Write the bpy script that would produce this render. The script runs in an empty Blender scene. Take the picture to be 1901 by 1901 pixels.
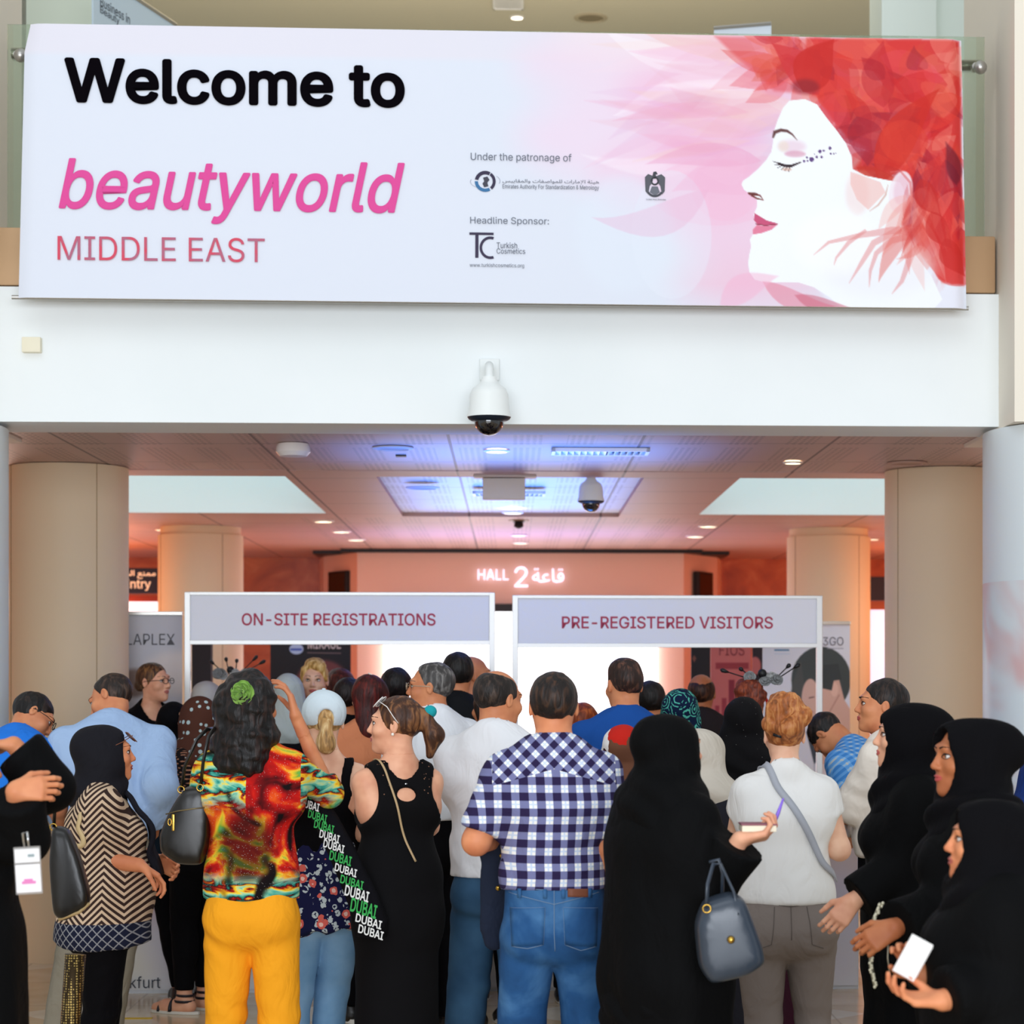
import bpy, bmesh, math, random, time
import numpy as np
from mathutils import Vector, Matrix
from mathutils.bvhtree import BVHTree
T0 = time.time()
PI = math.pi
FPX, CX, HZ, CH = 4166.0, 950.5, 1262.0, 1.7     # focal length in pixels, principal column, horizon row, camera height
SC = bpy.context.scene
COL = SC.collection
rnd = random.Random(7)
def W(px, py, s):            # point of the place that stands at depth F/s
    return Vector(((px-CX)/s, FPX/s, CH+(HZ-py)/s))
def lin(c):
    if isinstance(c, str):
        c = [int(c[i:i+2], 16)/255 for i in (0, 2, 4)]
    return [x/12.92 if x <= .04045 else ((x+.055)/1.055)**2.4 for x in c]
# ------------------------------------------------------------------ materials
class E:
    "a value socket with arithmetic"
    def __init__(s, nt, sock): s.nt = nt; s.k = sock
    def op(s, o, b=None, c=None):
        n = s.nt.nodes.new('ShaderNodeMath'); n.operation = o
        s.nt.links.new(s.k, n.inputs[0])
        for i, v in ((1, b), (2, c)):
            if v is None: continue
            if isinstance(v, E): s.nt.links.new(v.k, n.inputs[i])
            else: n.inputs[i].default_value = v
        return E(s.nt, n.outputs[0])
    def __add__(s, b): return s.op('ADD', b)
    def __sub__(s, b): return s.op('SUBTRACT', b)
    def __mul__(s, b): return s.op('MULTIPLY', b)
    def frac(s): return s.op('FRACT')
    def abs(s): return s.op('ABSOLUTE')
    def sin(s): return s.op('SINE')
    def lt(s, b): return s.op('LESS_THAN', b)
    def gt(s, b): return s.op('GREATER_THAN', b)
    def mx(s, b): return s.op('MAXIMUM', b)
    def mn(s, b): return s.op('MINIMUM', b)
    def ss(s, a, b):
        n = s.nt.nodes.new('ShaderNodeMapRange'); n.interpolation_type = 'SMOOTHSTEP'
        s.nt.links.new(s.k, n.inputs[0]); n.inputs[1].default_value = a; n.inputs[2].default_value = b
        return E(s.nt, n.outputs[0])
class MT:
    def __init__(s, name, col='808080', rough=.7, metal=0, spec=.4, sheen=0, emis=None, es=0, alpha=1, coat=0, trans=0, ior=1.45):
        m = s.m = bpy.data.materials.new(name); m.use_nodes = True
        s.nt = m.node_tree; s.b = s.nt.nodes['Principled BSDF']; i = s.b.inputs
        c = lin(col); i['Base Color'].default_value = (*c, 1); i['Roughness'].default_value = rough
        i['Metallic'].default_value = metal; i['Specular IOR Level'].default_value = spec
        i['Sheen Weight'].default_value = sheen; i['Alpha'].default_value = alpha; i['Coat Weight'].default_value = coat
        i['Transmission Weight'].default_value = trans; i['IOR'].default_value = ior
        if emis: i['Emission Color'].default_value = (*lin(emis), 1); i['Emission Strength'].default_value = es
        m.diffuse_color = (*c, 1)
    def xyz(s):
        t = s.nt.nodes.new('ShaderNodeTexCoord'); p = s.nt.nodes.new('ShaderNodeSeparateXYZ')
        s.nt.links.new(t.outputs['Object'], p.inputs[0])
        return [E(s.nt, o) for o in p.outputs]
    def vec(s, x, y, z):
        n = s.nt.nodes.new('ShaderNodeCombineXYZ')
        for i, v in enumerate((x, y, z)):
            if isinstance(v, E): s.nt.links.new(v.k, n.inputs[i])
            else: n.inputs[i].default_value = v
        return n.outputs[0]
    def noise(s, vec=None, scale=5, detail=2, dist=0, sx=1, sy=1, sz=1):
        n = s.nt.nodes.new('ShaderNodeTexNoise'); n.inputs['Scale'].default_value = scale
        n.inputs['Detail'].default_value = detail; n.inputs['Distortion'].default_value = dist
        if vec is None:
            x, y, z = s.xyz(); vec = s.vec(x*sx, y*sy, z*sz)
        s.nt.links.new(vec, n.inputs['Vector'])
        return E(s.nt, n.outputs[0])
    def voro(s, scale=20, rand=1, vec=None, sx=1, sy=1, sz=1, feat='F1'):
        n = s.nt.nodes.new('ShaderNodeTexVoronoi'); n.inputs['Scale'].default_value = scale; n.feature = feat
        n.inputs['Randomness'].default_value = rand
        if vec is None:
            x, y, z = s.xyz(); vec = s.vec(x*sx, y*sy, z*sz)
        s.nt.links.new(vec, n.inputs['Vector'])
        return E(s.nt, n.outputs[0]), E(s.nt, n.outputs[1])
    def mix(s, f, a, b):     # a, b: colour or socket
        n = s.nt.nodes.new('ShaderNodeMix'); n.data_type = 'RGBA'
        s.nt.links.new(f.k, n.inputs[0])
        for i, v in ((6, a), (7, b)):
            if isinstance(v, (str, tuple, list)): n.inputs[i].default_value = (*lin(v), 1)
            else: s.nt.links.new(v, n.inputs[i])
        return n.outputs[2]
    def ramp(s, f, stops, interp='LINEAR'):
        n = s.nt.nodes.new('ShaderNodeValToRGB'); r = n.color_ramp; r.interpolation = interp
        while len(r.elements) < len(stops): r.elements.new(.5)
        for e, (p, c) in zip(r.elements, stops): e.position = p; e.color = (*lin(c), 1)
        s.nt.links.new(f.k, n.inputs[0]); return n.outputs[0]
    def color(s, sock): s.nt.links.new(sock, s.b.inputs['Base Color']); return s
    def bump(s, h, strength=.3, dist=.01):
        n = s.nt.nodes.new('ShaderNodeBump'); n.inputs['Strength'].default_value = strength
        n.inputs['Distance'].default_value = dist; s.nt.links.new(h.k, n.inputs['Height'])
        s.nt.links.new(n.outputs[0], s.b.inputs['Normal']); return s
_mc = {}
def cloth(col, rough=.85, sheen=.0, fold=.5, spec=.2):
    k = ('c', col, rough, fold)
    if k not in _mc:
        m = MT('cloth_'+col, col, rough, sheen=0, spec=spec)
        n = m.noise(scale=9, detail=3, dist=.8, sz=.6); m.bump(n, fold, .045); _mc[k] = m.m
    return _mc[k]
def plain(col, rough=.5, metal=0, spec=.4, **kw):
    k = ('p', col, rough, metal, tuple(sorted(kw.items())))
    if k not in _mc: _mc[k] = MT('mat_'+col, col, rough, metal, spec, **kw).m
    return _mc[k]
def hairmat(col, hi=None):
    k = ('h', col, hi)
    if k not in _mc:
        m = MT('hair_'+col, col, .5, spec=.35)
        n = m.noise(scale=30, detail=3, dist=.6, sx=1.6, sy=1.6, sz=.35)
        c = lin(col); h2 = hi or [min(1, x*1.35+.02) for x in [int(col[i:i+2], 16)/255 for i in (0, 2, 4)]]
        dk = [x*.75 for x in [int(col[i:i+2], 16)/255 for i in (0, 2, 4)]]
        m.color(m.ramp(n, [(.35, dk), (.5, col), (.68, h2)])); m.bump(n, .8, .01); _mc[k] = m.m
    return _mc[k]
def skinmat(col):
    k = ('s', col)
    if k not in _mc:
        m = MT('skin_'+col, col, .5, spec=.35)
        n = m.noise(scale=14, detail=2); c = [int(col[i:i+2], 16)/255 for i in (0, 2, 4)]
        m.color(m.ramp(n, [(.35, [c[0]*.95, c[1]*.88, c[2]*.85]), (.65, [min(1, c[0]*1.03), c[1]*1.02, c[2]])]))
        m.b.inputs['Subsurface Weight'].default_value = .0
        _mc[k] = m.m
    return _mc[k]
# ------------------------------------------------------------------ object helpers
def link(name, me, parent=None, mats=(), smooth=True):
    o = bpy.data.objects.new(name, me); COL.objects.link(o)
    for m in mats: me.materials.append(m)
    if parent is not None: o.parent = parent
    if smooth and len(me.polygons): me.polygons.foreach_set('use_smooth', [True]*len(me.polygons))
    return o
def empty(name, loc=(0, 0, 0), rz=0):
    o = bpy.data.objects.new(name, None); COL.objects.link(o); o.location = loc; o.rotation_euler = (0, 0, rz)
    o.empty_display_size = .1
    return o
def tag(o, label=None, cat=None, group=None, kind=None):
    if label: o['label'] = label
    if cat: o['category'] = cat
    if group: o['group'] = group
    if kind: o['kind'] = kind
    return o
class B:
    "collects simple shapes into one mesh"
    def __init__(s): s.v = []; s.f = []; s.mi = []; s.m = 0
    def add(s, v, f):
        n = len(s.v); s.v += [tuple(p) for p in v]; s.f += [tuple(i+n for i in q) for q in f]; s.mi += [s.m]*len(f); return s
    def box(s, x0, x1, y0, y1, z0, z1, bev=0):
        if bev:
            bm = bmesh.new(); bmesh.ops.create_cube(bm, size=1)
            for v in bm.verts: v.co = Vector(((x0+x1)/2+v.co.x*(x1-x0), (y0+y1)/2+v.co.y*(y1-y0), (z0+z1)/2+v.co.z*(z1-z0)))
            bmesh.ops.bevel(bm, geom=bm.edges[:], offset=bev, segments=2, affect='EDGES', profile=.6)
            bm.verts.index_update(); s.add([v.co for v in bm.verts], [[v.index for v in f.verts] for f in bm.faces]); bm.free(); return s
        v = [(x0, y0, z0), (x1, y0, z0), (x1, y1, z0), (x0, y1, z0), (x0, y0, z1), (x1, y0, z1), (x1, y1, z1), (x0, y1, z1)]
        return s.add(v, [(0, 3, 2, 1), (4, 5, 6, 7), (0, 1, 5, 4), (1, 2, 6, 5), (2, 3, 7, 6), (3, 0, 4, 7)])
    def tube(s, pts, r, n=10, close=False, caps=True, flat=1.0):
        pts = [Vector(p) for p in pts]; N = len(pts); rr = r if isinstance(r, (list, tuple)) else [r]*N
        v = []; up = Vector((0, 0, 1))
        prev = None
        for i, p in enumerate(pts):
            if close: t = (pts[(i+1) % N]-pts[i-1])
            else: t = pts[min(i+1, N-1)]-pts[max(i-1, 0)]
            t = t.normalized() if t.length > 1e-9 else Vector((0, 0, 1))
            if prev is None: a = t.orthogonal().normalized()
            else:
                a = prev-t*prev.dot(t); a = a.normalized() if a.length > 1e-6 else t.orthogonal().normalized()
            prev = a; b = t.cross(a)
            for k in range(n):
                w = 2*PI*k/n; v.append(p+(a*math.cos(w)+b*math.sin(w)*flat)*rr[i])
        f = []
        for i in range(N if close else N-1):
            j = (i+1) % N
            for k in range(n): f.append((i*n+k, i*n+(k+1) % n, j*n+(k+1) % n, j*n+k))
        if caps and not close: f.append(tuple(range(n))[::-1]); f.append(tuple((N-1)*n+k for k in range(n)))
        return s.add(v, f)
    def lathe(s, prof, c=(0, 0, 0), n=32, axis='z', sx=1, sy=1):
        v = []; f = []; N = len(prof)
        for r, z in prof:
            for k in range(n):
                w = 2*PI*k/n; a, b = r*math.cos(w)*sx, r*math.sin(w)*sy
                p = (a, b, z) if axis == 'z' else ((a, z, b) if axis == 'y' else (z, a, b))
                v.append((p[0]+c[0], p[1]+c[1], p[2]+c[2]))
        for i in range(N-1):
            for k in range(n): f.append((i*n+k, i*n+(k+1) % n, (i+1)*n+(k+1) % n, (i+1)*n+k))
        f.append(tuple(range(n))[::-1]); f.append(tuple((N-1)*n+k for k in range(n)))
        return s.add(v, f)
    def prism(s, pts, d):           # pts: 3d outline, d: extrusion vector
        n = len(pts); d = Vector(d); v = [Vector(p) for p in pts]; v += [p+d for p in v]
        f = [tuple(range(n)), tuple(range(2*n-1, n-1, -1))]+[(i, i+n, (i+1) % n+n, (i+1) % n) for i in range(n)]
        return s.add(v, f)
    def ball(s, c, r, n=12, R=None):
        r = r if isinstance(r, (list, tuple)) else (r, r, r); v = []; f = []
        for i in range(n+1):
            th = PI*i/n
            for k in range(2*n):
                w = PI*k/n; p = Vector((math.sin(th)*math.cos(w)*r[0], math.sin(th)*math.sin(w)*r[1], math.cos(th)*r[2]))
                if R is not None: p = R @ p
                v.append(p+Vector(c))
        m = 2*n
        for i in range(n):
            for k in range(m): f.append((i*m+k, (i+1)*m+k, (i+1)*m+(k+1) % m, i*m+(k+1) % m))
        return s.add(v, f)
    def build(s, name, mats, parent=None, smooth=False):
        me = bpy.data.meshes.new(name); me.from_pydata(s.v, [], s.f)
        mats = mats if isinstance(mats, (list, tuple)) else [mats]
        me.polygons.foreach_set('material_index', s.mi); me.update()
        o = link(name, me, parent, mats, smooth)
        if smooth and smooth != 'all':
            try: me.set_sharp_from_angle(angle=math.radians(45))
            except Exception: pass
        return o
# ------------------------------------------------------------------ fonts and lettering
def _font(fn):
    try:
        import os
        for kind in ('LOCAL', 'SYSTEM'):
            p = os.path.join(bpy.utils.resource_path(kind), 'datafiles', 'fonts', fn)
            if os.path.exists(p): return bpy.data.fonts.load(p)
    except Exception: pass
    return None
INTER = _font('Inter.woff2'); ARAB = _font('NotoSansArabic-VariableFont_wdth,wght.woff2')
_gl = {}
def _inside(pt, poly):
    c = False; x, y = pt[0], pt[1]; n = len(poly)
    for i in range(n):
        a, b = poly[i], poly[i-1]
        if (a[1] > y) != (b[1] > y) and x < (b[0]-a[0])*(y-a[1])/(b[1]-a[1])+a[0]: c = not c
    return c
def _rawtext(txt, shear, font, res):
    "outlines of the text, every outer contour filled on its own so that overlapping strokes never cancel"
    from mathutils.geometry import interpolate_bezier, tessellate_polygon
    cu = bpy.data.curves.new('t', 'FONT'); cu.body = txt
    f = font or INTER
    if f: cu.font = f
    o = bpy.data.objects.new('t', cu); COL.objects.link(o); dg = bpy.context.evaluated_depsgraph_get(); c = o.evaluated_get(dg).to_curve(dg)
    loops = []
    for sp in c.splines:
        L = []
        if sp.type == 'BEZIER':
            n = len(sp.bezier_points)
            for q in range(n):
                a, b = sp.bezier_points[q], sp.bezier_points[(q+1) % n]
                straight = (a.handle_right-a.co).cross(b.co-a.co).length < 1e-5 and (b.handle_left-a.co).cross(b.co-a.co).length < 1e-5
                L += [Vector((p.x, p.y, 0)) for p in ([a.co] if straight else interpolate_bezier(a.co, a.handle_right, b.handle_left, b.co, res+3)[:-1])]
        else: L = [Vector((p.co[0], p.co[1], 0)) for p in sp.points]
        if len(L) > 2: loops.append(L)
    o.evaluated_get(dg).to_curve_clear(); bpy.data.objects.remove(o); bpy.data.curves.remove(cu)
    ar = [sum(L[k-1].x*L[k].y-L[k].x*L[k-1].y for k in range(len(L)))/2 for L in loops]
    if not loops: return np.zeros((0, 3)), []
    sg = 1 if ar[max(range(len(ar)), key=lambda k: abs(ar[k]))] > 0 else -1
    V = []; F = []; z = 0
    for L, A in zip(loops, ar):
        if A*sg < 0: continue
        grp = [L]+[H for H, B_ in zip(loops, ar) if B_*sg < 0 and _inside(H[0], L) and abs(B_) < abs(A)]
        pts = [p for g in grp for p in g]; n0 = len(V); V += [(p.x+shear*p.y, p.y, -z*.06) for p in pts]; z += 1
        for t in tessellate_polygon(grp):
            a, b, c_ = (pts[k] for k in t)
            if (b-a).cross(c_-a).z < 0: t = t[::-1]
            F.append(tuple(n0+k for k in t))
    if txt not in 'eXx': return np.array(V), F
    # the font's own fill behind it, for strokes that cross themselves
    cu = bpy.data.curves.new('t', 'FONT'); cu.body = txt; cu.resolution_u = res
    if f: cu.font = f
    o = bpy.data.objects.new('t', cu); COL.objects.link(o); dg = bpy.context.evaluated_depsgraph_get(); me = bpy.data.meshes.new_from_object(o.evaluated_get(dg))
    n0 = len(V); V += [(p.co.x+shear*p.co.y, p.co.y, -.5) for p in me.vertices]; F += [tuple(n0+k for k in p.vertices) for p in me.polygons]
    bpy.data.objects.remove(o); bpy.data.meshes.remove(me); bpy.data.curves.remove(cu)
    return np.array(V), F
def glyphs(txt, bold=0, shear=0, font=None, res=4, spacing=1.0):
    fk = font.name if font else 'd'; V = []; F = []; n = 0; x = 0.0
    for ch in txt:
        k = (ch, fk, shear, res)
        if k not in _gl:
            w0 = _gl.setdefault(('|', fk, 'w'), _rawtext('|', 0, font, 2)[0][:, 0].max()); bar = _rawtext(ch+'|', 0, font, 2)[0]
            _gl[k] = (_rawtext(ch, shear, font, res) if ch != ' ' else (np.zeros((0, 3)), []))+(bar[:, 0].max()-w0,)
        v, f, adv = _gl[k]
        if len(v): V.append(v+np.array([x, 0, 0])); F += [tuple(i+n for i in q) for q in f]; n += len(v)
        x += adv*spacing
    v = np.concatenate(V) if V else np.zeros((0, 3)); f = F
    if bold and len(v):         # heavier strokes: the outline repeated around itself, each copy a hair deeper
        vs = [v]; fs = list(f); n = len(v)
        for k in range(12):
            w = 2*PI*k/12; vs.append(v+np.array([bold*math.cos(w), bold*math.sin(w), -(k+1)/12.])); fs += [tuple(i+n*(k+1) for i in q) for q in f]
        v = np.concatenate(vs); f = fs
    return v, f
def lettering(name, txt, O, U, V, mat, parent=None, bold=0, shear=0, font=None, res=4, thick=0, spacing=1.0, keep=False):
    "letters fitted to the parallelogram O, U (width vector), V (height vector)"
    v, f = glyphs(txt, bold, shear, font, res, spacing)
    if not len(v): return None
    mn, mx = v.min(0), v.max(0); O, U, V = Vector(O), Vector(U), Vector(V)
    nrm = U.cross(V).normalized()
    w = [O+U*((p[0]-mn[0])/(mx[0]-mn[0]))+V*((p[1]-mn[1])/(mx[1]-mn[1]))+nrm*(p[2]*.0012) for p in v]
    b = B(); b.add(w, f)
    o = b.build(name, mat, parent)
    if thick:
        md = o.modifiers.new('thickness', 'SOLIDIFY'); md.thickness = thick; md.offset = 1
    return o
def textpx(name, txt, x0, y0, x1, y1, s, mat, parent=None, off=.002, **kw):
    a = W(x0, y1, s); a.y -= off
    return lettering(name, txt, a, ((x1-x0)/s, 0, 0), (0, 0, (y1-y0)/s), mat, parent, **kw)
# ------------------------------------------------------------------ signed-distance modelling
ID = (np.eye(3), np.zeros(3))
def frame(R, t): return (np.array(R, float), np.array(t, float))
def fpt(fr, p): return fr[0] @ np.array(p, float)+fr[1]
def comp(f1, f2): return (f1[0] @ f2[0], f1[0] @ f2[1]+f1[1])
def rx(a): c, s = math.cos(a), math.sin(a); return np.array([[1, 0, 0], [0, c, -s], [0, s, c]])
def ry(a): c, s = math.cos(a), math.sin(a); return np.array([[c, 0, s], [0, 1, 0], [-s, 0, c]])
def rz(a): c, s = math.cos(a), math.sin(a); return np.array([[c, -s, 0], [s, c, 0], [0, 0, 1]])
def cap(a, b, ra, rb, k=.03, fx=1, fy=1, fr=ID, trim=(), sub=False):
    return dict(t='c', a=np.array(a, float), b=np.array(b, float), ra=ra, rb=rb, k=k, fx=fx, fy=fy, fr=fr, trim=trim, sub=sub)
def ell(c, r, k=.02, fr=ID, trim=(), sub=False):
    r = (r, r, r) if not isinstance(r, (tuple, list)) else r
    return dict(t='e', c=np.array(c, float), r=np.array(r, float), k=k, fr=fr, trim=trim, sub=sub)
def bbox(p):
    if p['t'] == 'c':
        f = np.array([p['fx'], p['fy'], 1]); ra, rb = p['ra']*f, p['rb']*f
        lo = np.minimum(p['a']-ra, p['b']-rb); hi = np.maximum(p['a']+ra, p['b']+rb)
    else: lo, hi = p['c']-p['r'], p['c']+p['r']
    R, t = p['fr']; c = np.array([[lo[0] if i & 1 else hi[0], lo[1] if i & 2 else hi[1], lo[2] if i & 4 else hi[2]] for i in range(8)]) @ R.T+t
    return c.min(0), c.max(0)
def evalp(p, X, Y, Z):
    R, t = p['fr']
    if p['fr'] is not ID:
        dx, dy, dz = X-t[0], Y-t[1], Z-t[2]
        X = R[0, 0]*dx+R[1, 0]*dy+R[2, 0]*dz; Y = R[0, 1]*dx+R[1, 1]*dy+R[2, 1]*dz; Z = R[0, 2]*dx+R[1, 2]*dy+R[2, 2]*dz
    if p['t'] == 'c':
        fx, fy = p['fx'], p['fy']; a, b = p['a'], p['b']
        ax, ay, az = (X-a[0])/fx, (Y-a[1])/fy, Z-a[2]
        e = np.array([(b[0]-a[0])/fx, (b[1]-a[1])/fy, b[2]-a[2]]); L = max(float(e @ e), 1e-9)
        h = np.clip((ax*e[0]+ay*e[1]+az*e[2])/L, 0, 1)
        d = np.sqrt((ax-e[0]*h)**2+(ay-e[1]*h)**2+(az-e[2]*h)**2)-(p['ra']+(p['rb']-p['ra'])*h)
        d = d*(min(fx, fy, 1)+max(fx, fy, 1))*.5
    else:
        c, r = p['c'], p['r']; x, y, z = X-c[0], Y-c[1], Z-c[2]
        k0 = np.sqrt((x/r[0])**2+(y/r[1])**2+(z/r[2])**2); k1 = np.sqrt((x/r[0]**2)**2+(y/r[1]**2)**2+(z/r[2]**2)**2)+1e-9
        d = k0*(k0-1)/k1
        d = np.where(k0 < 1e-3, -r.min(), d)
    for pt, n in p['trim']:
        n = np.array(n, float); n = n/np.linalg.norm(n)
        d = np.maximum(d, (X-pt[0])*n[0]+(Y-pt[1])*n[1]+(Z-pt[2])*n[2])
    return d
EDG = [((0, 0, 0), (1, 0, 0)), ((0, 1, 0), (1, 1, 0)), ((0, 0, 1), (1, 0, 1)), ((0, 1, 1), (1, 1, 1)),
       ((0, 0, 0), (0, 1, 0)), ((1, 0, 0), (1, 1, 0)), ((0, 0, 1), (0, 1, 1)), ((1, 0, 1), (1, 1, 1)),
       ((0, 0, 0), (0, 0, 1)), ((1, 0, 0), (1, 0, 1)), ((0, 1, 0), (0, 1, 1)), ((1, 1, 0), (1, 1, 1))]
def surfnets(v, lo, h):
    ins = v < 0; n = v.shape
    s = np.zeros(tuple(x-1 for x in n), np.int8)
    for i in (0, 1):
        for j in (0, 1):
            for k in (0, 1): s += ins[i:n[0]-1+i, j:n[1]-1+j, k:n[2]-1+k]
    cells = (s > 0) & (s < 8); ci = np.argwhere(cells)
    if not len(ci): return np.zeros((0, 3)), np.zeros((0, 4), int)
    idx = np.full(cells.shape, -1, np.int64); idx[cells] = np.arange(len(ci))
    acc = np.zeros((len(ci), 3)); cnt = np.zeros(len(ci))
    x, y, z = ci.T
    for a, b in EDG:
        va = v[x+a[0], y+a[1], z+a[2]]; vb = v[x+b[0], y+b[1], z+b[2]]; m = (va < 0) != (vb < 0)
        t = np.where(m, va/np.where(m, va-vb, 1), 0)
        acc[m] += np.array(a)+t[m, None]*(np.array(b)-np.array(a)); cnt[m] += 1
    V = (ci+acc/cnt[:, None])*h+lo
    Q = []
    for ax in range(3):
        o1, o2 = [(1, 2), (2, 0), (0, 1)][ax]
        sl = [slice(0, n[i]) for i in range(3)]
        A = [slice(None)]*3; Bs = [slice(None)]*3; A[ax] = slice(0, n[ax]-1); Bs[ax] = slice(1, n[ax])
        for q in (o1, o2): A[q] = slice(1, n[q]-1); Bs[q] = slice(1, n[q]-1)
        fa, fb = ins[tuple(A)], ins[tuple(Bs)]; e = np.argwhere(fa != fb)
        if not len(e): continue
        flip = fa[tuple(e.T)]
        g = e.copy(); g[:, o1] += 1; g[:, o2] += 1
        def c(d1, d2):
            t = g.copy(); t[:, o1] -= d1; t[:, o2] -= d2; return idx[t[:, 0], t[:, 1], t[:, 2]]
        q = np.stack([c(1, 1), c(0, 1), c(0, 0), c(1, 0)], 1)
        q[~flip] = q[~flip][:, ::-1]; Q.append(q)
    Q = np.concatenate(Q); Q = Q[(Q >= 0).all(1)]
    return V, Q
def field(ops, h, lo=None, hi=None, pad=.02):
    bb = [bbox(p) for p in ops if not p['sub']]
    L = np.min([b[0] for b in bb], 0)-pad; H = np.max([b[1] for b in bb], 0)+pad
    if lo is not None: L = np.maximum(L, lo)
    if hi is not None: H = np.minimum(H, hi)
    n = np.maximum(np.ceil((H-L)/h).astype(int)+1, 2)
    v = np.full(tuple(n), .15, np.float32)
    ax = [(L[i]+h*np.arange(n[i])).astype(np.float32) for i in range(3)]
    for p in ops:
        b0, b1 = bbox(p); m = max(p['k'], .0)+2.5*h
        i0 = np.clip(np.floor((b0-m-L)/h).astype(int), 0, n); i1 = np.clip(np.ceil((b1+m-L)/h).astype(int)+1, 0, n)
        if (i1 <= i0).any(): continue
        sl = tuple(slice(a, b) for a, b in zip(i0, i1))
        X, Y, Z = ax[0][sl[0]][:, None, None], ax[1][sl[1]][None, :, None], ax[2][sl[2]][None, None, :]
        d = evalp(p, X, Y, Z); cur = v[sl]; k = max(p['k'], 1e-4)
        if p['sub']:
            hh = np.maximum(k-np.abs(-d-cur), 0)/k; v[sl] = np.maximum(cur, -d)+hh*hh*k*.25
        else:
            hh = np.maximum(k-np.abs(d-cur), 0)/k; v[sl] = np.minimum(cur, d)-hh*hh*k*.25
    return v, L
def vnorm(V, Q):
    a, b, c, d = (V[Q[:, i]] for i in range(4)); n = np.cross(c-a, d-b); N = np.zeros_like(V)
    for i in range(4):
        for j in range(3): N[:, j] += np.bincount(Q[:, i], n[:, j], len(V))
    return N/(np.linalg.norm(N, axis=1, keepdims=True)+1e-12)
def wob(V, f, seed, an=(1, 1, 1)):
    r = np.random.RandomState(seed); o = np.zeros(len(V)); P = V*np.array(an)*f
    for i in range(5):
        k = r.normal(size=3); k2 = r.normal(size=3)*.7; o += np.sin(P @ k+r.rand()*6.3+1.6*np.sin(P @ k2+r.rand()*6.3))
    return o/5
def sdfmesh(ops, h, disp=None, lo=None, hi=None, relax=1):
    v, L = field(ops, h, lo, hi)
    # close the field on its outer faces
    for a in range(3):
        s0 = [slice(None)]*3; s0[a] = 0; v[tuple(s0)] = np.maximum(v[tuple(s0)], 1e-3); s0[a] = -1; v[tuple(s0)] = np.maximum(v[tuple(s0)], 1e-3)
    V, Q = surfnets(v, L, h)
    for _ in range(relax if len(V) else 0):
        S = np.zeros_like(V); C = np.zeros(len(V))
        for i in range(4):
            a, b = Q[:, i], Q[:, (i+1) % 4]
            C += np.bincount(a, minlength=len(V))+np.bincount(b, minlength=len(V))
            for j in range(3): S[:, j] += np.bincount(a, V[b, j], len(V))+np.bincount(b, V[a, j], len(V))
        V = V*.5+.5*S/np.maximum(C, 1)[:, None]
    if disp is not None and len(V):
        V = V+vnorm(V, Q)*disp(V)[:, None]
    return V, Q
def mkmesh(name, parts, mats, parent=None):
    V = []; Q = []; n = 0
    for v, q in parts: V.append(v); Q.append(q+n); n += len(v)
    V = np.concatenate(V); Q = np.concatenate(Q)
    me = bpy.data.meshes.new(name); me.vertices.add(len(V)); me.vertices.foreach_set('co', V.astype(np.float32).ravel())
    me.loops.add(Q.size); me.loops.foreach_set('vertex_index', Q.astype(np.int32).ravel())
    me.polygons.add(len(Q)); me.polygons.foreach_set('loop_start', np.arange(0, Q.size, 4, dtype=np.int32))
    me.update(calc_edges=True); me.validate()
    return link(name, me, parent, mats if isinstance(mats, (list, tuple)) else [mats])
def bvh(parts):
    V = []; Q = []; n = 0
    for v, q in parts: V += v.tolist(); Q += (q+n).tolist(); n += len(v)
    return BVHTree.FromPolygons(V, Q)
# ------------------------------------------------------------------ people
SKIN = dict(fair='e3ab8c', pale='ecbfa3', tan='cf8a62', warm='d98f66', brown='b5714a')
def hand_ops(w, d, nrm, r=1.0, curl=.5, spread=.14, thumb=1, point=False):
    "w wrist, d direction of the hand, nrm palm-facing direction, thumb: side (+1/-1)"
    d = np.array(d, float); d /= np.linalg.norm(d); nrm = np.array(nrm, float); nrm -= d*(nrm @ d); nrm /= np.linalg.norm(nrm)+1e-9
    sd = np.cross(d, nrm)*thumb; o = []
    for i in range(4):
        u = (1.5-i)/1.5*.030*r              # index first on the thumb side
        kn = w+d*(.088-abs(i-1.2)*.004)*r+sd*u
        o.append(cap(w+sd*u*.6+d*.005, kn, .0150*r, .0115*r, k=.014))
        L = (.044, .049, .046, .036)[i]*r; p = kn; a = curl*.7
        dirn = d*math.cos(.0)+sd*(1.5-i)/1.5*spread*.35; dirn /= np.linalg.norm(dirn)
        if point and i == 0: cu = .12
        else: cu = curl*(1+.12*i)
        a = cu*.6
        for j, f in enumerate((1, .62, .48)):
            v = dirn*math.cos(a)+nrm*math.sin(a); q = p+v*L*f
            o.append(cap(p, q, (.0095, .0086, .0078)[j]*r, (.0086, .0078, .0066)[j]*r, k=.003)); p = q; a += cu*.75
    t0 = w+d*.022*r+sd*.022*r; td = d*.62+sd*.62+nrm*.45; td /= np.linalg.norm(td)
    t1 = t0+td*.046*r; td2 = d*.88+sd*.12+nrm*(.35+.3*curl); td2 /= np.linalg.norm(td2); t2 = t1+td2*.034*r
    t3 = t2+td2*.024*r+nrm*.004
    o += [cap(t0, t1, .016*r, .0115*r, k=.012), cap(t1, t2, .0112*r, .0095*r, k=.003), cap(t2, t3, .0095*r, .0075*r, k=.003)]
    return o
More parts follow.
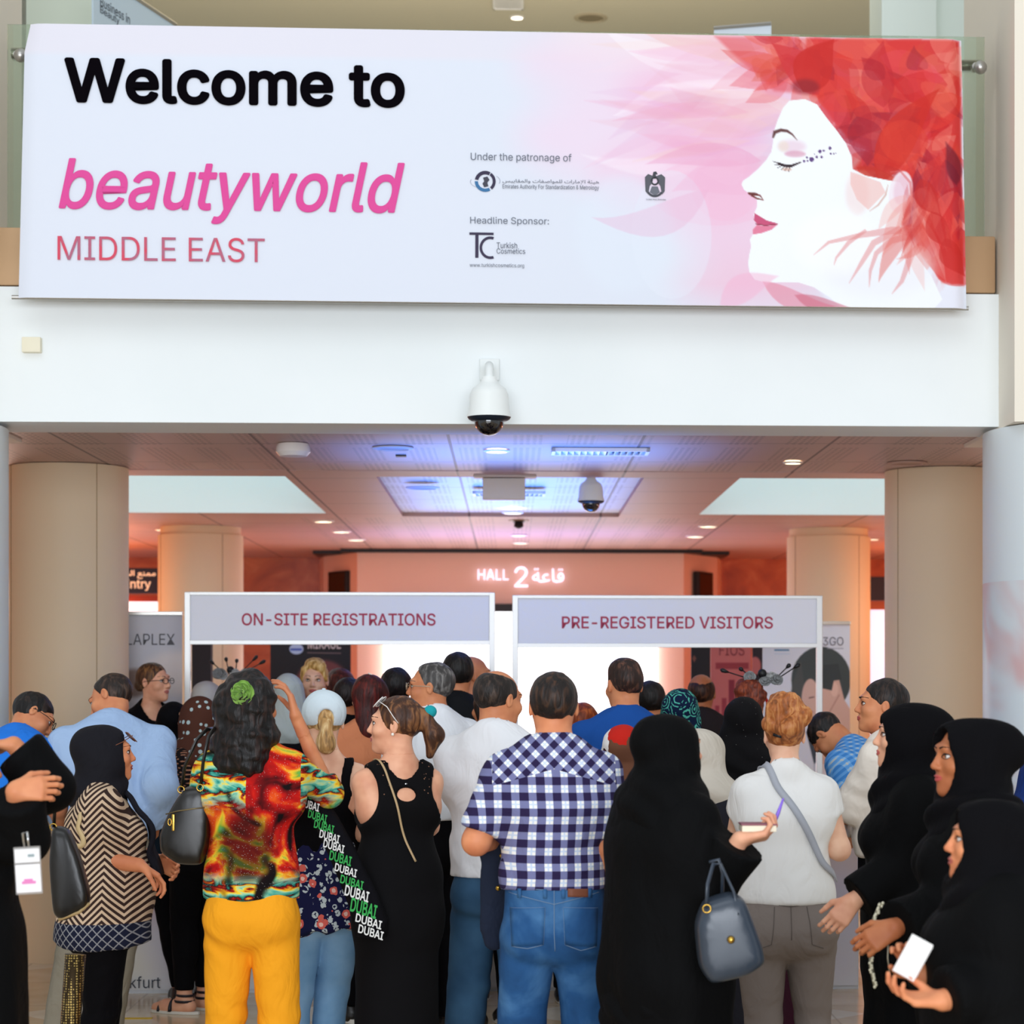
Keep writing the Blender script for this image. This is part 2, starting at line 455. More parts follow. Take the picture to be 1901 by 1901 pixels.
class Person:
    def __init__(s, label, hx, hy, sc, h=None, yaw=0, sex='f', head=(0, 0, 0), solve=False, skin='warm', L=None, R=None, w=1.0,
                 legs=None, hero=1, group=None, hl=None, pad=.018, neck=1.0, hs=None, lips=None, sh=None, face=True, gl=1.0, shift=(0, 0)):
        s.label = label; s.sex = sex; s.m = sex == 'm'; s.w = w; s.hero = hero; s.sc = sc
        top = CH+(HZ-hy)/sc-pad
        s.h = h or top; s.lean = 0; s.yaw = math.radians(yaw); hh = s.h; s.gl = gl
        s.hs = (hs or 1.0)*(.98 if s.m else .95)*(hh/1.72)**.4
        s.sx = (sh or (.185 if s.m else .158))*(hh/1.72)*(w**.5)
        s.FU = ID
        s.headrel = [math.radians(a) for a in head]
        if solve:                               # bend forward until the top of the head is at its height
            lo, hi = 0, 1.5
            for _ in range(30):
                s.lean = (lo+hi)/2; s._frames()
                if s._top()[2] > top: lo = s.lean
                else: hi = s.lean
        s._frames()
        t = rz(s.yaw) @ fpt(s.FH, (0, 0, .05)); P0 = W(hx, hy, sc)
        s.loc = np.array([P0.x-t[0]+shift[0], P0.y-t[1]+shift[1], 0]); s.Rw = rz(s.yaw)
        s.root = empty('person', s.loc, s.yaw); tag(s.root, label, 'person', group)
        s.skin = skinmat(SKIN[skin]); s.skinname = skin
        s.legs = legs or {}; s.arm = {}
        for side, sg, spec in (('L', -1, L), ('R', 1, R)): s._arm(side, sg, spec)
        s.hb = .012 if hero >= 2 else .015; s.hg = .0095 if hero >= 2 else (.012 if hero == 1 else .015)
        s.seed = sum(map(ord, label)) % 1000
    def _frames(s):
        hz = s.h*.54; o = np.array([0, 0, hz]); R = rx(-s.lean)
        s.FU = (R, o-R @ o) if s.lean else ID
        yawr, pitch, roll = s.headrel
        hc = fpt(s.FU, (0, .022 if not s.m else .03, s.h-.115*s.hs))
        s.FH = (R @ rz(yawr) @ rx(-pitch) @ ry(roll), hc)
    def _top(s): return fpt(s.FH, (0, -.01, .11*s.hs)) if abs(s.FH[0][2, 2]) > .2 else s.FH[1]
    def loc_(s, P): return s.Rw.T @ (np.array(P, float)-s.loc)       # world -> person
    def wpos(s, p): return s.Rw @ np.array(p, float)+s.loc
    def px(s, x, y, dy=0):
        S = FPX/(s.loc[1]+dy); return s.loc_(W(x, y, S))
    def _arm(s, side, sg, spec):
        h = s.h; sh = fpt(s.FU, (sg*s.sx, -.005, .802*h)); LU, LF = .172*h, .150*h
        spec = spec or 'down'
        if isinstance(spec, str):
            e, wr = {'down': ((sg*(s.sx+.055), -.02, .635*h), (sg*(s.sx+.06), .05, .49*h)),
                     'front': ((sg*(s.sx+.04), .01, .635*h), (sg*.09, .21, .645*h)),
                     'desk': ((sg*(s.sx+.05), .12, .66*h), (sg*.12, .34, .62*h)),
                     'bag': ((sg*(s.sx+.05), -.03, .64*h), (sg*.15, .16, .72*h))}[spec]
            e, wr = np.array(e), np.array(wr)
            if s.lean: 
                e = fpt(s.FU, (sg*(s.sx+.05), .10, .68*h)); wr = e+np.array([-sg*.08, .18, -.14])
            hd = None; pn = None; o = {}
        else:
            e = s.px(*spec[0]); wr = s.px(*spec[1]); o = spec[2] if len(spec) > 2 else {}
        v = e-sh; l = np.linalg.norm(v); e = sh+v/l*min(max(l, LU*.8), LU*1.18)
        v = wr-e; l = np.linalg.norm(v); wr = e+v/l*min(max(l, LF*.75), LF*1.25)
        d = (wr-e)/np.linalg.norm(wr-e)
        hd = s.Rw.T @ np.array(o['d'], float) if 'd' in o else d
        pn = s.Rw.T @ np.array(o['n'], float) if 'n' in o else np.array([-sg, 0, -.25])
        if abs(hd @ pn)/np.linalg.norm(hd)/np.linalg.norm(pn) > .93: pn = np.array([0, -1.0, 0])
        th = o.get('t', 1)*(1 if np.cross(hd, pn) @ np.array([0, .8, .6]) > 0 else -1)
        s.arm[side] = dict(sh=sh, e=e, w=wr, hd=hd/np.linalg.norm(hd), pn=pn, th=th, o=o, sg=sg)
    # ---- shapes shared by skin and clothes
    def torso(s, i=0, z0=0, z1=9, flare=0, belly=0, bust=1):
        h, w, m, U = s.h, s.w, s.m, s.FU; tr = []
        if z1 < 2: tr.append(((0, 0, z1*h), (0, 0, 1)))
        if z0 > 0: tr.append(((0, 0, z0*h), (0, 0, -1)))
        tr = tuple(tr); q = dict(fr=U, trim=tr); o = []
        if m:
            o += [cap((0, 0, .50*h), (0, .0, .60*h), .116+i+flare, .113+i, fx=1.36*w, fy=.98*w, k=.05, **q),
                  cap((0, 0, .60*h), (0, -.005, .73*h), .113+i, .123+i, fx=1.36*w, fy=.98*w, k=.05, **q),
                  ell((0, -.012, .76*h), (.172*w+i, .115*w+i, .12*h), k=.04, **q)]
        else:
            o += [cap((0, -.005, .49*h), (0, .0, .575*h), .122+i+flare, .108+i+flare*.5, fx=1.38*w, fy=.98*w, k=.06, **q),
                  cap((0, 0, .575*h), (0, .0, .64*h), .108+i+flare*.5, .098+i, fx=1.34*w, fy=.95*w, k=.06, **q),
                  cap((0, 0, .64*h), (0, -.005, .745*h), .098+i, .107+i, fx=1.34*w, fy=.98*w, k=.05, **q)]
            if bust: o += [ell((sg*.068, .085*w, .725*h), .066+i*.6, k=.04, **q) for sg in (-1, 1)]
        sx = s.sx
        o.append(cap((-sx+.015, -.01, .795*h), (sx-.015, -.01, .795*h), .056+i, .056+i, k=.045, fy=1.08, **q))
        o.append(cap((-sx*.75, -.02, .74*h), (sx*.75, -.02, .74*h), .07+i, .07+i, k=.05, **q))
        for sg in (-1, 1): o.append(cap((sg*sx*.72, -.012, .815*h), (sg*.02, -.018, .855*h), .032+i, .040+i, k=.05, **q))
        if belly: o.append(ell((0, .05, .6*h), (.13*w+i, .12*w+i+belly, .12*h), k=.05, **q))
        return o
    def glute(s, i=0, z1=9):
        h, g = s.h, s.gl*(1 if s.m else 1.12); tr = (((0, 0, z1*h), (0, 0, 1)),) if z1 < 2 else ()
        return [ell((sg*.078*s.w, -.052*s.w, .487*h), (.082*s.w*g+i, .072*s.w*g+i, .084*g+i), k=.035, trim=tr) for sg in (-1, 1)]
    def legpts(s, sg):
        h = s.h; dx, dy, kb = s.legs.get('L' if sg < 0 else 'R', (0, 0, 0))
        hip = np.array([sg*.088*s.w, -.005, .485*h]); an = np.array([sg*.095+dx, dy-.015, .055*h])
        kn = (hip+an)/2+np.array([0, .02+kb, .012*h]); return hip, kn, an
    def leg(s, sg, i=0, z0=0, bag=0, taper=1):
        hip, kn, an = s.legpts(sg); tr = (((0, 0, z0*s.h), (0, 0, -1)),) if z0 else ()
        t = (.084 if s.m else .090)*s.w*s.gl
        o = [cap(hip, kn, t+i, .060+i+bag*.6, k=.014, trim=tr), cap(kn, an, .060*taper+i+bag*.6, .040*taper+i+bag, k=.014, trim=tr)]
        o.append(ell((kn+(an-kn)*.3)+np.array([0, -.018, 0]), (.05*taper+i, .052*taper+i, .11), k=.03, trim=tr))
        return o
    def foot(s, sg, i=0, sole=False):
        hip, kn, an = s.legpts(sg); a = np.array([an[0], an[1], 0]); f = np.array([sg*.18, 1, 0]); f /= np.linalg.norm(f)
        tr = (((0, 0, .003), (0, 0, -1)),)
        o = [cap(an, a+np.array([0, 0, .045]), .037+i, .036+i, k=.02, trim=tr), cap(a-f*.03+[0, 0, .038], a+f*.10+[0, 0, .032], .036+i, .036+i, k=.03, trim=tr),
             cap(a+f*.10+[0, 0, .03], a+f*.165+[0, 0, .024], .038+i, .027+i, k=.03, fy=1, trim=tr)]
        return o
    def armops(s, side, i=0, f0=0, f1=2, cuff=0, trim_end=True, loose=0):
        a = s.arm[side]; k = .93+.07*s.w; m = 1.12 if s.m else (.92*s.w)
        sh, e, wr = a['sh'], a['e'], a['w']; o = []
        du = (e-sh)/np.linalg.norm(e-sh); df = (wr-e)/np.linalg.norm(wr-e)
        if f1 <= 1:
            p = sh+(e-sh)*f1; o.append(cap(sh, e, .050*m+i, .041*m+i+cuff, k=.03, trim=((p, du),))); return o
        o.append(cap(sh, e, .050*m+i, .041*m+i+loose*.6, k=.03))
        p = e+(wr-e)*(f1-1); tr = ((p, df),) if f1 < 2 or trim_end else ()
        o.append(cap(e, wr, .041*m+i+loose*.6, .0265*m+i+cuff+loose, k=.025, trim=tr)); return o
    def head_ops(s):
        q = s.hs; F = s.FH
        def E_(c, r, k=.015, sub=False): return ell([x*q for x in c], [x*q for x in r], k=k*q, fr=F, sub=sub)
        def C_(a, b, ra, rb, k=.015): return cap([x*q for x in a], [x*q for x in b], ra*q, rb*q, k=k*q, fr=F)
        j = 1.06 if s.m else .96
        o = [E_((0, -.018, .022), (.077, .097, .088)), E_((0, .018, -.035), (.063*j, .074, .083), k=.03),
             E_((0, .035, -.082), (.044*j, .05, .036), k=.03), E_((0, .068, -.104), (.022*j, .022, .018), k=.02),
             C_((-.03, .078, .024), (.03, .078, .024), .0135, .0135, k=.018)]
        o += [E_((sg*.042, .058, -.03), (.026, .026, .024), k=.02) for sg in (-1, 1)]
        o += [E_((sg*.031, .104, .0), (.019, .014, .0125), k=.012, sub=True) for sg in (-1, 1)]
        o += [C_((0, .085, .012), (0, .1045, -.028), .0070, .0095, k=.010), E_((0, .1035, -.032), (.0110, .0115, .0095), k=.006)]
        o += [E_((sg*.011, .095, -.036), (.008, .010, .007), k=.006) for sg in (-1, 1)]
        o += [E_((0, .086, -.0605), (.022, .014, .0065), k=.008), E_((0, .085, -.071), (.019, .0135, .007), k=.006)]
        o += [E_((0, .094, -.0655), (.02, .006, .0012), k=.002, sub=True)]
        for sg in (-1, 1):
            o += [E_((sg*.079, -.012, -.008), (.0085, .017, .030), k=.006), E_((sg*.085, -.006, -.004), (.005, .009, .016), k=.004, sub=True)]
        return o
    def neckop(s, i=0, trim=()):
        a = fpt(s.FU, (0, -.02, .825*s.h)); b = fpt(s.FH, (0, -.022*s.hs, -.055*s.hs)); r = .056 if s.m else .047
        return cap(a, b, r+.006+i, r+i, k=.03, trim=trim)
    # ---- meshes
    def body(s, hands='LR', fine=None):
        h, hd = s.h, s.head_ops()
        ops = s.torso(-.004)+s.glute(-.006)+[s.neckop()]
        for sg in (-1, 1): ops += s.leg(sg, -.003)+s.foot(sg)
        for sd in 'LR': ops += s.armops(sd, 0, trim_end=False)
        ops += hd
        top = s.FH[1][2]+.16; zc = s.FH[1][2]-.125*s.hs
        parts = [sdfmesh(ops, s.hb, hi=(9, 9, zc+s.hb))]
        fh = {0: .009, 1: .0065, 2: .0048, 3: .0042}[s.hero]
        c = s.FH[1]; parts.append(sdfmesh([p for p in ops if (lambda b: b[1][2] > zc-.05)(bbox(p))], fh, lo=(c[0]-.19, c[1]-.19, zc), hi=(c[0]+.19, c[1]+.19, 9)))
        s.headparts = [parts[-1]]
        # the rest above the cut (raised arms), coarse
        if any(max(a['e'][2], a['w'][2], a['sh'][2]) > zc for a in s.arm.values()):
            parts.append(sdfmesh([p for sd in 'LR' for p in s.armops(sd, 0, trim_end=False)], s.hb, lo=(-9, -9, zc-.02)))
        for sd in 'LR':
            a = s.arm[sd]; df = (a['w']-a['e'])/np.linalg.norm(a['w']-a['e']); m = 1.12 if s.m else .92*s.w
            ho = [cap(a['w']-df*.07, a['w'], .030*m, .0265*m, k=.02)]+hand_ops(a['w'], a['hd'], a['pn'], r=(1.0 if s.m else .92)*a['o'].get('r', 1), curl=a['o'].get('c', .55), thumb=a['th'], point=a['o'].get('pt', False))
            parts.append(sdfmesh(ho, .0038 if s.hero >= 2 and sd in hands else .0065))
        s.bodyparts = parts
        s.b = mkmesh('body', parts, s.skin, s.root); s.hbvh = bvh(s.headparts)
        return s
    def hit(s, x, z, off=.001):      # point of the face at head coordinates x, z
        q = s.hs; o = fpt(s.FH, (x*q, .3, z*q)); d = -s.FH[0][:, 1]
        r = s.hbvh.ray_cast(Vector(o), Vector(d)); 
        p = np.array(r[0]) if r[0] is not None else fpt(s.FH, (x*q, .09*q, z*q))
        return p-d*off
    def face(s, brow='3a2418', eye='3b2415', lip='b0504a', lash=True, mk=1.0, lipw=.024, open_=0):
        q = s.hs; b = B()
        for sg in (-1, 1):
            e = B(); sf = s.hit(sg*.031, 0, 0); fw = s.FH[0][:, 1]; c = sf-fw*.0098*q; e.ball(c, (.0140*q, .0118*q, .0098*q), 12, R=Matrix(s.FH[0].tolist()))
            g = s.FH[0] @ np.array([s.gaze if hasattr(s, 'gaze') else 0, 1, 0]); g /= np.linalg.norm(g)
            e.m = 1; e.ball(c+g*.0062*q, .0064*q, 10)
            eo = e.build('eye', [plain('d9cec6', .5), plain(eye, .3)], s.b, 'all')
            lid = B(); pts = []
            for i in range(9):
                u = -1+i/4; x = sg*.031+u*.0155; z = .0085*(1-u*u)**.6-.001+.002*(u*sg)
                pts.append(s.hit(x, z, .0012))
            lid.tube(pts, [(.0006+.0018*(1-abs(-1+i/4)**2))*q*mk for i in range(9)], 6); 
            pts = [s.hit(sg*.031+(-1+i/4)*.0145, -.0078*(1-(-1+i/4)**2)**.6, .0008) for i in range(9)]
            lid.tube(pts, .0008*q*mk, 5)
            lid.build('eyelashes', plain('1a100c', .6), s.b, 'all')
            bw = B(); pts = []
            for i in range(9):
                u = i/8; x = sg*(.013+u*.037); z = .0235+.0075*math.sin(u*2.3)-.004*u; pts.append(s.hit(x, z, .0005))
            bw.tube(pts, [(.0036-.0024*(i/8))*q*(1.25 if s.m else 1) for i in range(9)], 6, flat=.55)
            bw.build('eyebrow', plain(brow, .8), s.b, 'all')
        lp = B()
        for z0, hh, up in ((-.0605, .0062, 1), (-.0705, .0072, 0)):
            g = []; nx, nz = 15, 5
            for i in range(nx):
                u = -1+2*i/(nx-1)
                for k in range(nz):
                    v = -1+2*k/(nz-1); prof = max(0, 1-u*u)**.55
                    dz = hh*prof*v*(1-(.25*math.exp(-(u*5)**2) if up and v > 0 else 0))
                    g.append(s.hit(u*lipw, z0+dz+(.004*(abs(u)) if not up else -.002*abs(u)), .0016*prof*(1-v*v)+.0006))
            lp.add(g, [(i*nz+k, (i+1)*nz+k, (i+1)*nz+k+1, i*nz+k+1) for i in range(nx-1) for k in range(nz-1)])
        lp.build('lips', plain(lip, .4), s.b, 'all')
        return s
    def garment(s, name, mat, ops, amp=.004, f=9, an=(1, 1, .6), h=None, parent=None, relax=2, disp=None, extra=None, label=None):
        sd = s.seed+len(name)
        d = disp or (lambda V: amp*wob(V, f, sd, an)+amp*.95*wob(V, f*2.2, sd+1, (.8, 1, 1.1)))
        V, Q = sdfmesh(ops, h or s.hg, d, relax=relax)
        o = mkmesh(name, [(V, Q)], mat, parent or s.root)
        if label: o['label'] = label
        s.last = (V, Q); return o
    def top(s, mat, name='shirt', sleeve=.62, hem=.5, i=.013, flare=0, neckz=.845, bag=0, cuff=.012, amp=.004, sleeves='LR', belly=0, bust=1, loose=0, nr=0, label=None, neckdrop=None, tank=0, f=9):
        ops = s.torso(i, z0=hem, flare=flare, belly=belly, bust=bust)
        if hem < .52: ops += [dict(p, trim=p['trim']+(((0, 0, hem*s.h), (0, 0, -1)),)) for p in s.glute(i*.7)]
        if sleeve > 0:
            for sd in sleeves: ops += s.armops(sd, i, f1=sleeve, cuff=cuff, loose=loose)
        # neck opening
        r = (.070 if s.m else .072)+nr
        ops.append(cap((0, .012, neckz*s.h), (0, .05, (neckz+.1)*s.h), r, r+.02, k=.006, fr=s.FU, sub=True, fx=1.05, fy=.95))
        if neckdrop: ops.append(cap((0, -.12, neckdrop*s.h), (0, -.12, (neckz+.05)*s.h), r*.8, r, k=.01, fr=s.FU, sub=True))
        if tank:
            for sd, sg in (('L', -1), ('R', 1)): ops.append(ell((sg*(s.sx+tank), 0, .78*s.h), (.07, .13, .115), k=.012, fr=s.FU, sub=True))
        o = s.garment(name, mat, ops, amp=amp, f=f, label=label); s.topmesh = s.last; s.topb = None; return o
    def collar(s, mat, name='collar', hgt=.035, open_=False):
        a = fpt(s.FU, (0, -.014, .843*s.h)); b = B(); n = 28; ri = .068 if s.m else .058
        vs = []
        for lvl, (dr, dz) in enumerate(((.012, -.012), (.004, hgt*.6), (.002, hgt), (.010, hgt*.95), (.020, .004))):
            for k in range(n):
                w = 2*PI*k/n; fr = .5+.5*math.sin(w)     # front
                x = math.cos(w)*(ri+dr)*1.02; y = math.sin(w)*(ri+dr)+.012; z = dz-(.022+.0*lvl)*fr+(-.012 if lvl == 4 else 0)*fr
                p = s.FU[0] @ np.array([x, y, z]); vs.append(a+p)
        b.add(vs, [(l*n+k, l*n+(k+1) % n, (l+1)*n+(k+1) % n, (l+1)*n+k) for l in range(4) for k in range(n)])
        o = b.build(name, mat, s.root, 'all'); m = o.modifiers.new('t', 'SOLIDIFY'); m.thickness = .003; return o
    def trousers(s, mat, name='trousers', z1=.595, z0=.05, i=.009, bag=.006, amp=.004, taper=1, f=11, shorts=None, gi=None):
        h = s.h; q = dict(trim=(((0, 0, z1*h), (0, 0, 1)), ((0, 0, z0*h), (0, 0, -1)))); w = s.w
        ops = []
        if s.m: ops.append(cap((0, 0, .50*h), (0, 0, .60*h), .117+i, .113+i, fx=1.36*w, fy=.98*w, k=.05, **q))
        else: ops.append(cap((0, -.005, .49*h), (0, 0, .60*h), .122+i, .104+i, fx=1.38*w, fy=.98*w, k=.05, **q))
        ops += s.glute(i if gi is None else gi, z1)
        for sg in (-1, 1): ops += s.leg(sg, i, z0=z0, bag=bag, taper=taper)
        # keep the two legs apart
        sd = s.seed
        def d(V):
            zz = V[:, 2]/h
            kn = np.exp(-((zz-.27)/.06)**2)+.8*np.exp(-((zz-.10)/.05)**2)+.9*np.exp(-((zz-.44)/.04)**2)*(V[:, 1] < 0)
            return amp*wob(V, f, sd, (1, 1, .8))+amp*.9*kn*np.sin(zz*h*60+V[:, 0]*25+4*wob(V, 9, sd+3))*(.5+.5*wob(V, 5, sd+8))
        return s.garment(name, mat, ops, h=s.hg, disp=d)
    def shoes(s, mat, sole='e8e6e0', name='shoe'):
        for sg in (-1, 1):
            V, Q = sdfmesh([dict(p, trim=p['trim']+(((0, 0, .085), (0, 0, 1)),)) for p in s.foot(sg, .006)], .008)
            o = mkmesh(name, [(V, Q)], mat, s.root)
            if sole:
                b = B(); hip, kn, an = s.legpts(sg); f = Vector((sg*.18, 1, 0)).normalized(); r = Vector((f.y, -f.x, 0)); c = Vector((an[0], an[1], 0))
                pts = []
                for k in range(20):
                    w = 2*PI*k/20; u, v = math.cos(w), math.sin(w); pts.append(c+f*(.055+v*.145)+r*u*(.046+.008*v)+Vector((0, 0, .002)))
                b.prism(pts, (0, 0, .022)); b.build('sole', plain(sole, .6), o)
    def robe(s, mat, name='abaya', i=.03, hem=.02, r0=.17, r1=.27, sleeve=1.93, loose=.03, cuff=.02, amp=.007, folds=9, fa=.014, label=None, zt=.6, fyy=.8, sleeves='LR'):
        h, w = s.h, s.w
        ops = s.torso(i, z0=.3, belly=.0)+s.glute(i*.8)
        for sd in sleeves: ops += s.armops(sd, i*.6, f1=sleeve, loose=loose, cuff=cuff)
        ops.append(cap((0, 0, zt*h), (0, 0, .0), r0*w/1.15, r1/1.15, fx=1.15, fy=fyy*1.1, k=.08, trim=(((0, 0, hem*h), (0, 0, -1)),)))
        ops.append(cap((0, .012, .86*h), (0, .06, .95*h), .06, .08, k=.01, fr=s.FU, sub=True))
        sd = s.seed
        def d(V):
            t = np.clip((.62*h-V[:, 2])/(.5*h), 0, 1); an = np.arctan2(V[:, 1], V[:, 0])
            fo = np.sin(an*folds+1.5*wob(V, 2.2, sd, (1, 1, .5))+sd); fo = np.sign(fo)*np.abs(fo)**.8
            inner = np.hypot(V[:, 0], V[:, 1]) < .5
            return amp*wob(V, 7, sd, (1, 1, .5))+fa*t*fo*inner+amp*.6*wob(V, 17, sd+4, (1, 1, .6))
        return s.garment(name, mat, ops, disp=d, label=label)
    def skirt(s, mat, name='skirt', z1=.6, z0=.38, r0=.15, r1=.22, fy=.8, folds=8, fa=.01, i=.014, slant=0, label=None):
        h = s.h
        q = dict(trim=(((0, 0, z1*h), (0, 0, 1)), ((0, 0, z0*h), (slant, 0, -1))))
        ops = [cap((0, 0, z1*h), (0, 0, z0*h-.02), r0/1.2, r1/1.2, fx=1.2, fy=fy*1.1, k=.05, **q)]
        ops += [dict(p, trim=q['trim']) for p in s.glute(i)]
        sd = s.seed
        def d(V):
            t = np.clip((z1*h-V[:, 2])/((z1-z0)*h), 0, 1); an = np.arctan2(V[:, 1], V[:, 0])
            return .003*wob(V, 8, sd)+fa*t*np.sin(an*folds+wob(V, 3, sd)+sd)
        return s.garment(name, mat, ops, disp=d, label=label)
    # ---- hair and head coverings, all in head coordinates
    def _E(s, c, r, k=.02, sub=False, trim=(), R=None):
        q = s.hs; F = s.FH
        tr = tuple((tuple(x*q for x in p), n) for p, n in trim)
        r = r if isinstance(r, (tuple, list)) else (r, r, r)
        return ell([x*q for x in c], [x*q for x in r], k=k*q, fr=F, sub=sub, trim=tr)
    def _C(s, a, b, ra, rb, k=.02, sub=False, trim=(), fx=1, fy=1):
        q = s.hs; tr = tuple((tuple(x*q for x in p), n) for p, n in trim)
        return cap([x*q for x in a], [x*q for x in b], ra*q, rb*q, k=k*q, fr=s.FH, sub=sub, trim=tr, fx=fx, fy=fy)
    def hairdisp(s, amp=.003, f=60, fz=.25):
        R, t = s.FH; sd = s.seed
        def d(V):
            P = (V-t) @ R; return amp*wob(P, f, sd, (1, 1, fz))+amp*.8*wob(P, f*.4, sd+2, (1, 1, .5))
        return d
    def hair(s, style, mat, label=None):
        E_, C_ = s._E, s._C; h = .0065 if s.hero >= 2 else (.008 if s.hero else .010); disp = s.hairdisp(); name = 'hair'
        front = ((0, .062, .045), (0, 1, -.55)); nape = ((0, -.03, -.062), (0, .62, -1))
        if style == 'short':
            ops = [E_((0, -.022, .026), (.084, .102, .093), trim=(front, nape))]
        elif style == 'crop':
            ops = [E_((0, -.022, .024), (.0815, .100, .090), trim=(front, nape))]
        elif style == 'quiff':
            ops = [E_((0, -.022, .026), (.081, .100, .09), trim=(front, nape)), E_((0, .0, .075), (.066, .09, .048), k=.03)]
        elif style == 'balding':
            ops = [E_((0, -.022, .022), (.083, .101, .088), trim=(((0, .035, .03), (0, 1, .1)), nape)), E_((0, .03, .14), (.060, .105, .083), k=.02, sub=True)]
        elif style == 'bald':
            ops = [E_((0, -.022, .015), (.082, .100, .085), trim=(((0, .01, .03), (0, 1, .1)), nape)), E_((0, .0, .13), (.075, .12, .10), k=.015, sub=True)]
        elif style == 'receding':
            ops = [E_((0, -.022, .026), (.084, .102, .093), trim=(((0, .04, .06), (0, 1, -.45)), nape))]
        elif style == 'curly':
            ops = [E_((0, -.035, .022), (.108, .108, .105), k=.04, trim=(((0, .062, .045), (0, 1, -.3)),)),
                   C_((0, -.065, -.02), (0, -.085, -.19), .108, .10, k=.05, fx=1.12, fy=.75), E_((-.075, -.05, -.12), (.055, .05, .08), k=.03), E_((.075, -.05, -.11), (.055, .05, .08), k=.03),
                   E_((-.03, -.1, -.24), (.055, .045, .07), k=.03), E_((.05, -.09, -.22), (.05, .045, .07), k=.03)]
            R, t = s.FH; sd = s.seed
            disp = lambda V: .016*wob((V-t) @ R, 26, sd)+.010*wob((V-t) @ R, 62, sd+1)
        elif style == 'long':
            ops = [E_((0, -.022, .026), (.086, .104, .095), trim=(((0, .062, .045), (0, 1, -.45)),)),
                   C_((0, -.05, .0), (0, -.075, -.17), .088, .075, k=.04, fx=1.1, fy=.7)]
        elif style == 'bob':
            ops = [E_((0, -.022, .026), (.087, .105, .095), trim=(((0, .055, .045), (0, 1, -.4)),)),
                   C_((0, -.045, .0), (0, -.055, -.10), .088, .08, k=.04, fx=1.08, fy=.8)]
        elif style == 'swept':
            ops = [E_((0, -.022, .03), (.084, .100, .095), trim=(((0, .05, .055), (0, 1, -.45)), ((0, 0, -.05), (0, .3, -1)))), E_((-.035, .045, .088), (.048, .042, .030), k=.03),
                   C_((-.05, .055, .08), (-.079, .035, .0), .022, .010, k=.02), C_((.062, .03, .07), (.079, .0, -.0), .018, .010, k=.02), E_((0, -.02, .105), (.06, .07, .034), k=.03)]
        elif style == 'tied':
            ops = [E_((0, -.022, .026), (.083, .102, .091), trim=(((0, .058, .045), (0, 1, -.5)), nape)),
                   E_((0, -.125, .045), (.026, .024, .026), k=.015), C_((0, -.13, .03), (0, -.165, -.04), .030, .040, k=.02), C_((0, -.165, -.04), (0, -.150, -.12), .040, .018, k=.02)]
        elif style == 'lowtail':
            ops = [E_((0, -.022, .022), (.083, .100, .088), trim=(((0, .0, .0), (0, 1, 0)), nape)), C_((0, -.118, -.02), (0, -.118, -.115), .026, .036, k=.02), E_((0, -.1, -.10), (.04, .03, .035), k=.03)]
        elif style == 'bun':
            ops = [E_((0, -.022, .026), (.084, .102, .091), trim=(((0, .058, .045), (0, 1, -.5)), nape)), E_((0, -.11, -.02), (.04, .034, .038), k=.02)]
        elif style == 'updo':
            ops = [E_((0, -.022, .026), (.084, .102, .091), trim=(((0, .058, .045), (0, 1, -.5)), nape)),
                   E_((.0, -.045, .115), (.074, .072, .060), k=.02), E_((.045, -.085, .075), (.05, .045, .05), k=.01), E_((-.045, -.08, .10), (.045, .045, .048), k=.01), E_((.0, -.11, .03), (.062, .04, .045), k=.02), E_((.03, -.09, .13), (.035, .035, .035), k=.01), E_((-.06, -.07, .04), (.04, .04, .04), k=.01)]
            R, t = s.FH; sd = s.seed
            disp = lambda V: (.012*wob((V-t) @ R, 40, sd, (1, 1, 1))+.006*wob((V-t) @ R, 95, sd+1))*np.clip(((V-t) @ R)[:, 2]/.05, .2, 1)
        return s.garment(name, mat, ops, h=h, disp=disp, parent=s.root, label=label, relax=1)
    def hood(s, mat, name='headscarf', open_=(.056, .078), drape=1, shoulder=True, back=0, fwd=.0, oz=-.028, label=None, chest=0, amp=.004, top_=0, low=0, tail=0):
        E_, C_ = s._E, s._C; h = s.h
        ops = [E_((0, -.028, .024+top_), (.094, .112+back, .100+top_), k=.03), E_((0, -.005+fwd, -.05), (.080, .090, .09), k=.05)]
        if back: ops.append(E_((0, -.09, .03), (.07, .05+back, .07), k=.04))
        a = s.FH[1]; nb = fpt(s.FU, (0, -.015, .83*h)); a2 = fpt(s.FH, (0, -.02*s.hs, -.07*s.hs))
        ops.append(cap(a2, nb, .088, .095+.02*drape, k=.05, fx=1.08))
        if shoulder:
            q = dict(fr=s.FU)
            ops.append(cap((-s.sx*.8, -.012, .795*h), (s.sx*.8, -.012, .795*h), .078, .078, k=.06, **q))
            ops.append(cap((0, .0, .80*h), (0, .01, (.74-low)*h), .14, .135, fx=1.2, k=.05, trim=(((0, 0, (.735-low)*h), (0, -.2, -1)),), **q))
        if tail: ops.append(cap((0, -.07, .8*h), (0, -.12, tail*h), .13, .13, fx=1.25, fy=.6, k=.06, fr=s.FU))
        if chest: ops.append(cap((0, .07, .80*h), (0, .11, (.80-chest)*h), .08, .07, fx=1.5, fy=.6, k=.05, fr=s.FU))
        ops.append(E_((0, .118+fwd, oz), (open_[0], .085, open_[1]), k=.012, sub=True))
        R, t = s.FH; sd = s.seed
        def d(V):
            P = (V-t); return amp*wob(P, 14, sd, (1, .6, 1))+amp*.6*wob(P, 34, sd+1, (1, .4, 1))+amp*1.2*np.sin(P[:, 2]*60+P[:, 0]*25+4*wob(P, 5, sd))*np.clip((-.06-P[:, 2])/.05, 0, 1)
        return s.garment(name, mat, ops, h=.0075 if s.hero >= 2 else .010, disp=d, label=label)
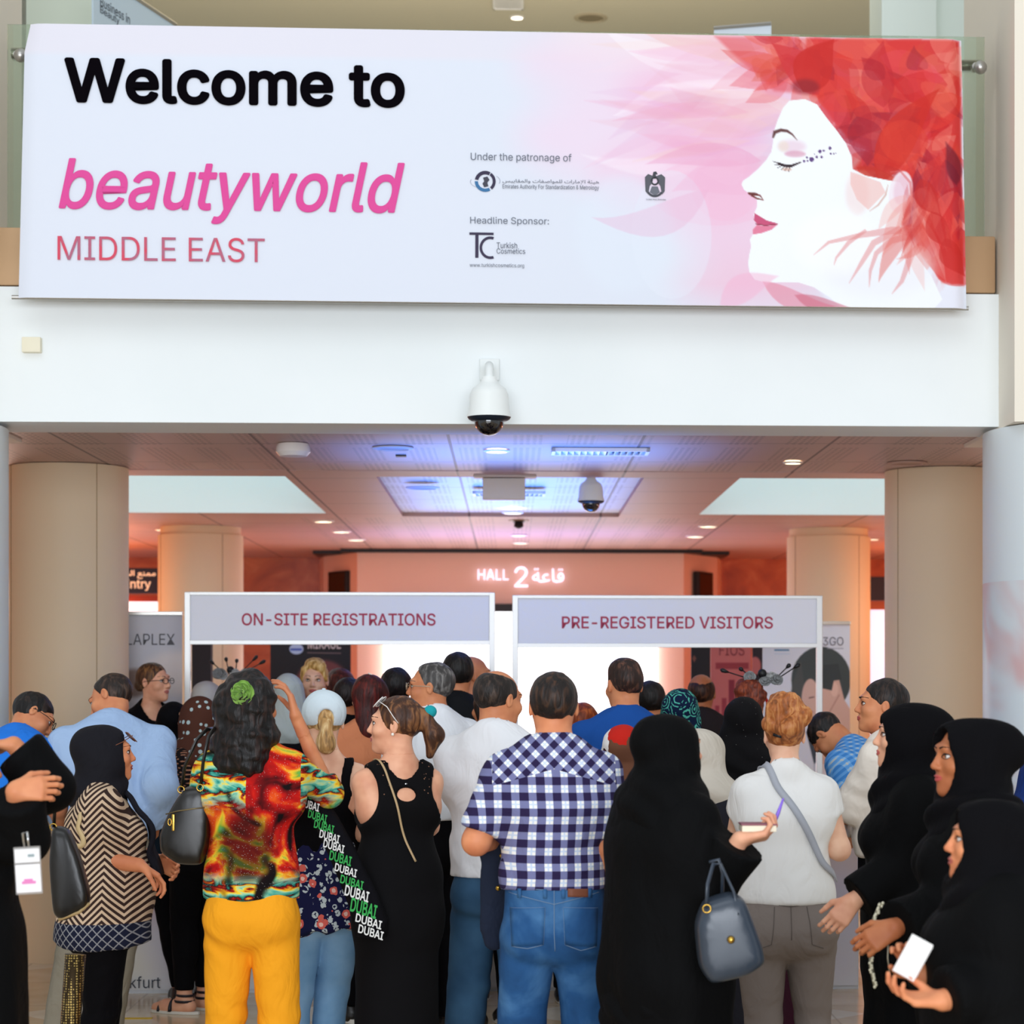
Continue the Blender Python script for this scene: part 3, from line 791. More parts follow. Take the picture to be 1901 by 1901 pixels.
    def glasses(s, mat, name='eyeglasses', up=0, lens=None, r=.022, back=0, sq=.8):
        q = s.hs; b = B(); F = s.FH
        def P(x, y, z): return fpt(F, (x*q, y*q, z*q))
        y0, z0 = .112-back, .0+up
        tilt = 0 if up < .03 else -.9
        for sg in (-1, 1):
            pts = []
            for k in range(20):
                w = 2*PI*k/20; x = sg*.032+r*math.cos(w)*1.05; zz = r*sq*math.sin(w); pts.append(P(x, y0+zz*tilt-abs(x)*.12, z0+zz))
            b.tube(pts, .0021*q, 6, close=True)
            b.tube([P(sg*.054, y0-.01, z0+.004), P(sg*.078, y0-.05, z0+.003-(.0 if up < .03 else .02)), P(sg*.086, -.01, z0*(.35 if up > .03 else 1)), P(sg*.082, -.03, z0*(.2 if up > .03 else 1)-.012)], .0018*q, 6)
        b.tube([P(-.012, y0-.002, z0+.003), P(0, y0+.002, z0+.006), P(.012, y0-.002, z0+.003)], .0018*q, 6)
        o = b.build(name, mat, s.root, 'all')
        if lens:
            for sg in (-1, 1):
                l = B(); pts = [P(sg*.032+r*math.cos(2*PI*k/20), y0+r*sq*math.sin(2*PI*k/20)*tilt-.004, z0+r*sq*math.sin(2*PI*k/20)) for k in range(20)]
                n = Vector(F[0][:, 1]); l.prism(pts, n*.0012); l.build('lens', lens, o)
        return o
    # ---- things laid on a surface
    def ribbon(s, pts, mat, name, wdt=.02, thick=.003, target=None, from_='back', parent=None, off=.004, n=40, toplevel=False, flatdir=None):
        "a strap laid over the clothes through points given in person coordinates"
        tb = target or bvh([s.topmesh]); P = []; pts = [np.array(p, float) for p in pts]
        L = [0]
        for a, b in zip(pts, pts[1:]): L.append(L[-1]+np.linalg.norm(b-a))
        for i in range(n+1):
            t = L[-1]*i/n; k = max(j for j in range(len(pts)-1) if L[j] <= t+1e-9); u = (t-L[k])/(L[k+1]-L[k]); P.append(pts[k]*(1-u)+pts[k+1]*u)
        out = []; N = []
        for p in P:
            r = tb.find_nearest(Vector(p))
            if r[0] is not None: q, nn = r[0], r[1]; 
            else: q, nn = Vector(p), Vector((0, -1, 0))
            out.append(q+nn*off); N.append(nn)
        for _ in range(3):
            out = [out[0]]+[(out[i-1]+out[i]*2+out[i+1])/4 for i in range(1, n)]+[out[-1]]
            N = [N[0]]+[(N[i-1]+N[i]*2+N[i+1]).normalized() for i in range(1, n)]+[N[-1]]
        b = B(); v = []
        for i, (q, nn) in enumerate(zip(out, N)):
            t = (out[min(i+1, n)]-out[max(i-1, 0)]).normalized(); sd = t.cross(nn).normalized()
            v += [q+sd*wdt/2, q-sd*wdt/2, q-sd*wdt/2+nn*thick, q+sd*wdt/2+nn*thick]
        f = []
        for i in range(n):
            for k in range(4): f.append((i*4+k, i*4+(k+1) % 4, i*4+4+(k+1) % 4, i*4+4+k))
        f += [(3, 2, 1, 0), (n*4, n*4+1, n*4+2, n*4+3)]
        b.add(v, f); o = b.build(name, mat, parent or s.root, 'all'); s.rib = (out, N); return o
    def onback(s, target, x, z, off=.002, y0=-1):
        r = target.ray_cast(Vector((x, y0, z)), Vector((0, 1 if y0 < 0 else -1, 0)))
        if r[0] is None: return Vector((x, -.12, z))
        return r[0]+Vector((0, -off if y0 < 0 else off, 0))
    def seam(s, target, pts, mat, name='seam', r=.0014, parent=None, y0=-1, n=6):
        P = []
        for a, b in zip(pts, pts[1:]):
            for i in range(n): u = i/n; P.append(s.onback(target, a[0]*(1-u)+b[0]*u, a[1]*(1-u)+b[1]*u, .0015, y0))
        P.append(s.onback(target, pts[-1][0], pts[-1][1], .0015, y0)); b = B(); b.tube(P, r, 5)
        return b.build(name, mat, parent or s.root, 'all')
    def patch(s, target, outline, mat, name, off=.003, parent=None, n=9, y0=-1):
        "a sewn-on panel: quad outline (4 corners x,z) mapped on the surface"
        A, Bq, Cq, D = [np.array(p) for p in outline]; v = []
        for i in range(n):
            for k in range(n):
                u, w = i/(n-1), k/(n-1); p = (A*(1-u)+Bq*u)*(1-w)+(D*(1-u)+Cq*u)*w; v.append(s.onback(target, p[0], p[1], off, y0))
        b = B(); b.add(v, [(i*n+k, (i+1)*n+k, (i+1)*n+k+1, i*n+k+1) for i in range(n-1) for k in range(n-1)])
        o = b.build(name, mat, parent or s.root, 'all'); m = o.modifiers.new('t', 'SOLIDIFY'); m.thickness = .003; m.offset = 0; return o
# ------------------------------------------------------------------ painted (printed) surfaces
class Canvas:
    "colours of a printed surface, worked out per point in print coordinates"
    def __init__(s, X, Y, base): s.X = X; s.Y = Y; s.C = np.empty(X.shape+(3,)); s.C[:] = s._c(base)
    def _c(s, c): return np.array([int(c[i:i+2], 16)/255 for i in (0, 2, 4)]) if isinstance(c, str) else np.array(c)
    def blend(s, a, c): s.C = s.C*(1-a[..., None])+s._c(c)*a[..., None]
    def poly(s, pts, c, alpha=1, soft=1.2):
        P = np.array(pts, float); x0, y0 = P.min(0)-3*soft; x1, y1 = P.max(0)+3*soft
        m = (s.X > x0) & (s.X < x1) & (s.Y > y0) & (s.Y < y1)
        if not m.any(): return
        X, Y = s.X[m], s.Y[m]; ins = np.zeros(X.shape, bool); D = np.full(X.shape, 1e9); n = len(P)
        for i in range(n):
            a, b = P[i], P[(i+1) % n]; e = b-a; L = max(e @ e, 1e-9)
            t = np.clip(((X-a[0])*e[0]+(Y-a[1])*e[1])/L, 0, 1); D = np.minimum(D, (X-a[0]-t*e[0])**2+(Y-a[1]-t*e[1])**2)
            if a[1] != b[1]:
                c1 = (a[1] > Y) != (b[1] > Y); ins ^= c1 & (X < (b[0]-a[0])*(Y-a[1])/(b[1]-a[1])+a[0])
        d = np.where(ins, np.sqrt(D), -np.sqrt(D)); a = np.clip(d/soft+.5, 0, 1); a = a*a*(3-2*a)*alpha
        s.C[m] = s.C[m]*(1-a[:, None])+s._c(c)*a[:, None]
    def oval(s, cx, cy, rx_, ry_, c, alpha=1, soft=1.2, rot=0):
        w = np.linspace(0, 2*PI, 33)[:-1]; cs, sn = math.cos(rot), math.sin(rot)
        s.poly([(cx+rx_*math.cos(t)*cs-ry_*math.sin(t)*sn, cy+rx_*math.cos(t)*sn+ry_*math.sin(t)*cs) for t in w], c, alpha, soft)
    def petal(s, x0, y0, x1, y1, wd, bend, c, alpha=.4, soft=1.5):
        a, b = np.array([x0, y0]), np.array([x1, y1]); e = b-a; n = np.array([-e[1], e[0]]); L = np.linalg.norm(e)+1e-6; n = n/L
        m = (a+b)/2+n*bend; t = np.linspace(0, 1, 12); sp = ((1-t)**2)[:, None]*a+(2*t*(1-t))[:, None]*m+(t**2)[:, None]*b
        w = wd*np.sin(PI*t**.75)**1.1
        s.poly(np.concatenate([sp+n*w[:, None], (sp-n*w[:, None])[::-1]]), c, alpha, soft)
    def stroke(s, pts, wd, c, alpha=1, soft=1.0):
        P = np.array(pts, float); t = np.gradient(P, axis=0); n = np.stack([-t[:, 1], t[:, 0]], 1); n /= np.linalg.norm(n, axis=1, keepdims=True)+1e-9
        w = np.array(wd if isinstance(wd, (list, tuple)) else [wd]*len(P))[:, None]/2
        s.poly(np.concatenate([P+n*w, (P-n*w)[::-1]]), c, alpha, soft)
PRINT = {}
def printmat(rough=.5, coat=0):
    k = (rough, coat)
    if k not in PRINT:
        m = MT('print', 'ffffff', rough, spec=.3, coat=coat); a = m.nt.nodes.new('ShaderNodeVertexColor'); a.layer_name = 'print'
        m.color(a.outputs['Color']); PRINT[k] = m.m
    return PRINT[k]
def printed(name, xs, ys, pos, paint, base, parent, rough=.5, coat=0):
    "grid over print coordinates xs, ys; pos(X, Y) gives world points"
    X, Y = np.meshgrid(np.array(xs, float), np.array(ys, float), indexing='ij'); cv = Canvas(X, Y, base); paint(cv)
    P = pos(X, Y); nx, ny = X.shape; idx = np.arange(nx*ny).reshape(nx, ny)
    Q = np.stack([idx[:-1, :-1], idx[:-1, 1:], idx[1:, 1:], idx[1:, :-1]], -1).reshape(-1, 4)
    o = mkmesh(name, [(P.reshape(-1, 3), Q)], printmat(rough, coat), parent)
    c = np.clip(cv.C.reshape(-1, 3), 0, 1); c = np.where(c <= .04045, c/12.92, ((c+.055)/1.055)**2.4)
    at = o.data.color_attributes.new('print', 'FLOAT_COLOR', 'POINT')
    at.data.foreach_set('color', np.concatenate([c, np.ones((len(c), 1))], 1).astype(np.float32).ravel()); return o
def flatpos(s, dy=0.0):
    def f(X, Y): return np.stack([(X-CX)/s, np.full(X.shape, FPX/s-dy), CH+(HZ-Y)/s], -1)
    return f
ENV = []
def env(o): ENV.append(o); return o
def struct(o): tag(o, kind='structure'); return env(o)
def ceilpt(px, py, z=3.0): s = (HZ-py)/(z-CH); return Vector(((px-CX)/s, FPX/s, z))
# ------------------------------------------------------------------ materials of the building
m = MT('white_paint', 'e4e8e6', .8); n = m.noise(scale=1.2, detail=3); m.color(m.ramp(n, [(.3, 'eef3f3'), (.7, 'f4f8f8')])); WHITE = m.m
m = MT('cream_paint', 'efe6d6', .7); CREAM = m.m
m = MT('column_cladding', 'f0dab8', .55, spec=.3); CLAD = m.m
def ceil_mat(name, perf, col='c9aca4'):
    m = MT(name, col, .5, spec=.3); x, y, z = m.xyz()
    seam = ((x+.35)*(1/1.05)).frac(); seamy = ((y+.1)*(1/1.04)).frac()
    sm = seam.lt(.016).mx(seamy.lt(.014)); f = sm*.75
    if perf:
        dx = (x*(1/.035)).frac()-.5; dy = (y*(1/.075)).frac()-.5; r = (dx*dx+dy*dy*4).lt(.11)
        grp = (x*(1/.30)).frac().lt(.55)*((y*(1/.9)).frac().lt(.82)); f = (r*grp*.7).mx(f)
    m.color(m.mix(f, col, '4a3a38')); return m.m
PERF = ceil_mat('perforated_ceiling', True); PLAINC = ceil_mat('smooth_ceiling', False, 'c9a8a0')  # warm bounce light is put into the pinkish ceiling colour
CPAN = ceil_mat('centre_ceiling', True, 'd4d8e4')
m = MT('floor_marble', 'd8c3a2', .16, spec=.5); x, y, z = m.xyz()
g = (x*(1/.9)+.2).frac().lt(.012).mx((y*(1/.9)).frac().lt(.012)); a = ((x+y)*(1/1.27)).frac().lt(.42)*((x-y)*(1/1.27)).frac().lt(.42)
n = m.noise(scale=3, detail=5, dist=1.2)
c1 = m.ramp(n, [(.3, 'cbb08a'), (.7, 'dcc6a6')]); c2 = m.ramp(n, [(.3, 'ddd0ba'), (.7, 'e8dfcd')])
m.color(m.mix(g*.5, m.mix(a, c1, c2), '8c7455')); FLOOR = m.m
m = MT('orange_stone', 'b4572a', .35, spec=.5); n = m.noise(scale=2.2, detail=6, dist=1.5); m.color(m.ramp(n, [(.3, '9c4520'), (.5, 'b65a2c'), (.7, 'c97444')])); ORANGE = m.m
m = MT('pink_plaster', 'f0cab8', .45, spec=.4); PINKW = m.m
METAL = plain('b9b6b0', .35, .8); ALU = plain('c9c8c4', .4, .5); BLACK = plain('141416', .45); STEEL = plain('8f8578', .35, .8)
# ------------------------------------------------------------------ shell
b = B(); b.box(-9, 9, -6, 27, -.1, 0); struct(b.build('floor', FLOOR))
b = B(); b.box(-3.4, 2.5, FPX/365, 11.9, 3.0, 3.68); struct(b.build('wall_front', WHITE))
cb = B()
def cr(x0, x1, y0, y1, mi, z=3.0): cb.m = mi; cb.box(x0, x1, y0, y1, z, z+.12)
cr(-7, 7, 11.9, 14.0, 0, 3.004); cr(-7, 7, 14.0, 14.4, 1)
cr(-7, -5.6, 14.4, 17.6, 1); cr(-1.45, -.87, 14.4, 17.6, 1); cr(-.87, .85, 14.4, 17.9, 2, 3.03); cr(.85, 1.47, 14.4, 17.6, 1); cr(5.6, 7, 14.4, 17.6, 1)
cr(-7, -.87, 17.6, 18.0, 1); cr(.85, 7, 17.6, 18.0, 1); cr(-.87, .85, 17.9, 18.0, 1)
cr(-1.7, 1.7, 18.0, 24.1, 0); cr(-7, -1.7, 18.0, 24.1, 1); cr(1.7, 7, 18.0, 24.1, 1)
struct(cb.build('ceiling', [PERF, PLAINC, CPAN]))
for i, (x0, x1) in enumerate(((-5.6, -1.45), (1.47, 5.6))):     # light wells above the hall
    b = B(); t = .06
    b.box(x0, x1, 17.59, 17.6+t, 3.001, 3.5); b.box(x0-t, x1+t, 14.4-t, 14.4, 3.12, 3.5)
    b.box(x0-t, x0, 14.4, 17.6, 3.12, 3.5); b.box(x1, x1+t, 14.4, 17.6, 3.12, 3.5)
    struct(b.build('trim_%d' % (i+1), plain('eef2f2', .8)))
    b = B(); b.box(x0, x1, 14.4, 17.6, 3.5, 3.54); struct(b.build('window_%d' % (i+1), plain('dcf2f6', .6, emis='b8e8f4', es=.95)))
b = B(); b.box(-7, 7, 24.0, 24.2, 0, 3.1); struct(b.build('wall_back', ORANGE))
b = B(); b.box(-7.1, -7, 11.9, 24, 0, 3.1); struct(b.build('wall_left', ORANGE))
b = B(); b.box(7, 7.1, 11.9, 24, 0, 3.1); struct(b.build('wall_right', ORANGE))
# hall entrance block with angled wings
b = B(); b.prism([(-2.05, 24, 0), (-1.93, 23.1, 0), (-1.54, 22.4, 0), (1.72, 22.4, 0), (2.12, 23.1, 0), (2.25, 24, 0)], (0, 0, 2.975))
hb = env(b.build('hall_entrance_wall', PINKW)); tag(hb, 'pale pink wall with angled wings and HALL 2 letters at the far end', 'wall')
b = B(); b.box(-1.7, 1.9, 22.3, 23.0, 2.965, 2.999); b.box(-2.0, -1.7, 22.6, 23.2, 2.965, 2.999); b.box(1.9, 2.2, 22.6, 23.2, 2.965, 2.999); struct(b.build('trim_3', BLACK))  # black strip standing in for the shadow gap along the wall top
sg = env(empty('hall_lettering', W(965, 1090, 186))); tag(sg, 'glowing white HALL 2 letters in English and Arabic on the far wall', 'sign')
GLOW = plain('f4f0ff', .5, emis='e8e4ff', es=1.1)
def localize(o, root):
    o.matrix_parent_inverse = Matrix.Translation(-root.location); return o
YH = FPX/22.385
for txt, x0, x1, y0, y1, f in (('HALL', 887, 944, 1057, 1077, None), ('2', 955, 980, 1052, 1090, None), ('\uFE94\uFECB\uFE8E\uFED7', 988, 1047, 1055, 1081, ARAB)):
    o = textpx('letter', txt, x0, y0, x1, y1, YH, GLOW, sg, off=.015, bold=.0, font=f, thick=.02); localize(o, sg)
# bright video wall across the hall entrance
vw = env(empty('video_wall', (0.09, 22.35, 0))); tag(vw, 'large overexposed white video wall glowing in the hall entrance', 'screen')
def kid(o, root): return localize(o, root)
VWM = MT('screen_white', 'ffffff', .5, emis='f0f6ff', es=2.6)
x0, x1 = (713-CX)/187, (1222-CX)/187
b = B(); b.box(x0, x1, 22.28, 22.38, .05, CH+(HZ-1136)/187); kid(b.build('screen', VWM.m, vw), vw)
b = B(); b.box(x0-.02, x1+.02, 22.26, 22.39, CH+(HZ-1136)/187, CH+(HZ-1121)/187); b.box(x0-.02, x1+.02, 22.26, 22.39, 0, .05); kid(b.build('header', BLACK, vw), vw)
for px0, px1, py0, py1, lab, yy, an in ((619, 653, 1067, 1110, 'black wall monitor on the left wing beside the HALL 2 letters', 22.72, -60), (1284, 1321, 1071, 1112, 'black wall monitor on the right wing beside the HALL 2 letters', 22.72, 60)):
    s_ = FPX/22.7; c = W((px0+px1)/2, 1120, s_); r = env(empty('monitor', (c.x, 22.72, c.z), math.radians(an))); tag(r, lab, 'screen')
    b = B(); b.box(-.19, .19, -.06, 0, -.30, .32, .006); b.build('housing', BLACK, r)
    b = B(); b.box(-.17, .17, -.064, -.06, -.28, .30); b.build('display', plain('2a2019', .2), r)
# no entry sign, panel under it
ne = env(empty('direction_sign', W(262, 1104, 190))); tag(ne, 'navy No Entry sign in Arabic and English, half hidden by the left front column', 'sign')
NAVY = plain('1c1c3a', .4)
b = B(); a = W(196, 1103, 190); c = W(301, 1056, 190); b.box(a.x, c.x, a.y, a.y+.06, a.z, c.z, .004); kid(b.build('sign_panel', NAVY, ne), ne)
YW = plain('f6d6b8', .5, emis='ffd9b0', es=.5)
o = textpx('lettering', 'No Entry', 201, 1077, 285, 1098, 190, YW, ne, bold=.012, off=.004); kid(o, ne)
o = textpx('lettering', '\uFE9D\uFEEE\uFEA7\uFEAA\uFEDF\uFE8D \uFECA\uFEE8\uFEE4\uFEE3', 208, 1060, 294, 1076, 190, YW, ne, font=ARAB, bold=.012, off=.004); kid(o, ne)
b = B(); a = W(160, 1335, 188); c = W(301, 1118, 188); b.box(a.x, c.x, a.y, a.y+.05, 0, c.z); o = env(b.build('light_panel', plain('e4eef8', .5, emis='dfeaff', es=.9))); tag(o, 'glowing white panel below the No Entry sign', 'screen')
b = B(); a = W(160, 1118, 188); c = W(301, 1104, 188); b.box(a.x, c.x, a.y-.02, a.y+.05, a.z, c.z-.02); o = env(b.build('shelf_trim', plain('9c3a1c', .4))); tag(o, 'dark orange band between the No Entry sign and the glowing panel', 'trim')
b = B(); a = W(1615, 1340, 190); c = W(1665, 1131, 190); b.box(a.x, c.x, a.y, a.y+.05, 0, c.z)
mm = MT('striped_panel', 'cfe0f6', .5, emis='c8dcff', es=.75); o = env(b.build('light_panel', mm.m)); tag(o, 'pale blue glowing panel seen in the gap beside the right front column', 'screen')
b = B(); a = W(1612, 1114, 192); c = W(1665, 1069, 192); b.box(a.x, c.x, a.y, a.y+.05, a.z, c.z, .004); o = env(b.build('direction_sign', plain('2c2433', .4))); tag(o, 'dark unlit sign board above the pale blue panel', 'sign')
# columns
def column(x, y, r, z0, z1, lab, capz=None, mat=CLAD, groove=True):
    t = env(empty('column', (x, y, z0))); tag(t, lab, 'column')
    b = B(); prof = [(r, 0), (r, (capz or z1)-z0)]
    if capz: prof += [(r-.02, capz-z0+.004), (r-.02, z1-z0)]
    b.lathe(prof, n=64); b.build('shaft', mat, t, True)
    if groove:
        for w in (-150, -52, 30):
            g = B(); c, s_ = math.cos(math.radians(w)), math.sin(math.radians(w)); g.tube([(c*r, s_*r, .0), (c*r, s_*r, (capz or z1)-z0)], .0028, 5); g.build('panel_joint', plain('a58a64', .8), t)
    return t
column(-2.72, 13.9, .36, 0, 3.0, 'large round beige column at the left, standing behind the bending men')
column(2.69, 13.9, .36, 0, 3.0, 'large round beige column at the right, standing behind the black headscarves')
column(-2.66, 19.3, .36, 0, 3.0, 'round beige column with a collar, farther back behind the ON-SITE REGISTRATIONS sign', 2.93)
column(2.74, 19.3, .36, 0, 3.0, 'round beige column with a collar, farther back beyond the PRE-REGISTERED VISITORS sign', 2.93)
m = MT('pink_wrap', 'e6ebec', .4, spec=.4); x, y, z = m.xyz(); n = m.noise(scale=1.6, detail=2, dist=1.2)
m.color(m.mix(n.ss(.42, .72)*z.lt(2.2)*.75, 'e2eaec', 'e2aaa6')); WRAP = m.m
column(3.16, 11.5, .71, 0, 2.98, 'wide white column at the right edge wrapped in a pale pink print', mat=WRAP, groove=False)
column(-3.28, 11.5, .71, 0, 2.98, 'wide white column cut off by the left edge of the picture', mat=plain('dfe8e8', .6), groove=False)
b = B(); b.box(2.5, 3.9, 11.05, 12.3, 2.985, 9); struct(b.build('wall_side_right', CREAM))
b = B(); b.box(-4.2, -2.66, 11.05, 12.3, 2.985, 9); struct(b.build('wall_side_left', CREAM))
# upper level
b = B(); b.box(-6, 6, 11.9, 24, 3.55, 3.68); struct(b.build('floor_upper', plain('cfc8ba', .5)))
b = B(); b.box(-6, 6, 15.5, 27, 8.0, 8.1); struct(b.build('ceiling_upper', plain('cec4ac', .8)))
b = B(); b.box(-7, 7, 24.0, 24.1, 3.68, 8.0); struct(b.build('wall_upper_back', plain('b9c4b4', .8)))
b = B(); a = (52-CX)/285; c = (180-CX)/285; b.box(a-.1, c, FPX/285, FPX/285+.5, 3.68, 8.0); o = env(b.build('column', plain('e2ead8', .7))); tag(o, 'square off-white column on the upper level above the left end of the banner', 'column')
b = B(); a = (1642-CX)/285; c = (1745-CX)/285; b.box(a, c, FPX/285, FPX/285+.5, 3.68, 8.0); b.box(c, c+.4, FPX/280, FPX/280+.3, 5.35, 8.0); o = env(b.build('column', plain('e4eee6', .7))); tag(o, 'square white column on the upper level above the right end of the banner', 'column')
b = B(); b.box((35-CX)/300, (51-CX)/300, FPX/300, FPX/300+.1, 3.68, 8.0); o = env(b.build('mullion', plain('8e8c80', .5))); tag(o, 'slim grey upright behind the left end of the glass balustrade', 'post')
b = B(); a = W(1745, 235, 280); b.box(a.x, a.x+.6, a.y+.3, a.y+.4, 4.76, 5.36); o = env(b.build('upper_panel', plain('8fa296', .7))); tag(o, 'grey green panel seen through the right end of the glass balustrade', 'panel')
b = B(); b.box(-2.655, 2.49, 11.44, 11.62, 3.69, 3.985, .012); pr = b.build('parapet', plain('c9a57f', .3, .35), None, True); env(pr); tag(pr, 'brushed copper parapet band below the glass and behind the banner', 'parapet')
GLASS = MT('glass', 'c6e0c8', .02, spec=.5, trans=1, ior=1.45, alpha=.55).m
b = B(); b.box(-2.56, 2.445, 11.50, 11.512, 3.985, CH+1204/362); gl = env(empty('glass_balustrade', (0, 11.5, 3.985))); tag(gl, 'clear greenish glass balustrade along the upper level behind the welcome banner', 'balustrade'); kid(b.build('pane', GLASS, gl), gl)
b = B(); zr = CH+1149/360; b.tube([(-2.55, 11.56, zr), (2.44, 11.56, zr)], .028, 12); kid(b.build('handrail', STEEL, gl, True), gl)
for xx in (-2.50, 2.39):
    b = B(); b.lathe([(.0, 0), (.02, .0), (.02, .05), (.0, .05)], (xx, 11.45, zr-.03), 12, 'y'); b.ball((xx+.02, 11.44, zr-.04), .035, 10); kid(b.build('bracket', METAL, gl, True), gl)
# roll-ups on the upper level
def board(lab, x0, s0, x1, s1, ytop, z0, col, name='roll_up_banner'):
    a, c = W(x0, 0, s0), W(x1, 0, s1); zt = CH+(HZ-ytop)/s0; a.z = c.z = z0
    t = env(empty(name, ((a.x+c.x)/2, (a.y+c.y)/2, z0))); tag(t, lab, 'banner stand')
    n = (c-a).cross(Vector((0, 0, 1))).normalized()*.012
    b = B(); b.prism([a, c, c+Vector((0, 0, zt-z0)), a+Vector((0, 0, zt-z0))], -n); kid(b.build('banner_sheet', plain(col, .6), t), t)
    b = B(); b.tube([a+Vector((0, 0, zt-z0+.01)), c+Vector((0, 0, zt-z0+.01))], .014, 8); kid(b.build('top_rail', METAL, t, True), t)
    b = B(); b.tube([a+Vector((0, 0, .05)), c+Vector((0, 0, .05))], .05, 10); kid(b.build('base', METAL, t, True), t)
    return t, a, c, zt, n
t, a, c, zt, n = board('pale blue roll-up banner reading Business in Beauty on the upper level', 180, 305, 330, 282, -42, 3.68, 'ccdeea')
u = (c-a)/(330-180)
for txt, x0, x1, zz, hh in (('Business in', 191, 243, 1228, 17), ('Beauty', 191, 224, 1212, 16)):
    o = lettering('lettering', txt, a+u*(x0-180)+Vector((0, 0, CH+zz/300-a.z))+n*.3, u*(x1-x0), (0, 0, hh/300), plain('4c5560', .7), t); kid(o, t)
t, a, c, zt, n = board('white roll-up banner top showing above the red hair on the welcome banner', 1327, 280, 1434, 282.3, 50, 3.68, 'dfe8f2')
def disc(name, px, py, r, lab, cat, mats, z=3.0, ring=.012, es=True, group=None):
    p = ceilpt(px, py, z); t = env(empty(name, p)); tag(t, lab, cat, group)
    b = B(); b.lathe([(r*.74, -.002), (r*.78, -ring), (r, -ring*.5), (r, .0), (r*.74, 0)], n=32); b.build('frame', mats[0], t, True)
    b = B(); b.lathe([(.0, -.004), (r*.75, -.004), (r*.75, 0), (0, 0)], n=32); b.build('diffuser', mats[1], t, True); return t
LAMP = plain('fff4e0', .5, emis='ffe8c4', es=7); WRIM = plain('ece8e4', .4); GRILL = plain('cdc6c6', .6)
DL = [(922, 836, .075, 'round ceiling downlight just left of the hanging dome camera'), (1475, 855, .06, 'round ceiling downlight in the right part of the front ceiling'),
      (952, 951, .085, 'round downlight behind the blank hanging board'), (963, 993, .08, 'round downlight nearer of two above the HALL 2 letters'), (966, 1007, .08, 'round downlight farther of two above the HALL 2 letters'),
      (602, 968, .09, 'small square-looking downlight nearest of three at left over the left sign'), (635, 987, .09, 'downlight in the middle of three over the left sign'), (662, 1002, .09, 'downlight farthest of three over the left sign'),
      (1316, 975, .09, 'downlight nearer of two over the right sign'), (1292, 994, .09, 'downlight farther of two over the right sign'), (303, 984, .05, 'small downlight left of the farther left column'), (1628, 998, .05, 'small downlight right of the farther right column')]
for px, py, r, lab in DL: disc('downlight', px, py, r, lab, 'ceiling light', (WRIM, LAMP), group='ceiling downlights')
disc('downlight', 960, 32, .07, 'glowing downlight in the beige upper ceiling above the banner', 'ceiling light', (WRIM, LAMP), z=8.0)
disc('ceiling_speaker', 1097, 31, .16, 'round beige speaker grille in the upper ceiling', 'speaker', (plain('b6a689', .6), plain('8c7d62', .7)), z=8.0)
disc('ceiling_speaker', 730, 832, .115, 'round speaker grille in the front ceiling, left of the blue panels', 'speaker', (GRILL, plain('b9a8a8', .7)))
disc('ceiling_speaker', 785, 905, .115, 'round speaker grille in the blue ceiling bay left of the blank board', 'speaker', (plain('c4cce4', .6), plain('b0b8d8', .7)))
disc('ceiling_speaker', 1690, 856, .12, 'round speaker grille in the ceiling above the right front column', 'speaker', (plain('c8a596', .6), plain('b89584', .7)))
# air vents
def vent(px0, px1, py, d, lab, nb=14, z=3.0):
    a, c = ceilpt(px0, py, z), ceilpt(px1, py, z); t = env(empty('air_vent', ((a.x+c.x)/2, a.y, z))); tag(t, lab, 'vent'); w = (c.x-a.x)/2
    b = B()
    b.box(-w, w, -d, -d+.02, -.02, 0); b.box(-w, w, d-.02, d, -.02, 0); b.box(-w, -w+.02, -d, d, -.02, 0); b.box(w-.02, w, -d, d, -.02, 0); b.build('frame', WRIM, t)
    b = B(); b.box(-w+.01, w-.01, -d+.01, d-.01, -.003, -.001); b.build('backing', plain('26242c', .8), t)
    b = B()
    for i in range(nb):
        x = -w+.02+(2*w-.04)*(i+.5)/nb; k = .012*(1 if i > nb/2 else -1); b.prism([(x-k, -d+.02, -.018), (x-k+.004, -d+.02, -.018), (x+k+.004, -d+.02, -.004), (x+k, -d+.02, -.004)], (0, 2*d-.04, 0))
    b.build('louvres', WRIM, t)
vent(1024, 1205, 835, .13, 'white louvred air vent in the blue part of the front ceiling')
vent(878, 1012, 914, .13, 'white louvred air vent behind the blank hanging board')
vent(915, 972, 3, .2, 'beige air vent at the top of the picture in the upper ceiling', z=8.0)
# ceiling furniture
t = env(empty('smoke_detector_unit', ceilpt(546, 826))); tag(t, 'white rounded box unit fixed to the front ceiling at left', 'detector')
b = B(); b.lathe([(.02, 0), (.085, 0), (.093, -.02), (.095, -.045), (.075, -.068), (.0, -.07)], n=40); b.build('cover', plain('efe9e4', .4), t, True)
b = B(); b.lathe([(.04, .003), (.07, .003), (.07, -.004), (.04, -.004)], n=24); b.build('mount', plain('c9bdb6', .5), t, True)
b = B(); p = ceilpt(745, 847); b.box(p.x-.03, p.x+.03, p.y-.03, p.y+.03, 2.994, 3.004); o = env(b.build('ceiling_slot', BLACK)); tag(o, 'small dark slot fitting in the ceiling beside the round speaker', 'sensor')
t = env(empty('hanging_sign', (-.045, 14.3, 3.0))); tag(t, 'blank white board hanging from the ceiling in front of the blue bay', 'sign')
s_ = FPX/14.3; b = B(); b.box((896-CX)/s_+.045, (975-CX)/s_+.045, -.05, .05, (HZ-928)/s_-1.3, (HZ-889)/s_-1.3, .006); b.build('board', plain('ded6ce', .5), t, True)
b = B(); b.box(-.2, .2, -.08, .08, -.014, 0, .003); b.build('ceiling_plate', plain('d8c8c0', .5), t, True)
DARKG = MT('dome_glass', '0c0a0c', .06, spec=.8, coat=.6).m
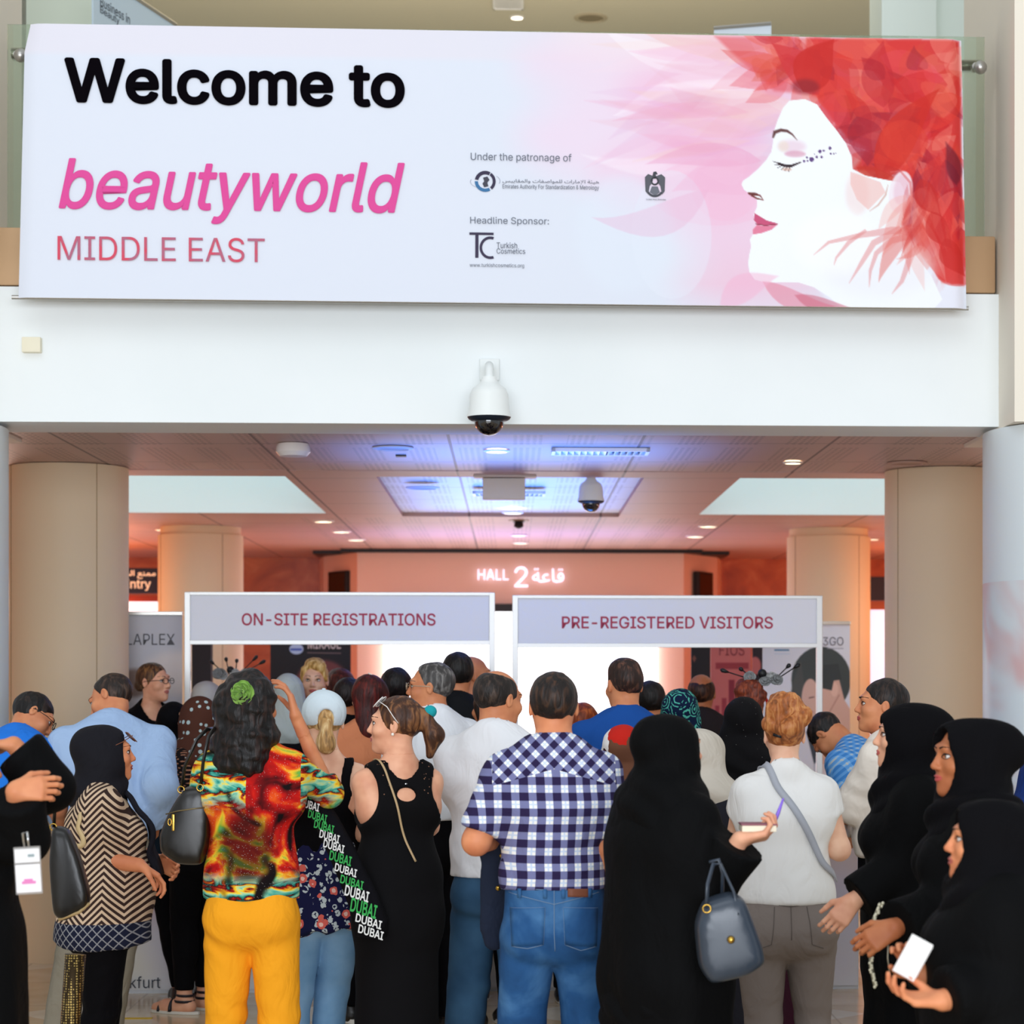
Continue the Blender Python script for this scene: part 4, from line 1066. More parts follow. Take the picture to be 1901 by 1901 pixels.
def dome(lab, loc, k, wall=True):
    t = env(empty('dome_camera', loc)); tag(t, lab, 'camera')
    b = B(); b.lathe([(.0, 0), (.035*k, 0), (.042*k, -.02*k), (.050*k, -.035*k), (.085*k, -.06*k), (.098*k, -.09*k), (.105*k, -.175*k), (.112*k, -.195*k), (.112*k, -.205*k), (0, -.205*k)], n=48); b.build('housing', plain('ecefec', .35), t, True)
    b = B(); b.lathe([(.0, -.203*k), (.112*k, -.204*k), (.104*k, -.216*k), (.088*k, -.225*k), (.078*k, -.228*k), (0, -.228*k)], n=48); b.build('ring', plain('1c2430', .4), t, True)
    b = B(); b.lathe([(.074*k, -.222*k)]+[(.074*k*math.cos(w), -.226*k-.072*k*math.sin(w)) for w in [i*PI/20 for i in range(10)]]+[(.002, -.2985*k)], n=40); b.build('dome', DARKG, t, True)
    if wall:
        b = B(); b.tube([(0, 0, -.01), (0, .0, .035), (0, .02, .06), (0, .12, .065), (0, .195, .065)], .022*k, 12); b.build('arm', plain('e6eae8', .4), t, True)
        b = B(); b.box(-.05, .05, .195, .209, .01, .12, .003); b.build('wall_plate', plain('e6eae8', .4), t)
    return t
dome('white dome security camera with a black bubble hanging in front of the white band', (W(908, 706, 372).x, 11.2, W(908, 700, 372).z), .98)
dome('smaller dome camera hanging under the blue ceiling bay', (ceilpt(1096, 893).x, 14.55, 3.02), .78, False)
t = env(empty('ceiling_sensor', ceilpt(963, 966))); tag(t, 'small black ceiling sensor in front of the HALL 2 letters', 'sensor')
b = B(); b.lathe([(0, 0), (.05, 0), (.05, -.012), (.035, -.02), (.04, -.05), (.02, -.065), (0, -.068)], n=24); b.build('body', BLACK, t, True)
b = B(); b.lathe([(.05, .003), (.085, .001), (.085, -.006), (.05, -.008)], n=24); b.build('ring', plain('a88c6a', .4), t, True)
b = B(); a = W(50, 660, 366); c = W(84, 632, 366); b.box(a.x, c.x, 11.37, 11.42, a.z, c.z, .005); o = b.build('wall_box', plain('efe8cf', .5), None, True); env(o); tag(o, 'small square cream box fixed on the white band at left below the banner', 'wall box')
# ------------------------------------------------------------------ the welcome banner
bn = env(empty('welcome_banner', (0, 11.2, 3.55))); tag(bn, 'huge white and pink Welcome to beautyworld banner hung over the balcony glass', 'banner')
SB = 372.0
def bpos(X, Y):
    t = (Y-57)/505.; lx = np.where(Y < 108, 64-(Y-57)*.22, 52.8-(Y-108)*.024); rx_ = np.where(Y < 130, 1794+(Y-57)*.03, 1796.5+(Y-130)*.017)
    u = (X-42)/(1806-42); px = lx+(rx_-lx)*u
    py = Y+(-2+u*7)
    d = (.004*np.sin(X/190.+Y/400.)+.003*np.sin(X/61.+Y/90.))*np.clip((X-1100)/300, 0, 1)
    edge = np.exp(-((u-1)/.008)**2)*.03+np.exp(-(u/.006)**2)*.02
    y = FPX/SB+d+edge
    return np.stack([(px-CX)/SB, y, CH+(HZ-py)/SB], -1)
def Z(p): return [(1000+a*.474, b*.474) for a, b in p]
def paint_banner(c):
    rr = random.Random(11); X, Y = c.X, c.Y
    c.blend(np.clip((Y-105)/12, 0, 1)*.6, 'dbe4f0')
    for cx, cy, rx_, ry_, col, al in ((1230, 120, 260, 75, 'f3d3e4', .6), (1180, 250, 210, 90, 'f6d2e6', .55), (1340, 170, 170, 90, 'f2b6d4', .6), (1290, 330, 170, 90, 'f3c4dc', .6), (1370, 420, 90, 90, 'f3c2da', .6),
                                  (1250, 60, 200, 40, 'f4e2e6', .6), (1400, 520, 130, 45, 'f2b9cf', .6), (1330, 260, 90, 60, 'eaa2cf', .5), (1440, 90, 110, 60, 'eec0c8', .5)):
        c.oval(cx, cy, rx_, ry_, col, al, 120)
    pinks = ['f0b3d0', 'eec3da', 'e9a3c4', 'f5d9e4', 'ea9db8', 'd9a6cf', 'f2cbb8', 'ffffff', 'e8b0c0']
    for i in range(64):       # pale petals drifting to the left
        x0 = rr.uniform(1330, 1500); y0 = rr.uniform(60, 300); L = rr.uniform(80, 330); an = math.radians(rr.uniform(160, 205))
        x1 = x0+L*math.cos(an); y1 = y0-L*math.sin(an)*.9+rr.uniform(-20, 60); c.petal(x0, y0, x1, y1, rr.uniform(10, 34), rr.uniform(-50, 50), rr.choice(pinks), rr.uniform(.10, .3), rr.uniform(1.5, 8))
    for cx, cy, r1, r2 in ((1350, 345, 62, 58), (1330, 350, 120, 62)): c.oval(cx, cy, r1, r2, 'f1b9d4', .35, 3)
    c.oval(1250, 430, 75, 120, 'e6eaf4', .35, 3); c.oval(1160, 430, 90, 110, 'e0e7f2', .6, 40)
    c.petal(1320, 345, 1100, 400, 30, -70, 'e7a9c9', .3, 3); c.petal(1420, 290, 1200, 300, 22, 30, 'e79cc0', .4, 2.5); c.petal(1450, 330, 1250, 350, 40, 50, 'eeb1cf', .35, 3)
    red = Z([(700, 125), (1690, 125), (1690, 1095), (1640, 1085), (1580, 1060), (1540, 1020), (1500, 940), (1440, 850), (1490, 720), (1430, 640), (1250, 640), (1310, 560), (1240, 520), (1190, 470), (1110, 360), (1060, 345), (940, 335), (860, 260), (760, 180)])
    c.poly(red, 'd9434a', .55, 10)
    c.poly(Z([(1070, 125), (1690, 125), (1690, 1000), (1560, 900), (1500, 760), (1440, 660), (1260, 640), (1320, 560), (1240, 520), (1190, 470), (1110, 350), (1050, 330)]), 'd3241f', .8, 8)
    reds = ['c8141a', 'e03a2c', 'b81828', 'e8604c', 'd8302c', '8e1530', 'ef8a78', 'e24a55', 'a01024', 'f0a090', 'd64a30']
    for i in range(150):
        an = rr.uniform(0, 2*PI); k = rr.uniform(.0, 1); cx = 1660+k*150*math.cos(an); cy = 190+k*150*math.sin(an)
        L = rr.uniform(30, 130); a2 = rr.uniform(0, 2*PI)
        c.petal(cx, cy, min(1820, cx+L*math.cos(a2)), cy+L*math.sin(a2), rr.uniform(8, 34), rr.uniform(-30, 30), rr.choice(reds), rr.uniform(.18, .5), rr.uniform(1, 3))
    for i in range(60):       # right side, falling
        x0 = rr.uniform(1700, 1800); y0 = rr.uniform(260, 420); x1 = x0+rr.uniform(-90, 60); y1 = y0+rr.uniform(60, 150)
        c.petal(x0, y0, x1, y1, rr.uniform(8, 26), rr.uniform(-25, 25), rr.choice(reds[:7]), rr.uniform(.25, .55), 1.5)
    for i in range(46):       # left front of the hair
        x0 = rr.uniform(1430, 1540); y0 = rr.uniform(60, 150); x1 = x0+rr.uniform(-130, 30); y1 = y0+rr.uniform(-70, 50)
        c.petal(x0, y0, x1, y1, rr.uniform(8, 26), rr.uniform(-25, 25), rr.choice(reds+['ee9aa8', 'f2b6c0', 'e67c8c']), rr.uniform(.18, .4), 1.5)
    c.petal(1530, 165, 1440, 70, 30, 20, 'cf2e33', .7, 3); c.petal(1500, 160, 1560, 60, 38, -14, 'c8221c', .8, 2); c.petal(1640, 330, 1760, 150, 34, -30, 'cc2417', .7, 2)
    c.petal(1600, 300, 1700, 330, 20, 22, 'c22a1c', .7, 2); c.oval(1690, 250, 46, 40, 'da3a28', .5, 3); c.petal(1790, 330, 1770, 250, 16, 10, '5a0c24', .6, 6); c.oval(1505, 150, 26, 14, '6a1428', .45, 12)
    # lower right, lighter
    c.poly(Z([(1440, 850), (1500, 960), (1560, 1010), (1600, 1085), (1690, 1090), (1690, 1195), (1180, 1195), (1100, 1110), (1250, 900)]), 'e9e9f4', .85, 8)
    c.poly(Z([(1540, 1000), (1690, 900), (1690, 1085), (1640, 1090), (1590, 1070)]), 'd4312a', .75, 3); c.oval(1715, 470, 24, 26, 'e27464', .55, 2); c.oval(1785, 490, 40, 30, 'd83a38', .6, 3)
    face = Z([(1062, 365), (1000, 372), (975, 400), (952, 450), (935, 500), (932, 545), (926, 575), (905, 608), (870, 645), (835, 675), (812, 690), (806, 705), (815, 725), (832, 738), (858, 752), (868, 770), (866, 795), (858, 812),
              (853, 825), (862, 842), (858, 850), (866, 862), (852, 880), (850, 900), (838, 922), (842, 950), (834, 985), (830, 1015), (834, 1050), (855, 1080), (900, 1092), (960, 1090), (1030, 1090), (1090, 1108), (1150, 1145), (1210, 1195),
              (1560, 1195), (1600, 1150), (1560, 1060), (1500, 980), (1440, 860), (1470, 760), (1440, 690), (1380, 680), (1300, 665), (1250, 640), (1246, 590), (1225, 540), (1190, 490), (1150, 440), (1110, 385)])
    c.poly(face, 'f4f6f8', 1, 1.6)
    c.oval(1640, 480, 110, 60, 'eceaf2', .5, 40); c.oval(1600, 350, 22, 40, 'f1d9d9', .6, 14); c.oval(1560, 440, 80, 60, 'fbfbfa', .6, 40)
    c.poly(Z([(1240, 650), (1360, 690), (1380, 730), (1310, 800), (1265, 760), (1240, 700)]), 'eeb3ac', .55, 2)
    c.stroke(Z([(832, 738), (880, 748), (892, 765), (868, 760), (845, 748)]), 3, '6a1e1a', .9, 2); c.oval(1404, 352, 9, 3, '5a1a18', .8, 2)
    # brow, lashes, lips
    c.stroke(Z([(933, 520), (940, 498), (965, 489), (990, 492), (1010, 505), (1030, 528)]), [3, 7, 6, 5, 3, .5], '4a1c1a', .85, 3)
    c.oval(1478, 262, 26, 12, 'e6c3d6', .6, 14); c.oval(1484, 276, 20, 6, 'cf7a9a', .5, 6); c.oval(1462, 262, 10, 10, 'ead9c4', .5, 8)
    c.stroke(Z([(950, 618), (975, 628), (1005, 630), (1045, 614)]), [3, 5, 5, 2], '241018', .95, 1.5)
    for a, b in (((955, 620), (930, 612)), ((962, 625), (938, 625)), ((970, 628), (950, 638)), ((980, 630), (964, 645)), ((990, 632), (978, 650)), ((1000, 632), (994, 652))): c.stroke(Z([a, b]), [2, .8], '241018', .9, 1)
    c.oval(1468, 305, 9, 3, 'c98a70', .5, 4)
    c.poly(Z([(858, 818), (875, 828), (905, 846), (950, 858), (905, 866), (868, 862), (854, 845)]), 'c84a72', .95, 1.5)
    c.poly(Z([(866, 864), (905, 868), (950, 860), (925, 882), (885, 896), (850, 902), (850, 882)]), 'e27a98', .95, 1.5); c.stroke(Z([(860, 860), (900, 866), (948, 860)]), 1.6, '7a1830', .9, 1)
    for x, y, r in ((1056, 610, 5), (1068, 596, 4), (1086, 603, 9), (1107, 594, 5), (1126, 594, 5), (1120, 571, 7), (1135, 568, 4), (1160, 558, 6), (1163, 580, 4), (1175, 580, 3), (1099, 583, 2), (1070, 609, 3), (1184, 577, 2)):
        p = Z([(x, y)])[0]; c.oval(p[0], p[1], r*.5, r*.5, '5a3a78', .95, 1)
    # ear and lower strands
    c.oval(1683, 345, 22, 40, 'f3e6ee', .9, 4, .2); c.oval(1684, 340, 14, 28, 'e6b9cc', .5, 7, .2); c.stroke(Z([(1400, 650), (1440, 645), (1480, 690), (1485, 760), (1450, 820)]), [2, 4, 5, 4, 1], 'd86a6a', .6, 2)
    c.stroke(Z([(1315, 805), (1350, 780), (1380, 740), (1390, 700)]), [1, 3, 3, 1], 'c88a78', .6, 2)
    for pts, w in ((((1500, 880), (1400, 880), (1280, 900), (1150, 930), (1090, 980)), [16, 14, 10, 6, 1]), (((1480, 900), (1400, 920), (1340, 970), (1315, 1040), (1310, 1105)), [12, 12, 9, 6, 1]),
                   (((1500, 920), (1470, 1000), (1440, 1080), (1400, 1130)), [14, 12, 8, 1]), (((1440, 870), (1330, 930), (1280, 1010), (1230, 1090)), [12, 12, 8, 1]), (((1300, 880), (1230, 930), (1180, 990), (1170, 1020)), [6, 8, 4, 1])):
        c.stroke(Z(pts), w, 'dd7a7a', .45, 2)
    for i in range(26):
        x0 = rr.uniform(1690, 1740); y0 = rr.uniform(330, 440); c.petal(x0, y0, x0+rr.uniform(-90, 60), y0+rr.uniform(40, 130), rr.uniform(4, 16), rr.uniform(-20, 20), rr.choice(['d93f34', 'e8837a', 'c82c2c', 'f0b0a8']), rr.uniform(.2, .4), 2)
    c.petal(1420, 515, 1560, 560, 18, 30, 'e08096', .55, 3); c.petal(1480, 540, 1600, 566, 14, 14, 'c95a70', .5, 3); c.petal(1340, 560, 1450, 505, 26, -20, 'f0b0cc', .5, 5)
    for (x, y) in ((1740, 380), (1765, 430), (1720, 320)): c.petal(x, y, x+40, y+70, 22, 14, 'c4201c', .6, 2)
xs = np.concatenate([np.linspace(42, 845, 60)[:-1], np.arange(845, 1806.5, 1.75)]); ys = np.arange(57, 562.5, 1.75)
o = printed('banner_sheet', xs, ys, bpos, paint_banner, 'e2e0ea', bn, rough=.55); kid(o, bn)
bn['label'] = 'huge white and pink Welcome to beautyworld banner hung over the balcony glass'
b = B(); a = bpos(np.array([40.]), np.array([559.]))[0]; c = bpos(np.array([1806.]), np.array([559.]))[0]
b.tube([(a[0]-.03, a[1]+.012, a[2]), (c[0]+.012, c[1]+.012, c[2])], .0115, 10); kid(b.build('bottom_rod', METAL, bn, True), bn)
def btext(txt, x0, y0, x1, y1, col, **kw):
    sl = .004; A = W(x0, y1+(x0/1806*7-2), SB); U = Vector(((x1-x0)/SB, 0, -(x1-x0)*sl/SB)); A.y = FPX/SB-.034
    o = lettering('lettering', txt, A, U, (0, 0, (y1-y0)/SB), plain(col, .9, spec=.05), bn, **kw); kid(o, bn)
    # lay the letters on the sheet
    for v in o.data.vertices:
        px = CX+v.co.x*SB; py = HZ-(v.co.z-CH)*SB; q = bpos(np.array([px]), np.array([py]))[0]; v.co.y = q[1]-.008+(v.co.y-(FPX/SB-.034))
    return o
btext('Welcome to', 127, 119, 752, 203, '08050a', bold=.024)
btext('beautyworld', 117, 304, 752, 422, 'e0559c', bold=.012, shear=.24)
MD = MT('middle_east_red', 'c2506e', .5); x, y, z = MD.xyz(); nn = MD.noise(scale=14); MD.color(MD.ramp(nn, [(.4, 'b2607a'), (.6, 'd4405a')]))
o = btext('MIDDLE EAST', 115, 447, 494, 492, 'c4485e'); o.data.materials[0] = MD.m
btext('Under the patronage of', 874, 283, 1061, 301, '6f7480'); btext('Headline Sponsor:', 873, 402, 1019, 418, '6f7480')
btext('Turkish', 922, 449, 960, 460, '5f6470'); btext('Cosmetics', 922, 460, 975, 470, '5f6470'); btext('www.turkishcosmetics.org', 872, 488, 973, 497, '6f7480')
btext('Emirates Authority For Standardization & Metrology', 933, 341, 1112, 351, '5f6470')
kw = dict(font=ARAB)
btext('\uFEB2\uFEF4\uFEF3\uFE8E\uFED8\uFEE4\uFEDF\uFE8D\u0648 \uFE95\uFE8E\uFED4\uFEBB\uFE8D\uFEEE\uFEE4\uFEE0\uFEDF \uFE95\uFE8D\u0631\uFE8E\uFEE3\uFEF9\uFE8D \uFE94\uFEC0\uFEF4\uFEEB'.replace('\uFEC0', '\uFE8C'), 933, 331, 1112, 340, '5f6470', **kw)
def bshape(name, polys, col):
    b = B()
    for p in polys:
        q = bpos(np.array([a[0] for a in p], float), np.array([a[1] for a in p], float)); b.prism([(r[0], r[1]-.003, r[2]) for r in q], (0, -.0005, 0))
    kid(b.build(name, plain(col, .5), bn), bn)
bshape('logo_letter', [[(872, 431), (917, 431), (917, 435.5), (872, 435.5)], [(883, 435), (889, 435), (889, 478), (883, 478)]], '2c1f40')
def arc(cx, cy, r0, r1, a0, a1, n=18, sx=1, sy=1):
    w = [math.radians(a0+(a1-a0)*i/n) for i in range(n+1)]
    return [(cx+r0*math.cos(t)*sx, cy+r0*math.sin(t)*sy) for t in w]+[(cx+r1*math.cos(t)*sx, cy+r1*math.sin(t)*sy) for t in reversed(w)]
bshape('logo_letter', [arc(911, 459, 21, 16, 70, 180, sx=.95), arc(911, 459, 21, 16, 180, 290, sx=.95)], '2c1f40')
bshape('emblem_ring', [arc(901, 336, 19.5, 13, 190, 300), arc(901, 336, 19.5, 14, -55, 50)], '2a2040'); bshape('emblem_ring', [arc(901, 336, 19.5, 13.5, 60, 180)], '2f6ea0')
bshape('emblem_figure', [[(897, 329), (905, 327), (909, 333), (905, 338), (907, 345), (899, 347), (896, 340), (899, 336)]], '3a3a48')
bshape('emblem_orbit', [arc(901, 337, 28, 27.2, 150, 200, sy=.45), arc(901, 335, 28, 27.2, -40, 20, sy=.5), arc(901, 337, 28, 27.2, 110, 150, sy=.45)], '8a90a0')
G = '55565e'
bshape('crest_wing', [[(1216, 322), (1206, 318), (1200, 324), (1201, 350), (1206, 356), (1209, 340), (1214, 334)], [(1221, 322), (1231, 318), (1238, 324), (1237, 350), (1232, 356), (1229, 340), (1224, 334)]], G)
bshape('crest_head', [[(1214, 322), (1216, 314), (1221, 313), (1224, 318), (1220, 319), (1222, 324), (1218, 327)]], '3c3c44')
bshape('crest_ring', [arc(1218.5, 331, 8, 5, 0, 360, 24)], '2e2e36'); bshape('crest_tail', [[(1213, 341), (1224, 341), (1228, 352), (1219, 358), (1209, 352)]], '6a6c76')
bshape('crest_scroll', [arc(1218.5, 344, 17, 13, 30, 150, 16)], '44454d'); btext('United Arab Emirates', 1200, 364, 1237, 367, '5f6470')
# ------------------------------------------------------------------ registration signs
RED = plain('b93a56', .6)
def regsign(x0, x1, txt, tx0, tx1, lab, s=303.0, dy=0, ptop=1100, pbot=1194):
    t = env(empty('registration_sign', ((x0+x1)/2/s-CX/s, FPX/s, 0))); tag(t, lab, 'sign'); y = FPX/s
    def PX(v): return (v-CX)/s
    def PZ(v): return CH+(HZ-v-dy)/s
    for a, c in ((x0, x0+11), (x1-11, x1)):
        b = B(); b.box(PX(a), PX(c), y-.02, y+.02, 0, PZ(ptop), .003); kid(b.build('post', ALU, t), t)
        for k in range(7):
            pass
    b = B(); b.box(PX(x0+11), PX(x1-11), y-.012, y+.006, PZ(pbot), PZ(ptop+5)); kid(b.build('fascia_panel', plain('f2f4fa', .5), t), t)
    b = B(); b.box(PX(x0+10), PX(x1-10), y-.02, y+.02, PZ(ptop+6), PZ(ptop), .002); b.box(PX(x0+10), PX(x1-10), y-.02, y+.02, PZ(pbot+3), PZ(pbot-5), .002); kid(b.build('rail', ALU, t), t)
    b = B(); b.box(PX(x0+2), PX(x0+9), y+.02, y+1.0, PZ(ptop+6), PZ(ptop)); kid(b.build('side_rail', ALU, t), t); b = B(); b.box(PX(x1-9), PX(x1-2), y+.02, y+1.0, PZ(ptop+6), PZ(ptop)); kid(b.build('side_rail', ALU, t), t)
    o = textpx('lettering', txt, tx0, 1138+dy+1, tx1, 1162+dy, s, RED, t, off=.015, bold=.012); kid(o, t)
regsign(347, 919, 'ON-SITE REGISTRATIONS', 452, 809, 'grey white ON-SITE REGISTRATIONS sign on slim metal posts', dy=0)
regsign(951, 1530, 'PRE-REGISTERED VISITORS', 1043, 1437, 'grey white PRE-REGISTERED VISITORS sign on slim metal posts', dy=5)
# ------------------------------------------------------------------ counters
m = MT('counter_white', 'dcdfe4', .35); CW = m.m
for i in range(6):
    x0 = -2.41+i*.72; t = env(empty('registration_counter', (x0+.36, 12.4, 0)))
    tag(t, ['pink printed registration counter nearest the left column, behind the chevron tunic', 'registration counter behind the yellow trousers', 'registration counter behind the black dress', 'registration counter behind the checked shirt',
            'registration counter behind the tall black abaya', 'registration counter at the right end by the crouched plaid shirt'][i], 'counter')
    b = B(); b.box(x0+.004, x0+.716, 12.26, 12.75, .0, .885); kid(b.build('cabinet', CW, t), t)
    b = B(); b.box(x0, x0+.72, 12.20, 12.78, .885, .92, .004); kid(b.build('counter_top', plain('1c1c22', .3), t), t)
    S_ = FPX/12.25
    def pc(c, i=i):
        X, Z_ = c.X, c.Y
        u = (X-x0)/.72
        c.blend(np.clip((Z_-.25)/.4, 0, 1)*(.75 if i % 2 == 0 else .35), 'e6a898'); c.oval(x0+.2, .5, .3, .22, 'dd8f80', .6, .2); c.oval(x0+.45, .22, .35, .15, 'e8dfc8', .7, .2); c.oval(x0+.6, .35, .2, .3, 'd9d4ea', .6, .2)
        c.petal(x0+.1, .85, x0+.6, .45, .08, .1, 'f0c8c0', .4, .03)
    o = printed('front_print', np.linspace(x0+.01, x0+.71, 60), np.linspace(.02, .88, 70), lambda X, Y: np.stack([X, np.full(X.shape, 12.252), Y], -1), pc, 'e2e2e6', t, .4); 
    o.data.flip_normals(); kid(o, t)
    if i == 0:
        tt = textpx('lettering', 'frankfurt', 195, 1808, 303, 1830, S_, plain('3a3f4c', .6), t, off=.012); kid(tt, t)
# papers on the counters
for k, (px, lab, col, w) in enumerate(((300, 'stack of white forms on the counter beside the black handbag', 'eef0f4', .12), (240, 'loose papers on the counter behind the chevron tunic', 'e8e4da', .1))):
    b = B(); x = (px-CX)/338
    for j in range(4): b.box(x-w+.008*j, x+w-.004*j, 12.25+.01*j, 12.42, .92+.004*j, .924+.004*j)
    o = env(b.build('paper_stack', plain(col, .7))); tag(o, lab, 'papers')
# ------------------------------------------------------------------ roll-ups and posters behind the desks
def rollup(lab, x0, x1, ytop, s, paint, base, res=.42, y1=None, nm='roll_up_banner', z0=.06, rough=.5):
    t = env(empty(nm, ((x0+x1)/2/s-CX/s, FPX/s, 0))); tag(t, lab, 'banner stand' if nm == 'roll_up_banner' else 'poster'); y = FPX/s
    yb = HZ+(CH-z0)*s
    ys_ = np.concatenate([np.arange(ytop, 1420, res*1.0), np.linspace(1420, yb, 8)])
    o = printed('printed_sheet', np.arange(x0, x1+res, res), ys_, flatpos(s), paint, base, t, rough); kid(o, t)
    b = B(); b.box((x0-CX)/s, (x1-CX)/s, y+.003, y+.012, z0, CH+(HZ-ytop)/s); kid(b.build('backing', plain('b9b9bd', .6), t), t)
    b = B(); b.box((x0-CX)/s-.005, (x1-CX)/s+.005, y-.012, y+.015, CH+(HZ-ytop)/s-.004, CH+(HZ-ytop)/s+.02, .003); kid(b.build('top_rail', METAL, t), t)
    b = B(); b.box((x0-CX)/s-.01, (x1-CX)/s+.01, y-.09, y+.09, 0, .07, .01); kid(b.build('base', METAL, t), t); return t
def p1(c): c.oval(330, 1250, 60, 40, 'e9d9cf', .6, 25); c.oval(255, 1268, 30, 26, '5a3a28', .6, 12)
t = rollup('grey roll-up banner lettered OLAPLEX standing left of the registration sign', 180, 342, 1142, 292, p1, 'c6c6cc')
kid(textpx('lettering', 'OLAPLEX', 221, 1177, 329, 1198, 292, plain('55555a', .6), t, off=.004), t)
def p2(c):
    c.oval(1528, 1262, 56, 62, '3d4445', 1, 3); c.poly([(1474, 1270), (1490, 1225), (1500, 1300), (1512, 1345), (1480, 1345), (1468, 1310)], '4a4c4c', 1, 4)
    c.oval(1508, 1300, 17, 40, 'c9a59a', 1, 3); c.poly([(1528, 1268), (1562, 1262), (1572, 1300), (1600, 1345), (1590, 1420), (1520, 1420), (1535, 1350), (1522, 1320)], 'caa294', 1, 3)
    c.oval(1553, 1280, 7, 13, 'd8b0a2', 1, 2); c.poly([(1522, 1235), (1560, 1232), (1567, 1262), (1552, 1262), (1548, 1282), (1530, 1278)], '343a3c', 1, 2); c.stroke([(1562, 1290), (1545, 1320), (1535, 1345)], 2, '9a6f62', .7, 3)
    c.stroke([(1505, 1296), (1515, 1294)], 2, '4a302c', .8, 2); c.stroke([(1503, 1322), (1513, 1322)], 3, 'b06a66', .8, 2); c.poly([(1520, 1338), (1545, 1345), (1555, 1370), (1515, 1420), (1500, 1360)], '39414d', 1, 3)
    c.stroke([(1440, 1206.5), (1468, 1206.5)], 3, '3f6f96', .9, 1.5); c.stroke([(1440, 1213.5), (1470, 1213.5)], 2, 'b8c4d8', .9, 1.5); c.stroke([(1539, 1203.5), (1570, 1203.5)], 1.6, '8a8a96', .9, 1)
t = rollup('white roll-up banner with a dark haired couple and the letters R3GO', 1418, 1582, 1158, 262, p2, 'd0d2de')
kid(textpx('lettering', 'R3GO', 1520, 1182, 1570, 1198, 262, plain('6a6a76', .6), t, off=.004), t)
def p3(c):
    c.oval(600, 1270, 50, 45, '7a3a38', .9, 10); c.oval(612, 1262, 26, 12, 'b86a62', .8, 8); c.oval(596, 1300, 30, 22, '5a2626', .8, 8); c.oval(552, 1205, 13, 10, 'b9c0dc', .95, 2); c.stroke([(541, 1206), (562, 1206)], 4, '3a4a9a', .9, 1.5)
    c.stroke([(572, 1212), (634, 1213)], 1.5, 'c89a94', .6, 1.5)
t = rollup('black poster stand with a reddish face behind the blonde woman', 504, 652, 1150, 232, p3, '1c1418')
kid(textpx('lettering', 'MIRAGE', 573, 1186, 634, 1205, 232, plain('cbb0aa', .6), t, off=.004, bold=.015), t)
def p4(c):
    c.stroke([(1330, 1236), (1392, 1236)], 12, '8a2c34', .9, 2); c.stroke([(1360, 1262), (1360, 1330)], 11, '7a2030', .9, 2); c.stroke([(1346, 1296), (1346, 1340)], 9, '8c2c38', .9, 2); c.stroke([(1333, 1310), (1333, 1340)], 8, '8c2c38', .9, 2)
t = rollup('pink red poster stand lettered FIOS with printed lipsticks', 1321, 1396, 1150, 236, p4, 'b9605c')
kid(textpx('lettering', 'FIOS', 1337, 1196, 1384, 1217, 236, plain('7a2a30', .6), t, off=.004), t)
t = rollup('black poster stand left of the pink FIOS poster', 1284, 1320, 1150, 244, lambda c: c.poly([(1290, 1216), (1294, 1222), (1290, 1230), (1286, 1222)], '8a5040', .8, 2), '1a1215')
t = rollup('dark poster stand with a pink disc right of the FIOS poster', 1399, 1440, 1150, 228, lambda c: c.oval(1404, 1236, 11, 17, 'c86a68', .9, 4), '261c26')
b = B(); a = W(360, 1340, 262); c = W(395, 1150, 262); b.box(a.x, c.x, a.y, a.y+.1, 0, c.z); o = env(b.build('partition_panel', plain('201a20', .6))); tag(o, 'black partition panel behind the left post of the registration sign', 'partition')
# line tape on the floor
b = B(); b.box((245-CX)/360, (300-CX)/360, FPX/345-.75, FPX/345-.70, .0, .0015); o = env(b.build('floor_tape', plain('e0b62c', .6))); tag(o, 'short strip of yellow tape on the floor near the sandal', 'tape')
# the cross lines of the building run slightly away from the camera towards the right
TS = math.tan(math.radians(2.6))
def skew(o, x0):
    if o.type == 'MESH':
        for v in o.data.vertices: v.co.y += (v.co.x-x0)*TS
        o.data.update()
    for ch in o.children: skew(ch, x0)
bpy.context.view_layer.update()
for o in ENV:
    if o.type == 'MESH': skew(o, -o.location.x); continue
    x0 = o.location.x; o.location.y += x0*TS
    for ch in o.children: skew(ch, x0 if ch.matrix_parent_inverse.translation.length > 1e-6 else 0)
# ------------------------------------------------------------------ fabrics with a pattern
def fab(name, col, **kw): return MT(name, col, .85, spec=.15, **kw)
m = fab('navy_check', 'ffffff'); x, y, z = m.xyz()
def checks(m, u, v, per, dark, mid, light, tint):
    a = (u*(1/per)).frac(); b_ = (v*(1/per)).frac(); A = a.lt(.54); Bv = b_.lt(.52)
    ta = (a-.77).abs().lt(.05).mx((b_-.77).abs().lt(.05))
    base = m.mix(ta*.6, light, tint); one = m.mix(A.mx(Bv), base, mid); return m.mix(A*Bv, one, dark)
c0 = checks(m, x+y*.35, z, .052, '2a2144', '74769e', 'eeece8', 'a8c4ea'); c1 = checks(m, (x+z)*.85, (z-x)*.85, .052, '2a2144', '74769e', 'eeece8', 'a8c4ea')
yoke = (z+x.abs()*.28).gt(1.405)*x.abs().lt(.205); m.color(m.mix(yoke, c0, c1)); n = m.noise(scale=9, detail=3, dist=.8); m.bump(n, .45, .03); CHECK = m.m
m = fab('blue_plaid', 'ffffff'); x, y, z = m.xyz(); m.color(checks(m, x+y*.3, z+y, .042, '3f7fc4', '5f9ad6', '7fb2e2', 'd8c8a0')); BPLAID = m.m
m = fab('chevron_print', 'ffffff'); x, y, z = m.xyz(); u = y*1.0+x*.4
zig = ((u*(1/.15)).frac()-.5).abs(); st = ((z+zig*.14)*(1/.026)).frac().lt(.52); chev = m.mix(st, 'd2b79a', '3a2a26')
